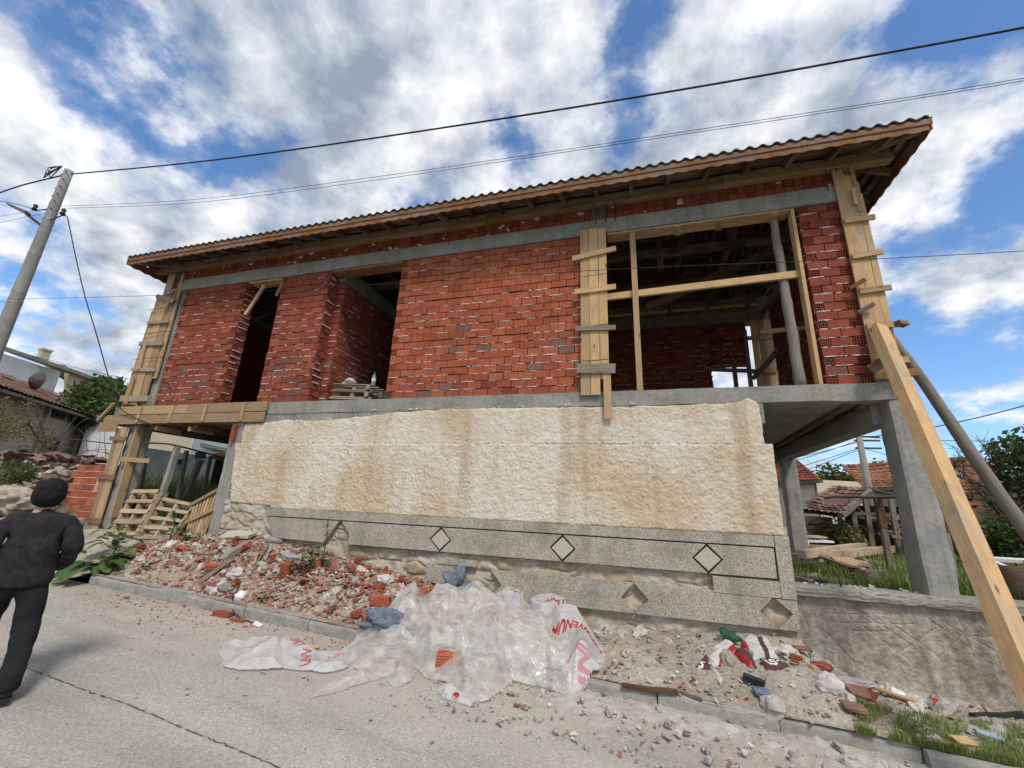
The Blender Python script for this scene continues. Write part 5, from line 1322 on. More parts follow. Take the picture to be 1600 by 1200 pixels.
def plant(label, p, n, L, w, h, seed, name='weed_plant', mat=None, tall=0, cat='plant', group=None):
    rr = random.Random(seed); o = thing(name, label, cat, tuple(p), group); st = MB(); lf = MB(); p = Vector(p)
    if tall: st.tube([p, p+Vector((.02, .02, tall*.5)), p+Vector((-.02, .03, tall))], [.009, .007, .003], 6)
    for k in range(n):
        a = rr.random()*6.28; t = rr.random(); d = Vector((math.cos(a), math.sin(a), rr.uniform(.15, 1.0)*(1.3-.3*t))).normalized()
        b0 = p+Vector((0, 0, tall*t)) if tall else p; e = b0+d*(h*rr.uniform(.4, 1)); s = 1-.55*t if tall else 1
        st.tube([b0, b0.lerp(e, .5)+Vector((0, 0, .02)), e], [.005, .004, .003], 5)
        leaf(lf, e, Vector((d.x, d.y, d.z*.35)).normalized(), L*s*rr.uniform(.6, 1.1), w*s*rr.uniform(.7, 1.1), rr.uniform(.2, .8), rr.random())
    st.build('stem', m_burdock, o, True); lf.build('leaves', m_burdock if mat is None else mat, o, True); return o
def px_v(u, v): p = atg(u, v); p.z = V(p.x, p.y); return p
plant('large broad leaved burdock sprawling over the left end of the kerb', px_v(150, 893), 42, .40, .13, .34, 1)
plant('leafy burdock rising behind the sprawling one at the foot of the pallets', px_v(176, 868), 26, .30, .10, .30, 2, tall=.35)
plant('dark green weed growing between the brick heap and the middle pallet', px_v(262, 852), 13, .22, .075, .22, 3, tall=.42)
plant('low broad leaved weed below the slatted rack', px_v(292, 848), 11, .20, .08, .14, 4)
plant('broad leaved weed in the brick heap with a tall thin seed stalk', px_v(478, 915), 16, .30, .10, .16, 5, tall=.2)
plant('tall thin nettle growing out of the rubble below the notched panel', px_v(500, 893), 22, .11, .028, .07, 6, tall=.62, mat=m_leaf_y)
plant('small green sprig on the kerb stone by the black cable', px_v(372, 935), 9, .07, .02, .05, 7)
plant('small dark tuft beside the black cable on the kerb', px_v(412, 940), 12, .09, .03, .05, 8)
plant('small weed among the bricks near the left end of the heap', px_v(232, 893), 10, .10, .035, .08, 10)
plant('wispy dry weed growing out of the lower right notch of the terrazzo', px_v(1222, 985), 16, .05, .008, .10, 9, tall=.34, mat=m_leaf_y)

# ------------------------------------------------------------------ neighbours on the left
def tiled(name, P, Q, up, pitch=.22, mat=None, parent=None, th=.05, amp=.035, crs=.32, sag=0):
    """pantile slope: eave P->Q, up = vector from eave to ridge"""
    P, Q, up = Vector(P), Vector(Q), Vector(up); L = (Q-P).length; n = (Q-P).cross(up).normalized()
    if n.z < 0: n = -n
    nu = int(L/pitch*5); nv = max(3, int(up.length/crs)); mb = MB(); b = 0
    for j in range(nv):
        b = len(mb.v)
        for jj in (0, 1):
            for i in range(nu+1):
                s = i/nu*L; f = (s/pitch+(.5 if j % 2 else 0)*0) % 1; h = amp*math.sin(PI*f)+(th*.6 if jj == 0 else 0)+.02*nz(s*2, j*3.1)
                t = (j+jj*1.04)/nv
                mb.v.append(tuple(P.lerp(Q, i/nu)+up*t+n*h+Vector((0, 0, -sag*math.sin(PI*i/nu)*math.sin(PI*t)))))
        for i in range(nu): a = b+i; mb.face([a, a+1, a+nu+2, a+nu+1], nz(int(i/5)*1.7, j*2.3, 5)*.9+.5+R.uniform(-.1, .1))
    b = len(mb.v); k = n*.05; mb.v += [tuple(P-k), tuple(Q-k), tuple(Q+up-k), tuple(P+up-k)]; mb.face([b, b+1, b+2, b+3], .3)
    return mb.build(name, mat or m_tile_old, parent, True)
def quadwall(parent, P, Q, z0, z1, mat, th=.3, name='wall', holes=None):
    """straight wall between two plan points"""
    P, Q = Vector((P[0], P[1], 0)), Vector((Q[0], Q[1], 0)); d = (Q-P).normalized(); n = Vector((-d.y, d.x, 0))
    if n.dot(P) < 0: n = -n
    mb = MB(); A = [P, Q, Q+n*th, P+n*th]
    mb.hexa([(a.x, a.y, z0) for a in A]+[(a.x, a.y, z1) for a in A]); return mb.build(name, mat, parent)
def window(parent, u0, u1, v0, v1, plane, frame=m_frame_d, bars=(1, 0), proud=.03, sill=True):
    """window measured on a wall: plane(u,v)->point; the frame is a part, the pane its sub-part"""
    A, B, D_ = plane(u0, v0), plane(u1, v0), plane(u0, v1); A = Vector(A); ex = Vector(B)-A; ex.z = 0; W_ = ex.length; ex.normalize(); H = A.z-Vector(D_).z
    n = Vector((ex.y, -ex.x, 0)); 
    if n.dot(A) > 0: n = -n
    o = A-Vector((0, 0, H)); mb = MB()
    def bar(a, b, c, d_, dep=.05, off=0):
        P = []
        for z in (c, d_):
            for (s, e) in ((a, off+dep), (b, off+dep), (b, off), (a, off)): P.append(o+ex*s+Vector((0, 0, z))+n*e)
        mb.hexa(P)
    t = .07
    bar(0, t, 0, H); bar(W_-t, W_, 0, H); bar(t, W_-t, 0, t); bar(t, W_-t, H-t, H)
    for i in range(bars[0]): x = W_*(i+1)/(bars[0]+1); bar(x-.03, x+.03, t, H-t)
    for i in range(bars[1]): z = H*(i+1)/(bars[1]+1); bar(t, W_-t, z-.02, z+.02)
    if sill: bar(-.06, W_+.06, -.08, -.005, .12)
    f = mb.build('window', frame, parent); mb = MB()
    P = [o+ex*s+Vector((0, 0, z))+n*.015 for s, z in ((t, t), (W_-t, t), (W_-t, H-t), (t, H-t))]
    b = len(mb.v); mb.v += [tuple(p) for p in P]; mb.face([0, 1, 2, 3]); mb.build('pane', m_glass, f)
def planefn(P, Q, off=0):
    P, Q = Vector(P), Vector(Q); d = Q-P; n = Vector((-d.y, d.x, 0)).normalized()
    if n.dot(P) < 0: n = -n
    P = P-n*off
    def f(u, v): r = ray(u, v); return r*(n.dot(P)/n.dot(r))
    return f
def lefthouses():
    P0_ = atr(-60, 700, 17); P0_.z = 0
    a0 = atr(0, 608, 21); zE = 2.98
    d = Vector((-.60, .80, 0)); q = ray(196, 665); 
    A = Vector((a0.x, a0.y, 0)); A0 = A-d*5
    # far end so that it falls on the sight line of the left column
    k = (A.x*q.y-A.y*q.x)/(d.y*q.x-d.x*q.y); Bq = A+d*(k+5)
    zg = -1.6
    r = thing('tiled_cottage', 'long tan cottage with a sagging brown tiled roof and small dark windows', 'house', (A.x, A.y, zg))
    quadwall(r, A0, Bq, zg, zE+.02, m_wall_tan, 4)
    f0 = planefn(A0, Bq)
    n = Vector((d.y, -d.x, 0)); n = n if n.dot(A) < 0 else -n
    zB = zE
    tiled('roof', A0+n*.55+Vector((0, 0, zE-.17)), Bq+d*.3+n*.55+Vector((0, 0, zB-.17)), -n*3.6+Vector((0, 0, 1.5)), parent=r, sag=.15)
    mb = MB(); mb.beam(A0+n*.5+Vector((0, 0, zE-.25)), Bq+n*.5+Vector((0, 0, zB-.25)), .10, .09); mb.build('eave_beam', m_oldwood, r)
    mb = MB()
    for i in range(34): p = A0.lerp(Bq, i/33)+Vector((0, 0, zE-.12)); mb.beam(p-n*.2+Vector((0, 0, .05)), p+n*.52+Vector((0, 0, -.08)), .07, .08)
    mb.build('rafter_tails', m_oldwood, r)
    # jutting bay
    f1 = planefn(A0, Bq, .0)
    p0 = f1(82, 640); 
    for (u0, u1, v0, v1, b) in ((84, 104, 640, 653, (1, 0)), (149, 168, 659, 670, (1, 0))): window(r, u0, u1, v0, v1, planefn(A0, Bq, .02), bars=b, sill=False)
    for (u0, u1, v0, v1) in ((124, 160, 684, 712), (66, 96, 682, 705)): window(r, u0, u1, v0, v1, planefn(A0, Bq, .02), bars=(2, 1), frame=m_log)
    fp = planefn(A0, Bq, .04); mb = MB(); a, b, c, e = fp(117, 705), fp(166, 713), fp(164, 730), fp(115, 726); mb.hexa([c+n*.0, e, e-n*.1, c-n*.1, b, a, a-n*.1, b-n*.1]); mb.build('white_panel', m_wall_white, r)
    for (u, v0, v1) in ((136, 648, 690), (80, 632, 690)):
        a, b = fp(u, v0), fp(u-10, v1); mb = MB(); mb.beam((a.x, a.y, a.z), (a.x, a.y, zg), .16, .10, tuple(n)); mb.build('pilaster', m_wall_tan, r)
    # white house behind
    r = thing('white_house', 'white two storey house with a flat grey roof edge rising behind the tiled cottage', 'house', tuple(atr(60, 600, 30).xy)+(-1,))
    C0, C1 = atr(-70, 560, 28), atr(100, 568, 31)
    zt = atr(60, 566, 29.5).z
    quadwall(r, C0, C1, -1, zt, m_wall_white, 6)
    mb = MB(); c0 = atr(-75, 560, 27.2); c1 = atr(117, 566, 30.4); mb.hexa([(c0.x, c0.y, zt), (c1.x, c1.y, zt), (c1.x-3, c1.y+6, zt), (c0.x-3, c0.y+6, zt), (c0.x, c0.y, zt+.16), (c1.x, c1.y, zt+.16), (c1.x-3, c1.y+6, zt+.16), (c0.x-3, c0.y+6, zt+.16)]); mb.build('roof_slab', m_coping, r)
    p = atr(68, 556, 30); mb = MB(); mb.box(p.x-.16, p.x+.16, p.y-.16, p.y+.16, zt+.2, p.z+.25); mb.box(p.x-.2, p.x+.2, p.y-.2, p.y+.2, p.z+.25, p.z+.33); mb.build('chimney', m_wall_tan, r)
    # gabled wing
    g0, g1 = atr(96, 620, 31), atr(150, 640, 33); pk = atr(101, 577, 31.4); lowp = atr(138, 602, 32.6)
    mb = MB(); dv = Vector((-.5, 1, 0))*4
    A_ = [Vector((g0.x, g0.y, -1)), Vector((g1.x, g1.y, -1)), Vector((g1.x, g1.y, lowp.z-.6)), Vector((pk.x, pk.y, pk.z-.1)), Vector((g0.x, g0.y, pk.z-.1))]
    b = 0; mb.v = [tuple(p) for p in A_]+[tuple(p+dv) for p in A_]; mb.face([0, 1, 2, 3, 4]); mb.face([9, 8, 7, 6, 5]); [mb.face([i, (i+1) % 5, 5+(i+1) % 5, 5+i]) for i in range(5)]
    mb.build('gable_wall', m_wall_cream, r)
    mb = MB(); e = atr(142, 606, 32.9); mb.beam(pk+Vector((-.3, -.3, .1)), e+Vector((0, -.3, 0)), .9, .22, (0, 0, 1)); mb.build('gable_roof_edge', m_coping, r)
    # dish
    p = atr(57, 594, 26); o = thing('satellite_dish', 'dark round satellite dish behind the ridge of the tiled cottage', 'satellite dish', tuple(p))
    mb = MB()
    mb.grid(16, 5, lambda u, v: tuple(p+Vector((math.cos(u*2*PI)*v*.5, .25*v*v-.2, math.sin(u*2*PI)*v*.4)))); mb.build('dish', m_frame_d, o, True)
    mb = MB(); mb.beam(p, (p.x, p.y+.1, p.z-1.6), .06, .06, Y1); mb.build('mast', m_rust, o)
    b_ = atr(150, 640, 27); b_.z = -1
    zc = atr(150, 618, 27).z
    tree('bushy green tree standing behind the tiled cottage roof', b_, 4.5, .14, [(b_.x+a, b_.y+c, zc+e, r_) for a, c, e, r_ in ((-.4, .4, -.2, 1.1), (1.3, -.8, -.5, 1.0), (.3, 0, .2, .8), (-1.5, 1.0, -.5, .7), (2.0, -1.2, -1.0, .8))], 7500, .12, m_leaf, 21)
lefthouses()
def leftyard():
    # shrub over the stone wall, dry branches
    b_ = Vector((-15.0, 7.15, -.6)); z0 = atr(35, 660, 15).z
    tree('olive green straggly shrub growing over the stone wall at the left edge', b_, 1.7, .05, [(at(15, 655, 7.2).x, 7.2, at(15, 655, 7.2).z, .62), (at(50, 680, 7.1).x, 7.1, at(50, 680, 7.1).z, .42), (at(-20, 655, 7.2).x, 7.2, at(-20, 655, 7.2).z, .7), (at(70, 690, 7.0).x, 7.0, at(70, 690, 7.0).z, .25)], 6500, .032, m_leaf_y, 22, hole=.02, name='shrub', cat='shrub', n=5)
    b_ = at(30, 760, 5.95); tree('small dark green weed bush clinging to the stone wall', b_+Vector((0, 0, -.2)), .25, .01, [(at(22, 742, 5.9).x, 5.9, at(22, 742, 5.9).z, .28), (at(44, 738, 5.95).x, 5.95, at(44, 738, 5.9).z, .16)], 3600, .022, m_leaf, 23, name='bush', cat='shrub', n=3, lev=1)
    b_ = at(130, 735, 9.0); b_.z = -.6; o = thing('bare_vine', 'tangle of bare dry vine branches above the low brick wall', 'vine', tuple(b_)); mb = MB()
    rr = random.Random(5)
    for k in range(26):
        a = at(rr.uniform(60, 185), rr.uniform(690, 735), rr.uniform(7.6, 9)); P = [a]
        dd = Vector((rr.gauss(0, 1), .1, rr.gauss(0, .35))).normalized()
        for i in range(7): dd = (dd+Vector((rr.gauss(0, .2), 0, rr.gauss(0, .22)))).normalized(); P.append(P[-1]+dd*.22)
        mb.tube(P, [.012*(1-.1*i) for i in range(8)], 4)
    mb.build('branches', m_bark, o)
    cable('vine_wire', 'rusty rail wire strung above the stone wall towards the clad column', [at(-20, 672, 7.5), at(60, 680, 7.5), at(120, 687, 7.4), at(180, 694, 7.2)], .014, m_rust)
    # cream house beyond the overhang
    r = thing('cream_house', 'cream rendered house with a white wing seen under the left overhang', 'house', tuple(atr(260, 720, 22).xy)+(-1,))
    a, b = atr(222, 700, 22), atr(298, 700, 22.5); c = atr(365, 700, 26)
    quadwall(r, a, b, -1, 3.3, m_wall_cream, .4); quadwall(r, b+Vector((.02, 0, 0)), c, -1, atr(330, 672, 25).z, m_wall_white, 4)
    mb = MB(); p = atr(299, 700, 23.6); mb.tube([(p.x, p.y, -1), (p.x, p.y, 4)], .35, 16); mb.build('downpipe_shaft', m_greywall, r, True)
    mb = MB(); p, q = atr(296, 697, 23), atr(356, 700, 25); p.z = q.z = atr(330, 699, 24).z; mb.beam(p, q, .5, .15); mb.build('ledge', m_coping, r)
    # grey green boundary sheet wall
    r = thing('sheet_fence', 'grey green sheet wall with dark patches behind the tall grass on the left', 'fence', tuple(atr(280, 735, 17).xy)+(-.5,))
    a, b = atr(205, 705, 16), atr(360, 715, 18.5); quadwall(r, a, b, -.6, atr(280, 707, 17).z, m_greywall, .1, 'sheet')
    fz = planefn(a, b, .06)
    for u0, u1, v0, v1 in ((278, 292, 718, 726), (305, 322, 706, 716)):
        mb = MB(); P = [fz(u0, v0), fz(u1, v0), fz(u1, v1), fz(u0, v1)]; mb.v = [tuple(p) for p in P]; mb.face([3, 2, 1, 0]); mb.build('opening', m_painted_dark, r)  # flat near-black quads on the face of the sheet
    # little red roof at the right end
    r = thing('lean_to_shed', 'small shed with a broken red tiled roof beside the second concrete column', 'shed', tuple(atr(345, 715, 15).xy)+(-.5,))
    e0, e1 = atr(322, 712, 14.5), atr(372, 722, 14); tiled('roof', e0, e1, Vector((.2, 1.6, .55)), parent=r, mat=m_tile_orange); quadwall(r, e0+Vector((0, .3, 0)), e1+Vector((0, .3, 0)), -.6, e0.z-.05, m_painted_dark, .5)
    # garden posts
    for i, (u0, v0, u1, v1, rng, w, m, lab) in enumerate(((278, 697, 262, 745, 11, .09, m_conc, 'pale concrete garden post with a wire frame beside the clad column'), (292, 704, 283, 752, 12, .07, m_log, 'dark thin garden post just right of the pale concrete one'), (313, 720, 293, 770, 12.2, .10, m_oldwood, 'thick weathered garden post leaning right in the tall grass'), (329, 712, 322, 748, 13, .06, m_log, 'thin garden post nearest the second concrete column'), (228, 714, 222, 750, 13, .06, m_conc, 'thin pale garden post next to the lower column formwork'))):
        a, c = atr(u0, v0, rng), atr(u1, v1, rng); a = Vector((c.x+.15*(a.x-c.x), c.y+.15*(a.y-c.y), a.z)) if False else a
        g = G(c.x, c.y)-.1; c = c+(c-a)*max(0, (g-c.z)/(c.z-a.z)); solo('garden_post', lab, 'post', m, lambda b: b.beam(c, a, w, w, Y1, j=.004, seg=3, warp=.01), 'garden posts under the left overhang')
    cable('frame_wire', 'dark wire frame rail joining the garden posts', [atr(222, 692, 11), atr(255, 693, 11), atr(279, 697, 11), atr(330, 710, 12), atr(362, 718, 12)], .018, m_rust)
leftyard()
# ------------------------------------------------------------------ neighbours on the right
def righthouses():
    # cream house with red roof
    r = thing('cream_house', 'cream house with a red tiled hipped roof seen beside the rear column on the right', 'house', tuple(atr(1250, 760, 34).xy)+(-1,))
    a, b = atr(1205, 760, 35), atr(1276, 760, 32); quadwall(r, a, b, -1.5, atr(1250, 751, 33).z, m_wall_cream, 6); 
    e0, e1 = atr(1200, 747, 34.2), atr(1284, 750, 31.4); e0.z = e1.z = atr(1260, 750, 32).z
    mb = tiled('roof', e0, e1, Vector((-.4, 3.4, 1.9)), pitch=.25, mat=m_tile_red, parent=r)
    # hip side
    mb = MB(); dv = Vector((-.4, 3.4, 1.9)); mb.v = [tuple(e1), tuple(e1+Vector((-.3, 6.8, 0))), tuple(e1+dv+Vector((-1.5, 0, 0))), tuple(e1+dv)]; mb.face([0, 1, 2, 3], .5); mb.build('hip', m_tile_red, r)
    mb = MB(); mb.beam(e0+Vector((0, .1, -.1)), e1+Vector((0, .1, -.1)), .25, .2); mb.build('eave_board', m_oldwood, r)
    p = atr(1276, 775, 32); mb = MB(); mb.tube([(p.x, p.y-.05, -1), (p.x, p.y-.05, e0.z)], .07, 8); mb.build('downpipe', m_greywall, r)
    # long tiled houses on the skyline
    for i, (u0, v0, u1, v1, rng, rise, wallv, m, wm, lab) in enumerate(((1350, 758, 1440, 766, 27, 1.35, 800, m_tile_orange, m_wall_tan, 'low tan house with a patched red tiled roof behind the collapsed shed'), (1478, 770, 1625, 772, 24, 1.55, 800, m_tile_orange, m_wall_cream, 'cream house with a long orange tiled roof behind the slanting timbers'))):
        e0, e1 = atr(u0, v0, rng), atr(u1, v1, rng*.97); e0.z = e1.z = (e0.z+e1.z)/2
        r = thing('tiled_house', lab, 'house', (e0.x, e0.y, -1.2)); quadwall(r, e0+Vector((0, .4, 0)), e1+Vector((0, .4, 0)), -1.4, e0.z+.05, wm, 5)
        tiled('roof', e0, e1, Vector((.2, 2.6, rise)), pitch=.25, mat=m, parent=r, sag=.12)
        mb = MB(); mb.beam(e0+Vector((0, 0, -.05)), e1+Vector((0, 0, -.05)), .15, .12); mb.build('eave_beam', m_oldwood, r)
        pf = planefn(e0+Vector((0, .4, 0)), e1+Vector((0, .4, 0)), .02)
        if i == 1:
            window(r, 1512, 1519, 776, 783, pf, bars=(0, 0), sill=False)
            p = atr(1492, 755, 24.6); mb = MB(); mb.box(p.x-.5, p.x+.35, p.y, p.y+.6, e0.z, p.z+.35, j=.04); mb.box(p.x-.1, p.x+.3, p.y, p.y+.5, p.z+.35, p.z+.55); mb.build('chimney', m_wall_cream, r)
            q0, q1 = atr(1500, 798, 21), atr(1535, 790, 21.5); mb = tiled('porch_roof', q0, q1, Vector((-.3, 1.3, .35)), mat=m_tile_red, parent=r)
            yw = atr(1560, 800, 23); mb = MB(); w0, w1 = atr(1534, 800, 22.9), atr(1605, 800, 22.4); mb.hexa([(w0.x, w0.y, -1.4), (w1.x, w1.y, -1.4), (w1.x, w1.y+.3, -1.4), (w0.x, w0.y+.3, -1.4), (w0.x, w0.y, e0.z-.1), (w1.x, w1.y, e0.z-.1), (w1.x, w1.y+.3, e0.z-.1), (w0.x, w0.y+.3, e0.z-.1)]); mb.build('yellow_wall', simple('ochre_render', (.26, .20, .09), (.36, .29, .15), 1.5), r)
            w0 = atr(1592, 790, 21.8); mb = MB(); mb.box(w0.x, w0.x+.7, w0.y, w0.y+.2, -1.3, e0.z-.2); mb.build('brown_door', m_rust, r)
    # collapsed barn
    r = thing('collapsed_barn', 'half collapsed open fronted barn with a sagging tiled roof and dark timbers', 'barn', tuple(atr(1340, 820, 15).xy)+(-.8,))
    L0, L1 = atr(1240, 795, 14.2), atr(1315, 806, 12.6); Rg0, Rg1 = atr(1300, 760, 17), atr(1362, 762, 15.5)
    tiled('roof', L0, L1, Rg0-L0, pitch=.24, parent=r, sag=.12, mat=m_tile_old)
    quadwall(r, atr(1318, 800, 15.6), atr(1440, 800, 15.6), -1.1, atr(1362, 770, 15.6).z-.35, m_painted_dark, .3, 'dark_back')  # back wall painted near-black for the unlit depth of the barn
    quadwall(r, atr(1240, 820, 14.9), atr(1285, 820, 14.4), -1, atr(1250, 806, 14.6).z, m_stone, .4, 'stone_side')
    mb = MB(); rr = random.Random(3)
    a, c = atr(1314, 806, 12.7), atr(1362, 766, 15.3); mb.beam(a, c, .12, .10); mb.beam(c, atr(1408, 778, 15), .12, .10)
    mb.build('gable_rafter', m_oldwood, r)
    for k in range(15):
        u = rr.uniform(1322, 1405); v = rr.uniform(800, 838); p = atr(u, v, rr.uniform(13.8, 15.2)); q = p+Vector((rr.uniform(-1.6, 1.6), rr.uniform(-.4, .4), rr.uniform(-.25, .3)))
        mb = MB(); mb.beam(p, q, .09, .06, j=.008); mb.build('fallen_timber', m_log if k % 2 else m_oldwood, r)
    for u in (1330, 1352, 1392): p = atr(u, 800, 14.2); mb = MB(); mb.beam((p.x, p.y, -1), (p.x+.05, p.y, .6), .10, .10, Y1); mb.build('barn_post', m_log, r)
    # far utility pole
    a, c = atr(1341, 677, 24), atr(1360, 770, 24); c = Vector((a.x, a.y, -1.2))
    r = thing('utility_pole', 'distant grey utility pole with three short crossarms behind the collapsed barn', 'utility pole', tuple(c))
    mb = MB(); mb.tube([c, a], [.17, .11], 10); mb.build('shaft', m_polecon, r, True)
    for v in (682, 688, 700): p = atr(1343, v, 24); mb = MB(); mb.beam((a.x-.2, a.y, p.z), (a.x+.75, a.y, p.z-.02), .07, .07); mb.build('crossarm', m_frame_d, r)
    for i, (v0, u1, v1) in enumerate(((688, 1180, 735), (700, 1180, 746), (702, 1180, 760), (690, 1200, 722))):
        cable('distant_line', ['topmost', 'second', 'third', 'lowest'][i]+' of the distant lines running left from the far utility pole', [atr(1343, v0, 24), atr((1343+u1)/2, (v0+v1)/2+3, 24), atr(u1, v1, 24)], .013)
    for i, (v0, v1) in enumerate(((683, 686), (699, 728))):
        cable('distant_line', ['upper', 'lower'][i]+' of the distant lines running right from the far utility pole', [atr(1345, v0, 24), atr(1400, (v0+v1)/2+1, 24), atr(1460, v1+2, 24), atr(1600, v1+4+i*20, 24)], .012)
    # trees
    def T(u, v, rng, bl, nl, ls, m, seed, lab, h, tr=.1, **k):
        b_ = atr(u, 800, rng); b_.z = -1.2; bb = [(atr(a, b, rng).x, atr(a, b, rng).y+d, atr(a, b, rng).z, r_) for a, b, d, r_ in bl]
        tree(lab, b_, h, tr, bb, nl, ls, m, seed, **k)
    T(1300, 770, 38, [(1300, 753, 0, 1.2), (1290, 762, 0, 1.0), (1313, 758, .5, .9)], 3500, .13, m_leaf, 31, 'dark round tree between the cream house and the barn roof', 2.5)
    T(1325, 770, 38, [(1325, 758, 0, .9), (1337, 762, 0, .8)], 2600, .12, m_leaf_y, 32, 'pale thin tree just left of the distant utility pole', 2.2)
    T(1380, 770, 36, [(1380, 752, 0, 1.3), (1370, 758, 0, .9), (1392, 756, 0, 1.0)], 3200, .13, m_leaf, 33, 'dark tree rising behind the patched roof left of the near column', 2.5)
    T(1600, 780, 13, [(1592, 735, 0, .42), (1610, 712, 0, .5), (1625, 750, 0, .6), (1600, 765, 0, .35), (1604, 700, .5, .3)], 2600, .065, m_leaf, 34, 'green leafy tree at the right edge with sparse outer twigs', 1.7, tr=.045, n=7, lev=3)
    b_ = atr(1560, 780, 12.5); b_.z = -.9; o = thing('bare_tree', 'leafless twiggy tree branching left of the green tree at the right edge', 'tree', tuple(b_))
    mb = MB(); b2 = atr(1590, 780, 12.6); b2.z = -.9
    limbs(mb, b2, 1.7, .05, 9, .55, 44, 3, up=.8); mb.build('trunk', m_bark, o, True)
    mb = MB(); leafcloud(mb, [(atr(1570, 700, 12.5).x, 8.5, atr(1570, 700, 12.5).z, .9)], 500, .03, 8); mb.build('buds', m_leaf_y, o)
    T(1570, 860, 12, [(1565, 846, 0, .35), (1592, 842, 0, .42), (1540, 850, 0, .22)], 3000, .045, m_leaf, 35, 'dark bush growing behind the grass right of the squared timber', .7, name='bush', cat='shrub')
    T(1485, 850, 13, [(1485, 838, 0, .35), (1478, 826, 0, .25)], 1800, .05, m_leaf_y, 36, 'small bush with white blossom between the near column and the squared timber', .5, name='bush', cat='shrub')
    T(1300, 850, 14, [(1305, 838, 0, .45), (1325, 842, 0, .35), (1290, 845, 0, .3)], 3000, .05, m_leaf_y, 37, 'pale green bush at the foot of the collapsed barn', .5, name='bush', cat='shrub')
    # vine posts
    for u0, v0, u1, v1, lab in ((1304, 780, 1320, 858, 'brown topped concrete vine post nearest the rear column'), (1369, 778, 1393, 893, 'brown topped concrete vine post in front of the collapsed barn'), (1462, 785, 1492, 900, 'brown topped vine post just right of the big concrete column'), (1580, 792, 1604, 880, 'vine post behind the dark log brace at the right edge')):
        c = atg(u1, v1); c.z -= .05; rng = math.hypot(c.x, c.y); a = atr(u0, v0, rng); a = Vector((c.x, c.y, a.z)); r = thing('vine_post', lab, 'post', tuple(c), 'vine posts in the yard')
        m_ = c.lerp(a, .6); mb = MB(); mb.beam(c, m_, .085, .085, Y1, j=.003); mb.build('lower_post', m_log, r); mb = MB(); mb.beam(m_, a, .10, .10, Y1, j=.003); mb.build('rusty_sleeve', m_rust, r)
    solo('vine_rail', 'thin dark rail laid across the tops of the vine posts', 'rail', m_oldwood, lambda b: b.tube([atr(1288, 778, 11.3), atr(1304, 776, 11.2), atr(1370, 777, 10.1), atr(1412, 776, 9.6)], .03, 7))
    for u0, v0, u1, v1, lab in ((1528, 796, 1548, 858, 'thin black pole left of the dark log brace'), (1500, 800, 1525, 880, 'thin grey slanting pole beside the squared timber'), (1546, 800, 1560, 850, 'second thin black pole left of the dark log brace')):
        c = atg(u1, v1); rng = math.hypot(c.x, c.y); a = atr(u0, v0, rng); solo('garden_pole', lab, 'pole', m_frame_d, lambda b: b.tube([c, (c.x, c.y, a.z)], .03, 6))
righthouses()
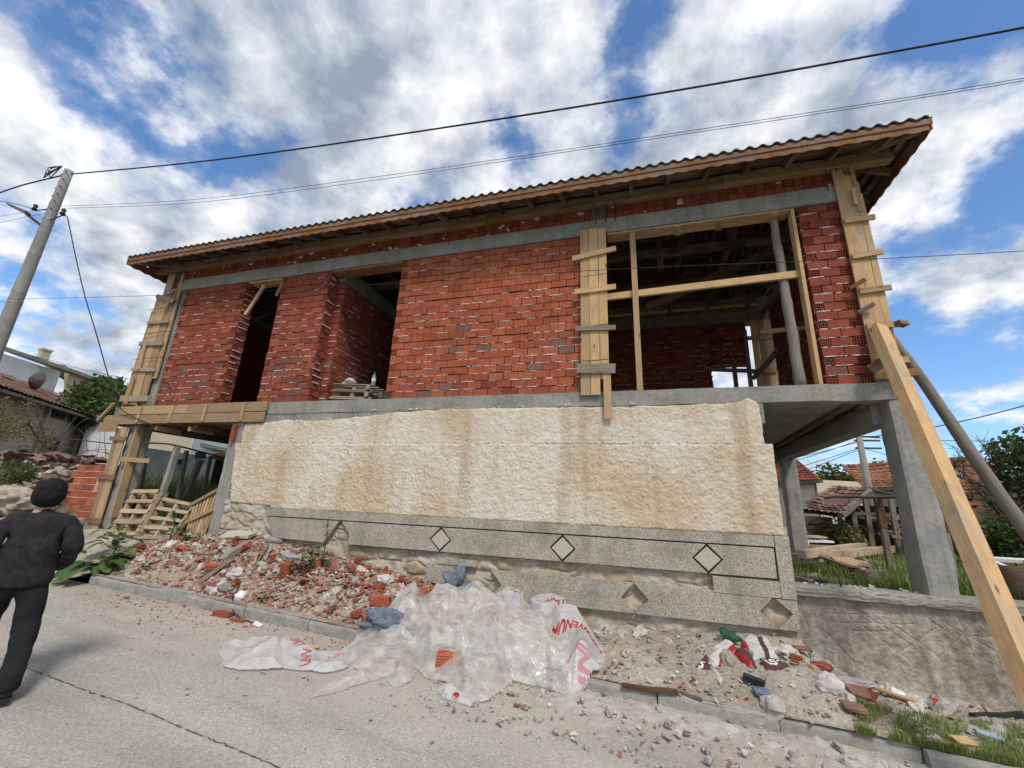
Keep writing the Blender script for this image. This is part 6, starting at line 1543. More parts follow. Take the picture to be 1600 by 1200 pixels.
def yardstuff():
    def plk(lab, u0, v0, u1, v1, w, h, m, dz0=.05, dz1=.05, name='plank', up=(0, 0, 1), cat='plank', g='timber pile in the yard', y=None):
        a, c = atg(u0, v0), atg(u1, v1); a.z = G(a.x, a.y)-.04+dz0; c.z = G(c.x, c.y)-.04+dz1
        solo(name, lab, cat, m, lambda b: b.beam(a, c, w, h, up, j=.005, seg=5, warp=.015), g)
    m_peel = mat_wood('peeled_timber', (.38, .27, .17), (.52, .39, .26), (.60, .48, .34))
    plk('long pale squared beam on top of the yard timber pile', 1244, 893, 1412, 866, .16, .14, m_peel, .22, .20, 'timber_beam')
    plk('shorter pale beam with a broken end crossing the long beam', 1256, 895, 1380, 860, .13, .12, m_peel, .30, .26, 'timber_beam')
    plk('pale flat board slanting to the right under the long beam', 1320, 895, 1352, 905, .30, .025, m_wood_new, .26, .06)
    plk('pale flat board lying over the middle of the yard timber pile', 1300, 890, 1350, 893, .28, .025, m_peel, .22, .2)
    plk('dark thin plank crossing the top of the yard timber pile', 1278, 889, 1340, 903, .12, .04, m_oldwood, .26, .16)
    plk('dark plank end lying at the front of the yard timber pile', 1262, 908, 1335, 912, .14, .05, m_oldwood, .08, .05)
    plk('grey plank poking right out of the yard timber pile', 1350, 885, 1398, 889, .10, .04, m_wood_grey, .16, .10)
    plk('old stub of beam at the right end of the yard timber pile', 1348, 908, 1378, 906, .16, .14, m_oldwood, .10, .10)
    plk('reddish board at the bottom of the yard timber pile', 1268, 903, 1322, 906, .20, .04, m_wood_eave, .05, .05)
    for k in range(9):
        u, v = R.uniform(1262, 1370), R.uniform(892, 908); plk('short weathered board end jutting from the yard timber pile', u, v, u+R.uniform(-30, 38), v+R.uniform(-5, 6), R.uniform(.06, .16), .03, R.choice((m_oldwood, m_log, m_peel)), R.uniform(.03, .24), R.uniform(.03, .2), 'board_end', cat='board', g='board ends in the yard timber pile')
    p = atg(1252, 872); mb = MB()
    for k in range(5): 
        o = Vector((p.x+.1, p.y+.3, -.74+.09*k)); solo('loose_panel', ['bottom', 'second', 'middle', 'fourth', 'top'][k]+' pale panel of the small stack behind the rear column', 'panel', m_wall_white if k % 2 else m_peel, lambda b: b.box(o.x, o.x+.55+R.uniform(-.1, .1), o.y, o.y+.5, o.z, o.z+.04, j=.02), 'panels stacked behind the rear column')
    p = atg(1246, 872); solo('plastic_scrap', 'white plastic scrap hanging beside the pale panels', 'plastic scrap', m_white, lambda b: b.grid(8, 14, lambda u, v: (p.x-.05+.28*u+.05*nz(u*3, v*4), p.y+.1*nz(u*4, v*3, 2), -.78+.5*v+.04*nz(u*5, v*5, 3))), smooth=False)
    # things at the right edge on the wall
    a, c = at(1562, 908, 6.75), at(1640, 914, 6.75); 
    solo('plywood_sheet', 'brown plywood sheet standing on edge behind the coping at the right edge', 'board', m_rust if False else m_wood_dark, lambda b: b.box(a.x, c.x+.2, 6.72, 6.75, -.78, -.42, j=.01))
    a = at(1578, 886, 8.0); r = thing('old_window', 'old white window sash lying on the grass at the right edge', 'window sash', tuple(a)); mb = MB()
    M = Matrix.Translation(a) @ Euler((.25, 0, .1)).to_matrix().to_4x4()
    for (x, y, sx, sy) in ((0, -.3, 1.0, .07), (0, .3, 1.0, .07), (-.47, 0, .07, .53), (.47, 0, .07, .53), (0, 0, .05, .53)): mb.tbox(M @ Matrix.Translation((x+.4, y, 0)), sx, sy, .05)
    mb.build('sash_frame', m_frame_w, r)
    # on the coping
    for k, (u0, v0, u1, v1, lab) in enumerate(((1236, 899, 1268, 912, 'dark splintered plank end lying on the coping by the house'), (1248, 896, 1290, 908, 'black flat strip of rubber lying on the coping'))):
        a, c = at(u0, v0, 6.5), at(u1, v1, 6.3); a.z = c.z = -.70; solo('scrap_strip', lab, 'scrap', m_oldwood if k == 0 else m_black, lambda b: b.beam(a, c, .10, .03, j=.006), 'scrap on the coping')
    p = at(1312, 903, 6.2); solo('rebar_stub', 'short rusty steel stub sticking up from the coping', 'steel stub', m_rust, lambda b: b.tube([(p.x, 6.2, -.76), (p.x, 6.2, -.66)], .012, 6))
    for k in range(26):
        x = R.uniform(1.75, 3.0) if k < 20 else R.uniform(3.4, 4.4); mb = MB(); mb.rock((0, 0, 0), R.uniform(.012, .035), (1.4, 1, .5), R.random(), amp=.5); o = mb.build('mortar_crumb', m_mortar); o.location = (x, R.uniform(6.08, 6.5), -.728-.006*(x-1.7)); tag(o, 'white mortar crumb lying on the rough concrete coping', 'crumb', 'mortar crumbs on the coping')
yardstuff()
# ------------------------------------------------------------------ broken bricks, stones and sticks on the verge
def shard_meshes():
    out = []
    for k in range(9):
        mb = MB(); rr = random.Random(k*3+1); L, W_, H = rr.uniform(.08, .17), rr.uniform(.04, .085), rr.uniform(.008, .018) if k < 6 else rr.uniform(.022, .04)
        n = 6; P = []
        for i in range(n): a = 2*PI*(i+rr.uniform(-.3, .3))/n; P.append((math.cos(a)*L*.5*rr.uniform(.75, 1.1), math.sin(a)*W_*.5*rr.uniform(.75, 1.1)))
        b = 0; mb.v = [(x, y, 0) for x, y in P]+[(x*rr.uniform(.85, 1), y*rr.uniform(.85, 1), H) for x, y in P]
        r = (.2, .45, .62, .8, .5, .3, .7, .55, .4)[k]; mb.face(list(range(n))[::-1], r); mb.face([n+i for i in range(n)], r)
        for i in range(n): mb.face([i, (i+1) % n, n+(i+1) % n, n+i], r)
        if k in (6, 7):   # webs of the hollow brick left standing
            for q in (-.3, 0, .3): mb.box(-L*.42, L*.42, q*W_-.004, q*W_+.004, H, H+.035, r)
            mb.box(-L*.42, L*.42, -W_*.34, W_*.34, H+.035, H+.043, r)
        o = mb.build('broken_brick', m_shard if k % 3 else m_brick); out.append(o)
    return out
m_shard = mat_brick('dusty_brick', [(0, (.22, .09, .065)), (.3, (.30, .135, .10)), (.6, (.36, .19, .145)), (.8, (.37, .15, .095)), (1, (.36, .26, .21))], .8)
def scatter():
    src = shard_meshes(); first = set(); rr = random.Random(12); n = 0
    lab = 'small broken piece of dusty red hollow brick in the long rubble heap'
    places = []
    for k in range(215):
        if k < 75: x, y = rr.gauss(-3.3, .75), rr.gauss(5.25, .3)
        else: x, y = rr.uniform(-7.9, -1.7), rr.gauss(5.35, .36)
        places.append((x, min(6.0, max(KY+.2, y)), lab, 'broken bricks in the rubble heap', .9))
    for k in range(16): places.append((rr.uniform(-7.5, -1.9), KY-abs(rr.gauss(0, .25))-.05, 'small broken brick piece lying on the road just below the kerb', 'brick pieces on the road', .55))
    for k in range(20): places.append((rr.uniform(-.8, 3.5), rr.uniform(KY+.2, 5.9), 'reddish brick fragment lying in the pale plaster rubble on the right', 'brick pieces in the pale rubble', .75))
    for x, y, l, g, sc in places:
        i = rr.randrange(9); o = src[i]
        if i in first: o = o.copy(); C.objects.link(o)
        first.add(i); z = V(x, y) if y > KY else road(x, y)
        q = .45 if y > KY else .06
        o.location = (x, y, z+.012*sc+rr.uniform(0, .04)*(y > KY)); o.rotation_euler = (rr.gauss(0, q), rr.gauss(0, q), rr.random()*6.3); f = sc*rr.uniform(.7, 1.4); o.scale = (f, f, f)
        if g.startswith('broken'):
            zx = 'below the pallets' if x < -6.6 else 'left of the whole bricks' if x < -4.8 else 'in the middle of the heap' if x < -3.4 else 'beside the plastic sheeting'
            zy = 'close to the kerb' if y < 5.1 else 'up against the wall' if y > 5.65 else 'on top of the heap'
            l = ('ribbed hollow' if i in (6, 7) else 'thick' if i == 8 else 'dusty flat' if i % 3 else 'clean orange')+' broken brick piece '+zx+', '+zy
        elif g.startswith('brick pieces in'): l = 'reddish brick fragment in the pale rubble '+('below the low boundary wall' if x > 1.7 else 'left of the torn sack' if x < .4 else 'around the torn sack')
        tag(o, l, 'brick piece', g)
    # stones and mortar lumps
    rocks = []
    m_lump = simple('mortar_lump', (.34, .30, .25), (.54, .50, .44), 5, .95, .7, .02, rndmix=.3, c3=(.44, .38, .32))
    for k in range(6): mb = MB(); mb.rock((0, 0, 0), .06, (1.3, 1, .7), R.random(), sub=2, amp=.7); rocks.append(mb.build('mortar_lump', m_lump))
    for k in range(120):
        o = rocks[k % 6]
        if k >= 6: o = o.copy(); C.objects.link(o)
        if k < 60: x, y, l, g = rr.uniform(-7.8, -1.5), rr.gauss(5.35, .35), 'pale mortar lump in the brick heap', 'mortar lumps in the brick heap'
        elif k < 95: x, y, l, g = rr.uniform(-.6, 4.2), rr.uniform(KY+.1, 6.0), 'pale plaster lump below the terrazzo panels', 'plaster lumps below the terrazzo'
        else: x, y, l, g = rr.uniform(-1.5, 1.6), rr.uniform(3.9, KY-.05), 'pale plaster lump spilled on to the road', 'plaster lumps on the road'
        y = min(5.98, y) if k < 95 else y; y = max(KY+.1, y) if k < 95 else y
        z = (V(x, y) if y > KY else road(x, y)+.03)
        f = rr.choice((.35, .5, .7, 1.0, 1.5)) if k < 95 else rr.uniform(.25, .6); o.location = (x, y, z+.01); o.rotation_euler = (rr.random(), rr.random(), rr.random()*6); o.scale = (f, f, f); l = ('tiny ' if f < .45 else 'small ' if f < .8 else 'large ')+l+(', kerb side' if k < 95 and y < 5.3 else ', wall side' if k < 95 else '')+(' left part' if x < (-4.6 if k < 60 else .4) else ' right part'); tag(o, l, 'lump', g)
    for i, (u, v, r, sc, lab, m) in enumerate((
        (375, 938, .075, (1, 1, 1), 'rounded white stone on the kerb edge of the brick heap', m_white),
        (353, 927, .09, (1.3, .9, .8), 'grey concrete chunk near the kerb in the brick heap', m_conc),
        (366, 913, .11, (1.2, 1, .7), 'pinkish mortar chunk leaning on the white stone', m_sack),
        (600, 930, .11, (1.3, .9, .7), 'pale stone lump half wrapped in plastic at the right end of the brick heap', m_sack),
        (560, 905, .08, (1.2, 1, .8), 'small pale lump above the wrapped stone', m_mortar),
        (646, 922, .10, (1.5, .8, .6), 'pinkish stone block just left of the blue grey bundle', m_shard),
        (820, 995, .10, (1, 1, .8), 'brown stone fragment showing through the plastic', m_fieldstone),
        (1228, 1025, .09, (1.2, 1, .7), 'white plaster lump right of the torn brown sack', m_mortar),
        (1138, 1043, .085, (.8, 1, 1.2), 'brown split stone under the torn sack', m_fieldstone),
        (1282, 1050, .08, (1.6, 1, .5), 'dark red brick shard at the foot of the boundary wall', m_brick_dark),
        (1330, 1078, .13, (1.8, .9, .3), 'large pale plaster slab leaning at the foot of the boundary wall', m_sack),
        (1300, 1098, .11, (1.0, .7, .9), 'pinkish upright plaster slab left of the broken roof tiles', m_sack),
        (1402, 1092, .07, (1, 1, .9), 'rounded white stone at the foot of the boundary wall', m_white),
        (1430, 1100, .08, (1.3, 1, .6), 'pale broken lump right of the rounded white stone', m_mortar),
        (1208, 1112, .10, (1, 1, .9), 'big crumbly white plaster lump on the kerb line below the torn sack', m_dust),
        (905, 960, .12, (1.9, .7, .5), 'pinkish broken brick end lying beside the printed plastic sack', m_shard))):
        p = px_v(u, v); solo('stone_chunk', lab, 'stone', m, lambda b: b.rock(p+Vector((0, 0, r*.35)), r, sc, .6, rot=Euler((.1, .1, R.random()*3)), sub=3, amp=.35), smooth=(i in (0, 12)))
    # named single pieces
    def flat(name, lab, cat, m, u, v, L, W_, H, rz, rx=0, ry=0, lift=.03, rnd=.6):
        p = px_v(u, v) if v < 1100 or True else None
        M = Matrix.Translation(p+Vector((0, 0, lift))) @ Euler((rx, ry, rz)).to_matrix().to_4x4()
        solo(name, lab, cat, m, lambda b: b.tbox(M, L, W_, H, rnd, j=min(L, W_)*.05))
    flat('stone_slab', 'flat sand coloured slab lying on top of the rubble by the concrete column', 'slab', m_terr_d, 373, 846, .48, .30, .035, .25, .18, 0, .08)
    flat('stone_slab', 'smaller grey slab right of the sand coloured one', 'slab', m_conc, 428, 851, .26, .16, .04, .6, .2, .1, .06)
    flat('brick', 'whole ribbed red brick standing tilted at the right end of the heap', 'brick', m_brick, 440, 924, .13, .05, .24, .2, .35, .1, .10)
    flat('brick', 'ribbed red brick lying flat on the road below the kerb', 'brick', m_brick_dark, 347, 963, .24, .07, .06, .1, 0, 0, .03)
    flat('brick', 'thin orange brick sliver on the road right of the ribbed brick', 'brick', m_brick, 370, 971, .20, .05, .025, .0, 0, 0, .015)
    flat('brick', 'ribbed orange brick half at the kerb end of the heap beside the plastic', 'brick', m_brick, 592, 958, .24, .10, .10, .3, .1, 0, .06)
    flat('brick', 'red ribbed brick lying among shards in the middle of the heap', 'brick', m_brick, 330, 905, .24, .10, .05, .9, .2, .1, .07)
    flat('brick', 'dusty orange brick half lying on the front of the plastic sheeting', 'brick', m_brick, 697, 1056, .21, .11, .11, .35, .1, .1, .14)
    flat('blue_scrap', 'bright blue plastic scrap in the brick heap', 'scrap', m_capblue, 283, 876, .10, .03, .01, .7, .2, .2, .06)
    flat('paper_scrap', 'crumpled white paper scrap on the road by the black cable', 'scrap', m_white, 402, 980, .10, .06, .015, .3, .2, .3, .03)
    flat('paper_scrap', 'torn piece of brown cardboard on the road beside the kerb', 'cardboard', m_wood_new, 480, 1011, .28, .12, .006, -.3, 0, 0, .012)
    flat('tile_piece', 'dark curved roof tile piece half buried above the sunken kerb', 'tile', m_tile_old, 1345, 1110, .20, .12, .02, .4, .5, .2, .10)
    flat('tile_piece', 'second dark roof tile piece leaning under the first', 'tile', m_tile_old, 1338, 1128, .17, .10, .02, .1, .3, .1, .06)
    flat('tile_piece', 'brown wedge of broken tile below the torn sack', 'tile', m_tile_old, 1255, 1022, .16, .08, .02, .1, .2, .0, .05)
    flat('cardboard_piece', 'torn tan cardboard piece in the weeds at the bottom right', 'cardboard', m_wood_new, 1508, 1166, .17, .09, .006, .4, .3, .1, .04)
    flat('board_sliver', 'brown split board lying at the foot of the boundary wall', 'board', m_wood, 1385, 1090, .50, .06, .02, -.55, 0, .1, .05)
    flat('black_block', 'flattened dark grey rubber shoe in the pale rubble', 'shoe', m_black, 1180, 1082, .18, .07, .04, -.4, .1, .1, .05)
    flat('blue_rag', 'small blue grey rag beside the dark shoe', 'rag', simple('blue_rag_cloth', (.08, .11, .15), (.17, .21, .27), 20, .9, .6), 1192, 1098, .14, .09, .03, .3, .3, .1, .04)
    flat('blue_scrap', 'pale blue plastic scrap in the weeds at the bottom right', 'scrap', simple('pale_blue', (.25, .33, .40), (.35, .42, .5), 8), 1548, 1158, .16, .07, .02, -.2, .2, .1, .04)
    flat('red_scrap', 'small red plastic scrap at the foot of the boundary wall', 'scrap', m_capred, 1340, 1086, .09, .03, .02, .2, .2, .1, .06)
    def stick(lab, u0, v0, u1, v1, w, m, d0=.04, d1=.04, nm='stick'):
        a, c = px_v(u0, v0), px_v(u1, v1); a.z += d0; c.z += d1; solo(nm, lab, 'stick', m, lambda b: b.beam(a, c, w, w*.6, j=w*.08, seg=4, warp=.012))
    stick('grey stick poking up out of the rubble below the cream plaster', 394, 829, 436, 849, .035, m_wood_grey, .14, .03)
    stick('long grey broken lath lying along the brick heap', 308, 918, 362, 897, .06, m_wood_grey, .05, .10)
    stick('thick splintered branch lying in the middle of the brick heap', 340, 898, 382, 872, .11, m_log, .06, .10, 'branch')
    stick('thin brown stick crossing the brick heap steeply', 386, 920, 416, 872, .025, m_log, .06, .12)
    stick('short pale stick near the ribbed bricks of the heap', 391, 908, 397, 893, .03, m_wood_new, .06, .12)
    stick('dark twisted root stub beside the thin brown stick', 1060+0, 1085, 1098, 1100, .03, m_oldwood, .02, .02)
    stick('broken dark board edge sticking out of the dust above the kerb', 972, 1072, 1060, 1096, .05, m_wood_dark, .0, .03)
    stick('dry stalk lying on the road beside the cardboard', 455, 1000, 490, 1018, .012, m_wood_dark, .01, .01)
    stick('black hose end lying in the weeds at the right edge', 1520, 1122, 1620, 1120, .05, m_black, .03, .03, 'hose')
    a = [px_v(365, 938), px_v(366, 952), px_v(376, 968), px_v(398, 976)]; a[0].z += .02; a[1] = atg(364, 950); a[1].y -= .03
    solo('cable_end', 'thin black cable end hanging over the kerb on to the road', 'cable', m_black, lambda b: b.tube([px_v(372, 925)+Vector((0, 0, .03)), px_v(365, 938)+Vector((0, -.02, .03)), atg(366, 955)+Vector((0, -.02, 0)), atg(376, 968)+Vector((0, 0, .01)), atg(400, 976)+Vector((0, 0, .01))], .007, 6), smooth=True)
    bottle('clear crumpled bottle with pale green tint on the brick heap', px_v(436, 898)+Vector((0, 0, .07)), px_v(468, 903)+Vector((0, 0, .09)), .04, m_pet, m_petg, crush=1)
    bottle('crushed green plastic bottle lying above the torn sack', px_v(1126, 996)+Vector((0, 0, .06)), px_v(1160, 1012)+Vector((0, 0, .06)), .05, m_petg, m_petg, crush=.8)
    bottle('clear bottle with red label and red cap at the foot of the boundary wall', px_v(1488, 1112)+Vector((0, 0, .05)), px_v(1434, 1104)+Vector((0, 0, .05)), .042, m_pet, m_capred, lbl=m_capred, crush=.6)
scatter()

# ------------------------------------------------------------------ plastic sheeting and printed sacks
def inpoly(x, y, P):
    c = False; j = len(P)-1
    for i in range(len(P)):
        if (P[i][1] > y) != (P[j][1] > y) and x < (P[j][0]-P[i][0])*(y-P[i][1])/(P[j][1]-P[i][1])+P[i][0]: c = not c
        j = i
    return c
def edged(x, y, P):
    m = 9
    for i in range(len(P)):
        ax, ay = P[i]; bx, by = P[(i+1) % len(P)]; dx, dy = bx-ax, by-ay; L = dx*dx+dy*dy
        t = max(0, min(1, ((x-ax)*dx+(y-ay)*dy)/L)) if L else 0
        m = min(m, math.hypot(x-ax-t*dx, y-ay-t*dy))
    return m
def hsh(i, j, s): 
    n = math.sin(i*127.1+j*311.7+s*74.7)*43758.5453; return n-math.floor(n)
def facet(x, y, c, s):
    """folded film: linear facets over a jittered triangular lattice"""
    x += .35*c*nz(x/c*.7, y/c*.7, s); y += .35*c*nz(x/c*.7, y/c*.7, s+9)
    u = x/c-y/c*.577; v = y/c*1.155; i, j = math.floor(u), math.floor(v); f, g = u-i, v-j
    if f+g < 1: return hsh(i, j, s)*(1-f-g)+hsh(i+1, j, s)*f+hsh(i, j+1, s)*g
    return hsh(i+1, j+1, s)*(f+g-1)+hsh(i, j+1, s)*(1-f)+hsh(i+1, j, s)*(1-g)
def crumple(x, y, s, a=1):
    r = 1-abs(nz(x+.5*y, y*.6-.2*x, s, 2.1))*7
    return a*.85*(.20*facet(x, y, .34, s)+.065*facet(x*.8+y*.6, -x*.6+y*.8, .14, s+3)+.010*facet(x, y, .05, s+5)+.045*max(0, r)-.045)
m_sheet = m_plas('cloudy_plastic_film', (.74, .70, .65), .52, .26)
m_sheet2 = m_plas('white_film', (.70, .68, .66), .80, .35)
m_red = simple('red_print', (.33, .018, .02), (.42, .035, .035), 5, .5, .1); m_pink = simple('faded_red_print', (.42, .15, .17), (.52, .24, .26), 5, .5, .1); m_greyp = simple('grey_print', (.30, .29, .30), (.45, .44, .44), 30, .6)
def textbvh(txt, size, loc, ang, bold=.02, sx=1.0):
    cu = bpy.data.curves.new('t', 'FONT'); cu.body = txt; cu.size = size; cu.offset = bold*size; cu.align_x = 'CENTER'; cu.align_y = 'CENTER'; cu.fill_mode = 'FRONT'
    o = bpy.data.objects.new('t', cu); C.objects.link(o); bpy.context.view_layer.update()
    me = o.evaluated_get(bpy.context.evaluated_depsgraph_get()).to_mesh()
    M = Matrix.Translation((loc[0], loc[1], 0)) @ Matrix.Rotation(ang, 4, 'Z') @ Matrix.Diagonal((sx, 1, 1, 1))
    vs = [M @ v.co for v in me.vertices]; vs = [Vector((v.x, v.y, 0)) for v in vs]; ps = [tuple(p.vertices) for p in me.polygons]
    t = bvhtree.BVHTree.FromPolygons(vs, ps); bpy.data.objects.remove(o); bpy.data.curves.remove(cu); return t
def hit(t, x, y): return t.ray_cast(Vector((x, y, 1)), Vector((0, 0, -1)), 2)[0] is not None
def sheet(name, label, cat, poly, hf, mats, res=.02, mf=None, parent=None, edge=.12, ragged=.03, lift=.01, two=False):
    xs = [p[0] for p in poly]; ys = [p[1] for p in poly]; x0, x1, y0, y1 = min(xs)-.05, max(xs)+.05, min(ys)-.05, max(ys)+.05
    nx, ny = int((x1-x0)/res), int((y1-y0)/res); mb = MB()
    def fn(u, v):
        x, y = lerp(x0, x1, u), lerp(y0, y1, v); xx = x+ragged*nz(x*6, y*6, 2); yy = y+ragged*nz(x*6, y*6, 8)
        e = edged(x, y, poly) if inpoly(x, y, poly) else 0
        base = V(x, y) if y > KY+.16 else max(road(x, y), 0-9)
        if KY-.12 < y <= KY+.16: base = lerp(road(x, y)+.01, road(x, KY)+.14, sm(KY-.12, KY+.02, y))
        return (x, y, base+lift+hf(x, y)*min(1, .12+e/edge))
    def keep(u, v):
        x, y = lerp(x0, x1, u), lerp(y0, y1, v); return inpoly(x+ragged*nz(x*6, y*6, 2), y+ragged*nz(x*6, y*6, 8), poly)
    mb.grid(nx, ny, fn, keep=keep, m=(lambda u, v: mf(lerp(x0, x1, u), lerp(y0, y1, v))) if mf else None)
    used = sorted({i for f in mb.f for i in f}); mp = {a: i for i, a in enumerate(used)}; mb.v = [mb.v[i] for i in used]; mb.f = [tuple(mp[i] for i in f) for f in mb.f]
    o = mb.build(name, mats, parent, False)
    return tag(o, label, cat) if parent is None else o
def PX(l, dz=0): return [(p.x, p.y) for p in (atg(u, v, dz) for u, v in l)]
def plastics():
    def bump(x, y, cx, cy, r, h): return h*math.exp(-((x-cx)**2+(y-cy)**2)/r/r)
    pk = atg(738, 945); pk2 = atg(850, 950); pk3 = atg(900, 985); pk4 = atg(790, 1010); pk5 = atg(700, 960)
    def hA(x, y): return crumple(x, y, 1, 1.15)+bump(x, y, pk.x, pk.y, .24, .14)+bump(x, y, pk5.x, pk5.y, .25, .12)+bump(x, y, pk3.x, pk3.y, .4, .12)+bump(x, y, pk4.x, pk4.y, .55, .12)+bump(x, y, pk2.x, pk2.y, .16, .10)
    def hB(x, y): return crumple(x, y, 1, .45)+.05+bump(x, y, pk3.x, pk3.y, .4, .12)+bump(x, y, pk4.x, pk4.y, .55, .12)
    A = PX([(648, 1000), (650, 965), (672, 945), (700, 935), (745, 935), (790, 958), (830, 940), (862, 945), (880, 965), (915, 985), (940, 1015), (946, 1045), (925, 1080), (895, 1093), (850, 1080), (800, 1070), (760, 1100), (735, 1102), (700, 1072), (668, 1062), (650, 1048)])
    sheet('plastic_sheet', 'large crumpled heap of cloudy clear plastic sheeting spilling over the kerb', 'plastic sheet', A, hA, m_sheet, .016, edge=.16)
    A2 = PX([(690, 965), (735, 950), (800, 972), (870, 985), (905, 1015), (900, 1060), (850, 1068), (790, 1060), (740, 1050), (690, 1030)])
    sheet('plastic_sheet', 'second layer of cloudy film folded on top of the large plastic heap', 'plastic sheet', A2, lambda x, y: hA(x, y)*1.02+.03+crumple(x, y, 6, .5), m_sheet, .016, edge=.1)
    # left sheet pulled up from the road over the kerb
    B = PX([(545, 1045), (530, 1020), (560, 995), (590, 975), (620, 955), (645, 935), (662, 945), (668, 985), (660, 1020), (652, 1052), (640, 1072), (615, 1078), (600, 1060), (575, 1068), (530, 1082), (483, 1093), (520, 1066), (560, 1050)])
    pb = atg(625, 975)
    sheet('plastic_sheet', 'clear plastic sheet dragged down from the heap with a pointed tail on the road', 'plastic sheet', B, lambda x, y: crumple(x, y, 2, .8)+bump(x, y, pb.x, pb.y, .35, .16), m_sheet, .014, edge=.18)
    Cc = PX([(342, 1022), (352, 1005), (375, 1000), (398, 1000), (420, 996), (440, 1003), (450, 1025), (440, 1048), (400, 1050), (375, 1050), (352, 1045)])
    sheet('plastic_sheet', 'leftmost flat bundle of cloudy plastic lying on the road', 'plastic sheet', Cc, lambda x, y: crumple(x, y, 3, .75), m_sheet2, .012, edge=.12)
    # printed sacks
    D_ = PX([(425, 1010), (450, 1005), (478, 1010), (500, 1022), (530, 1020), (548, 1030), (545, 1048), (510, 1054), (470, 1050), (438, 1046), (425, 1030)])
    c1 = atg(462, 1016); c2 = atg(478, 1036); c3 = atg(524, 1036)
    T1 = textbvh('UNIV', .13, (c1.x, c1.y), PI-.5); T2 = textbvh('UNIV', .13, (c2.x, c2.y), PI-.9); T3 = textbvh('UM', .11, (c3.x, c3.y), .9)
    sheet('printed_sack', 'white plastic sack with red print crumpled flat on the road', 'sack', D_, lambda x, y: crumple(x, y, 4, .55)+.02, [m_sheet2, m_red, m_pink], .008, edge=.10, mf=lambda x, y: 1 if hit(T1, x, y) or hit(T2, x, y) else 2 if hit(T3, x, y) else 0)
    E_ = PX([(842, 982), (880, 980), (918, 990), (935, 1010), (944, 1040), (938, 1058), (905, 1088), (893, 1090), (878, 1066), (862, 1055), (848, 1048), (880, 1050), (878, 1030), (852, 1008)])
    e1 = atg(900, 1018); ev = atg(913, 1056); e3 = atg(886, 1052); es = atg(900, 1000); es2 = atg(930, 1044)
    T1 = textbvh('UNIVENUM', .155, (e1.x, e1.y), PI-.12, .035, .72); T2 = textbvh('UNIV', .17, (ev.x, ev.y), PI/2+.25, .035, .9); T3 = textbvh('VI', .13, (e3.x, e3.y), PI-.8, .03)
    T4 = textbvh('osijek\n01 NOVAC 004\nSILJA 4 doo', .05, (es.x, es.y-.01), PI-.12, 0, 1.1)
    sheet('printed_sack', 'white plastic sack with bold upside down red lettering on the right of the heap', 'sack', E_, lambda x, y: hB(x, y)+.15, [m_sheet2, m_red, m_pink, m_greyp], .006, edge=.20, ragged=.012, mf=lambda x, y: 1 if hit(T1, x, y) or hit(T3, x, y) else 2 if hit(T2, x, y) else 3 if hit(T4, x, y) else 0)
    F_ = PX([(822, 966), (836, 958), (860, 962), (886, 972), (892, 990), (876, 986), (858, 988), (842, 986), (826, 976)], 0)
    f1 = atg(866, 979); T5 = textbvh('UNIV', .14, (f1.x, f1.y), PI-.12, .035, .8)
    sheet('printed_sack', 'smaller white sack corner with red letters poking out above the plastic heap', 'sack', F_, lambda x, y: hB(x, y)+.13, [m_sheet2, m_red], .007, edge=.06, mf=lambda x, y: 1 if hit(T5, x, y) else 0)
    F2 = PX([(768, 965), (790, 950), (812, 952), (822, 962), (812, 968), (796, 964), (775, 974)]); f2 = atg(805, 960); T6 = textbvh('UN', .12, (f2.x, f2.y), PI-.1, .035, .8)
    sheet('printed_sack', 'small strip of white printed sack at the back of the plastic heap', 'sack', F2, lambda x, y: hB(x, y)+.14, [m_sheet2, m_red], .007, edge=.05, mf=lambda x, y: 1 if hit(T6, x, y) else 0)
    G_ = PX([(682, 1082), (700, 1075), (722, 1088), (742, 1094), (738, 1106), (715, 1100), (690, 1092)]); g1 = atg(712, 1094)
    sheet('printed_sack', 'white sack corner with one red mark under the front of the plastic heap', 'sack', G_, lambda x, y: crumple(x, y, 7, .35)+.01, [m_sheet2, m_red], .007, edge=.05, mf=lambda x, y: 1 if math.hypot(x-g1.x, y-g1.y) < .03 else 0)
    H_ = PX([(925, 960), (945, 952), (952, 975), (965, 990), (950, 998), (930, 990)]); sheet('plastic_sheet', 'small clear scrap of film in the dust right of the heap', 'plastic sheet', H_, lambda x, y: crumple(x, y, 8, .3), m_sheet, .012, edge=.06)
    m_tarp = simple('blue_grey_tarp', (.075, .095, .115), (.17, .20, .235), 14, .6, .6, .01)
    for u, v, r, sc, lab in ((712, 938, .20, (1.0, .7, 1.0), 'blue grey crumpled tarp bundle at the top of the plastic heap'), (612, 990, .20, (1.5, .6, .6), 'blue grey bundle showing through the plastic at the kerb')):
        p = px_v(u, v); solo('tarp_bundle', lab, 'tarp', m_tarp, lambda b: b.rock(p+Vector((0, 0, r*.45)), r, sc, .5, rot=Euler((.1, .2, .6)), sub=4, amp=.8), smooth=True)
plastics()
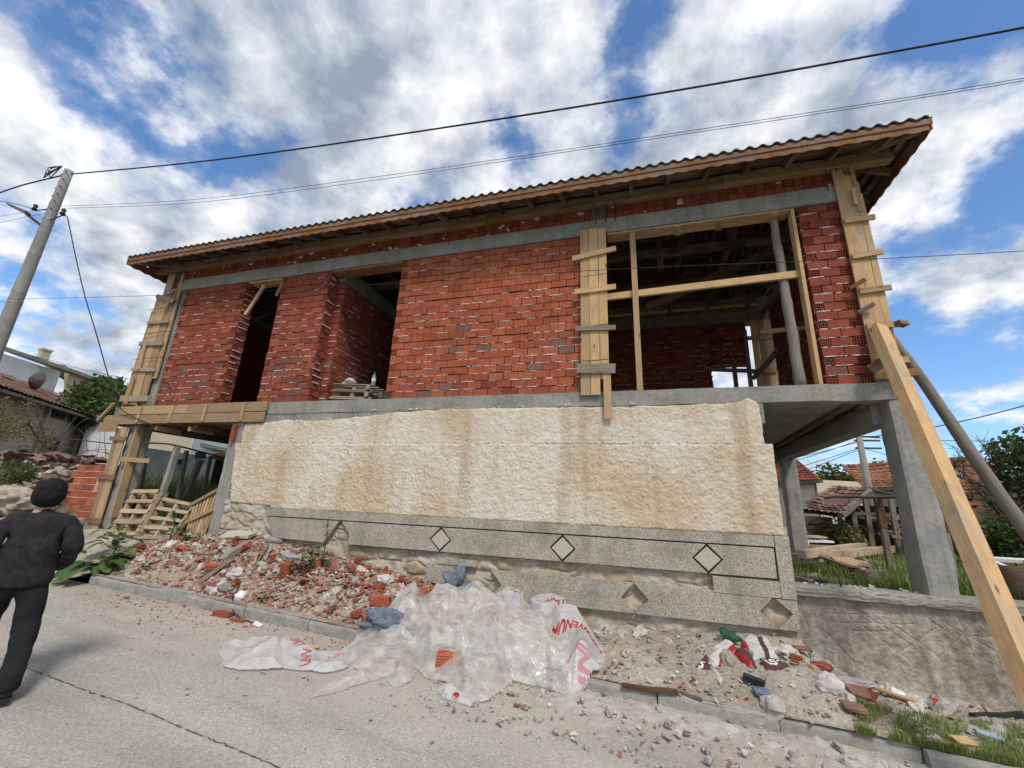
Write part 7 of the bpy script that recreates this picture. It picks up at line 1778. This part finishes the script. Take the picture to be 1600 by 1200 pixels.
def tornsack():
    m_brown = simple('brown_print', (.065, .028, .022), (.10, .045, .035), 10, .7, .2); m_pap = simple('sack_paper', (.40, .38, .35), (.60, .58, .54), 9, .85, .5)
    o = thing('torn_sack', 'torn white, brown and red printed paper sack below the terrazzo panels', 'sack', tuple(px_v(1165, 1040)))
    n_ = px_v(1214, 1058); T1 = textbvh('\\59', .15, (n_.x, n_.y), .12, .03); n2 = px_v(1097, 1050); T2 = textbvh('5', .11, (n2.x, n2.y), -.5, .03)
    def st(nm, l, s, k, mf, mats, a=.22): sheet(nm, None, None, PX(l), lambda x, y: crumple(x, y, s, a*.75)+k*.55, mats, .008, mf=mf, parent=o, edge=.035, ragged=.015)
    b1, b2 = px_v(1122, 1045), px_v(1148, 1012)
    def stripe(a, c, w0, w1):
        dx, dy = c.x-a.x, c.y-a.y; L = math.hypot(dx, dy)
        def f(x, y): q = ((x-a.x)*dy-(y-a.y)*dx)/L; return 1 if w0 < q < w1 else 0
        return f
    st('striped_strip', [(1104, 1038), (1138, 1010), (1152, 1018), (1146, 1034), (1122, 1052), (1112, 1048)], 21, .07, stripe(b1, b2, .02, .06), [m_pap, m_red])
    st('dark_end', [(1086, 1048), (1102, 1030), (1110, 1036), (1112, 1056), (1096, 1054)], 22, .05, lambda x, y: 1 if hit(T2, x, y) else 0, [m_brown, m_white])
    st('grey_flap', [(1112, 1018), (1132, 1003), (1146, 1008), (1140, 1022), (1124, 1028)], 23, .06, None, [m_pap])
    b3, b4 = px_v(1152, 1034), px_v(1182, 1062)
    st('red_strip', [(1146, 1030), (1160, 1024), (1178, 1040), (1184, 1060), (1172, 1058), (1156, 1044)], 24, .06, stripe(b3, b4, 0, .035), [m_brown, m_red])
    b5, b6 = px_v(1184, 1000), px_v(1200, 1045)
    st('main_sheet', [(1160, 1012), (1172, 998), (1184, 1006), (1204, 1010), (1212, 1026), (1218, 1046), (1198, 1048), (1178, 1046), (1168, 1034)], 25, .09, stripe(b5, b6, -.03, .02), [m_pap, m_brown], .5)
    b7, b8 = px_v(1160, 1014), px_v(1175, 1034)
    st('red_flap', [(1156, 1016), (1166, 1010), (1178, 1028), (1176, 1036), (1164, 1032)], 27, .12, stripe(b7, b8, -.05, .04), [m_pap, m_red], .3)
    st('brown_panel', [(1188, 1050), (1204, 1044), (1226, 1048), (1237, 1062), (1222, 1066), (1200, 1070)], 26, .06, lambda x, y: 1 if hit(T1, x, y) else 0, [m_brown, m_white], .06)
    st('grey_tail', [(1112, 1052), (1120, 1054), (1130, 1070), (1128, 1078), (1118, 1066)], 28, .02, None, [m_pap])
tornsack()

# ------------------------------------------------------------------ the man walking away
def skin(name, mat, verts, edges, parent=None, sub=2, root=0):
    me = bpy.data.meshes.new(name); me.from_pydata([v[:3] for v in verts], edges, []); me.materials.append(mat)
    o = bpy.data.objects.new(name, me); C.objects.link(o)
    m = o.modifiers.new('skin', 'SKIN'); m.use_smooth_shade = True; m.branch_smoothing = .4
    for i, v in enumerate(verts):
        sv = me.skin_vertices[0].data[i]; r = v[3]; sv.radius = r if isinstance(r, tuple) else (r, r); sv.use_root = (i == root)
    s = o.modifiers.new('sub', 'SUBSURF'); s.levels = sub; s.render_levels = sub
    for p in me.polygons: p.use_smooth = True
    if parent: o.parent = parent
    return o
def man():
    rp = Vector((-4.86, 2.47, 0)); rp.z = road(rp.x, rp.y)
    o = thing('person', 'person in a black pullover, black trousers and dark cap walking away on the road', 'person', tuple(rp))
    o.rotation_euler = (0, 0, math.radians(64)); o.scale = (1.03, 1.03, .945)
    m_skin = simple('skin', (.38, .20, .13), (.48, .27, .18), 6, .55, .1); m_knit = simple('black_knit', (.014, .013, .014), (.034, .031, .032), 26, .95, .7, .004, bump_scale=240); m_tr = simple('black_trousers', (.006, .006, .007), (.016, .016, .018), 8, .9, .4); m_hair = simple('black_hair', (.004, .004, .004), (.012, .010, .009), 50, .75, .9, .01, bump_scale=110); m_shoe = simple('dark_shoe', (.012, .013, .018), (.035, .038, .05), 10, .6, .3)
    # body: one continuous surface, head, arms with hands, legs
    Vv = [(0, 0, .92, (.09, .07)), (0, -.01, 1.10, (.10, .08)), (0, -.01, 1.28, (.11, .08)), (0, -.005, 1.40, (.06, .06)), (0, .01, 1.47, (.058, .060)), (0, .025, 1.535, (.072, .088)), (0, .03, 1.60, (.078, .096)), (0, .02, 1.655, (.055, .07))]
    E = [(0, 1), (1, 2), (2, 3), (3, 4), (4, 5), (5, 6), (6, 7)]
    def add(par, *vs):
        for v in vs: Vv.append(v); E.append((par, len(Vv)-1)); par = len(Vv)-1
        return par
    for s in (-1, 1):
        w = add(2, (s*.17, -.01, 1.345, .055), (s*.235, -.04, 1.09, .040), (s*.16, .17, .91, .030), (s*.14, .20, .875, (.034, .018)))
        for k, (dx, L) in enumerate(((-.024, .06), (-.008, .07), (.008, .066), (.024, .05))):
            add(w, (s*.14+dx, .215, .855, .010), (s*.14+dx, .235, .855-L*.45, .0085), (s*.14+dx, .232, .855-L*.95, .0075))
        add(w, (s*.14-s*.035, .21, .87, .011), (s*.14-s*.05, .23, .845, .009))
        if s < 0: add(0, (s*.09, 0, .85, .06), (s*.10, .17, .48, .055), (s*.10, .22, .10, .038), (s*.10, .32, .035, .030))
        else: add(0, (s*.09, 0, .85, .06), (s*.105, -.07, .47, .055), (s*.105, -.27, .13, .038), (s*.105, -.20, .04, .030))
    nose = add(5, (0, .118, 1.53, .014), (0, .135, 1.515, .010))
    for s in (-1, 1): add(5, (s*.082, .0, 1.545, .014), (s*.108, -.014, 1.55, (.012, .028)))
    body = skin('body', m_skin, Vv, E, o, 2)
    for s in (-1, 1): mb = MB(); mb.rock((s*.032, .112, 1.565), .012, amp=0, sub=2); mb.build('eye', m_white, o, True).matrix_parent_inverse = Matrix()
    mb = MB(); mb.rock((0, .112, 1.478), .02, (1.2, .4, .35), amp=0, sub=2, rot=Euler((0, 0, 0))); mb.build('mouth', m_capred, o, True).matrix_parent_inverse = Matrix()
    P = [(0, 0, .78, (.185, .145)), (0, -.0, .98, (.185, .145)), (0, -.015, 1.18, (.185, .135)), (0, -.01, 1.335, (.145, .105)), (0, 0, 1.405, (.078, .072)), (0, .004, 1.44, (.066, .064))]
    Ed = [(0, 1), (1, 2), (2, 3), (3, 4), (4, 5)]
    for s in (-1, 1):
        b = len(P); P += [(s*.160, -.012, 1.335, .084), (s*.212, -.03, 1.21, .078), (s*.245, -.04, 1.08, .070), (s*.225, .06, .98, .062), (s*.17, .16, .92, .050)]; Ed += [(3, b), (b, b+1), (b+1, b+2), (b+2, b+3), (b+3, b+4)]
    sw = skin('pullover', m_knit, P, Ed, o, 3, 1)
    tx = bpy.data.textures.new('folds', 'CLOUDS'); tx.noise_scale = .16; dm = sw.modifiers.new('folds', 'DISPLACE'); dm.texture = tx; dm.strength = .055; dm.mid_level = .5
    P = [(0, 0, .93, (.165, .13)), (0, 0, .86, (.165, .13))]; Ed = [(0, 1)]
    for s, L in ((-1, ((-.095, .03, .78, .098), (-.105, .10, .62, .092), (-.11, .17, .47, .078), (-.11, .20, .28, .070), (-.105, .235, .045, .068))), (1, ((.095, -.01, .78, .10), (.105, -.035, .62, .094), (.112, -.075, .47, .080), (.112, -.18, .30, .074), (.108, -.275, .13, .078), (.108, -.262, .055, .080)))):
        b = len(P); P += list(L); Ed += [(1, b)]+[(b+i, b+i+1) for i in range(len(L)-1)]
    tr = skin('trousers', m_tr, P, Ed, o, 3, 1); dm = tr.modifiers.new('folds', 'DISPLACE'); dm.texture = tx; dm.strength = .03; dm.mid_level = .5
    mb = MB(); bm = bmesh.new(); bmesh.ops.create_icosphere(bm, subdivisions=5, radius=1)
    for v in bm.verts:
        p = v.co; q = 1+.06*fbm(p.x*2, p.y*2, p.z*2, 1, 3)+.035*noise.noise(p*9)+.03*noise.noise(p*22)
        x_, y_, z_ = p.x*.098*q, p.y*.122*q, (p.z*.112 if p.z > 0 else p.z*.150)*q
        if p.z < 0: x_ *= 1-.30*p.z; y_ *= 1-.30*p.z if p.y < 0 else 1+.45*p.z
        if p.y > .55 and p.z < .35: y_ *= .8
        mb.v.append((x_, y_-.012, z_+1.595))
    for f in bm.faces: mb.face([v.index for v in f.verts])
    bm.free(); mb.build('hair', m_hair, o, True).matrix_parent_inverse = Matrix()
    for s, (x, y, z, rx) in ((-1, (-.105, .27, .05, 0)), (1, (.108, -.21, .055, .12))):
        sh = skin('shoe', m_shoe, [(x, y-.10, z+.01, (.042, .045)), (x, y-.02, z+.012, (.044, .048)), (x, y+.08, z-.002, (.048, .036)), (x, y+.16, z-.012, (.036, .022))], [(0, 1), (1, 2), (2, 3)], o, 2, 1)
        mb = MB(); mb.grid(10, 2, lambda u, v: (x+(v-.5)*.085*math.sin(PI*min(1, .15+.8*u))**.5, y-.14+.33*u, z-.045)); sl = mb.build('sole', m_black, o); sl.matrix_parent_inverse = Matrix(); so = sl.modifiers.new('t', 'SOLIDIFY'); so.thickness = .022
man()
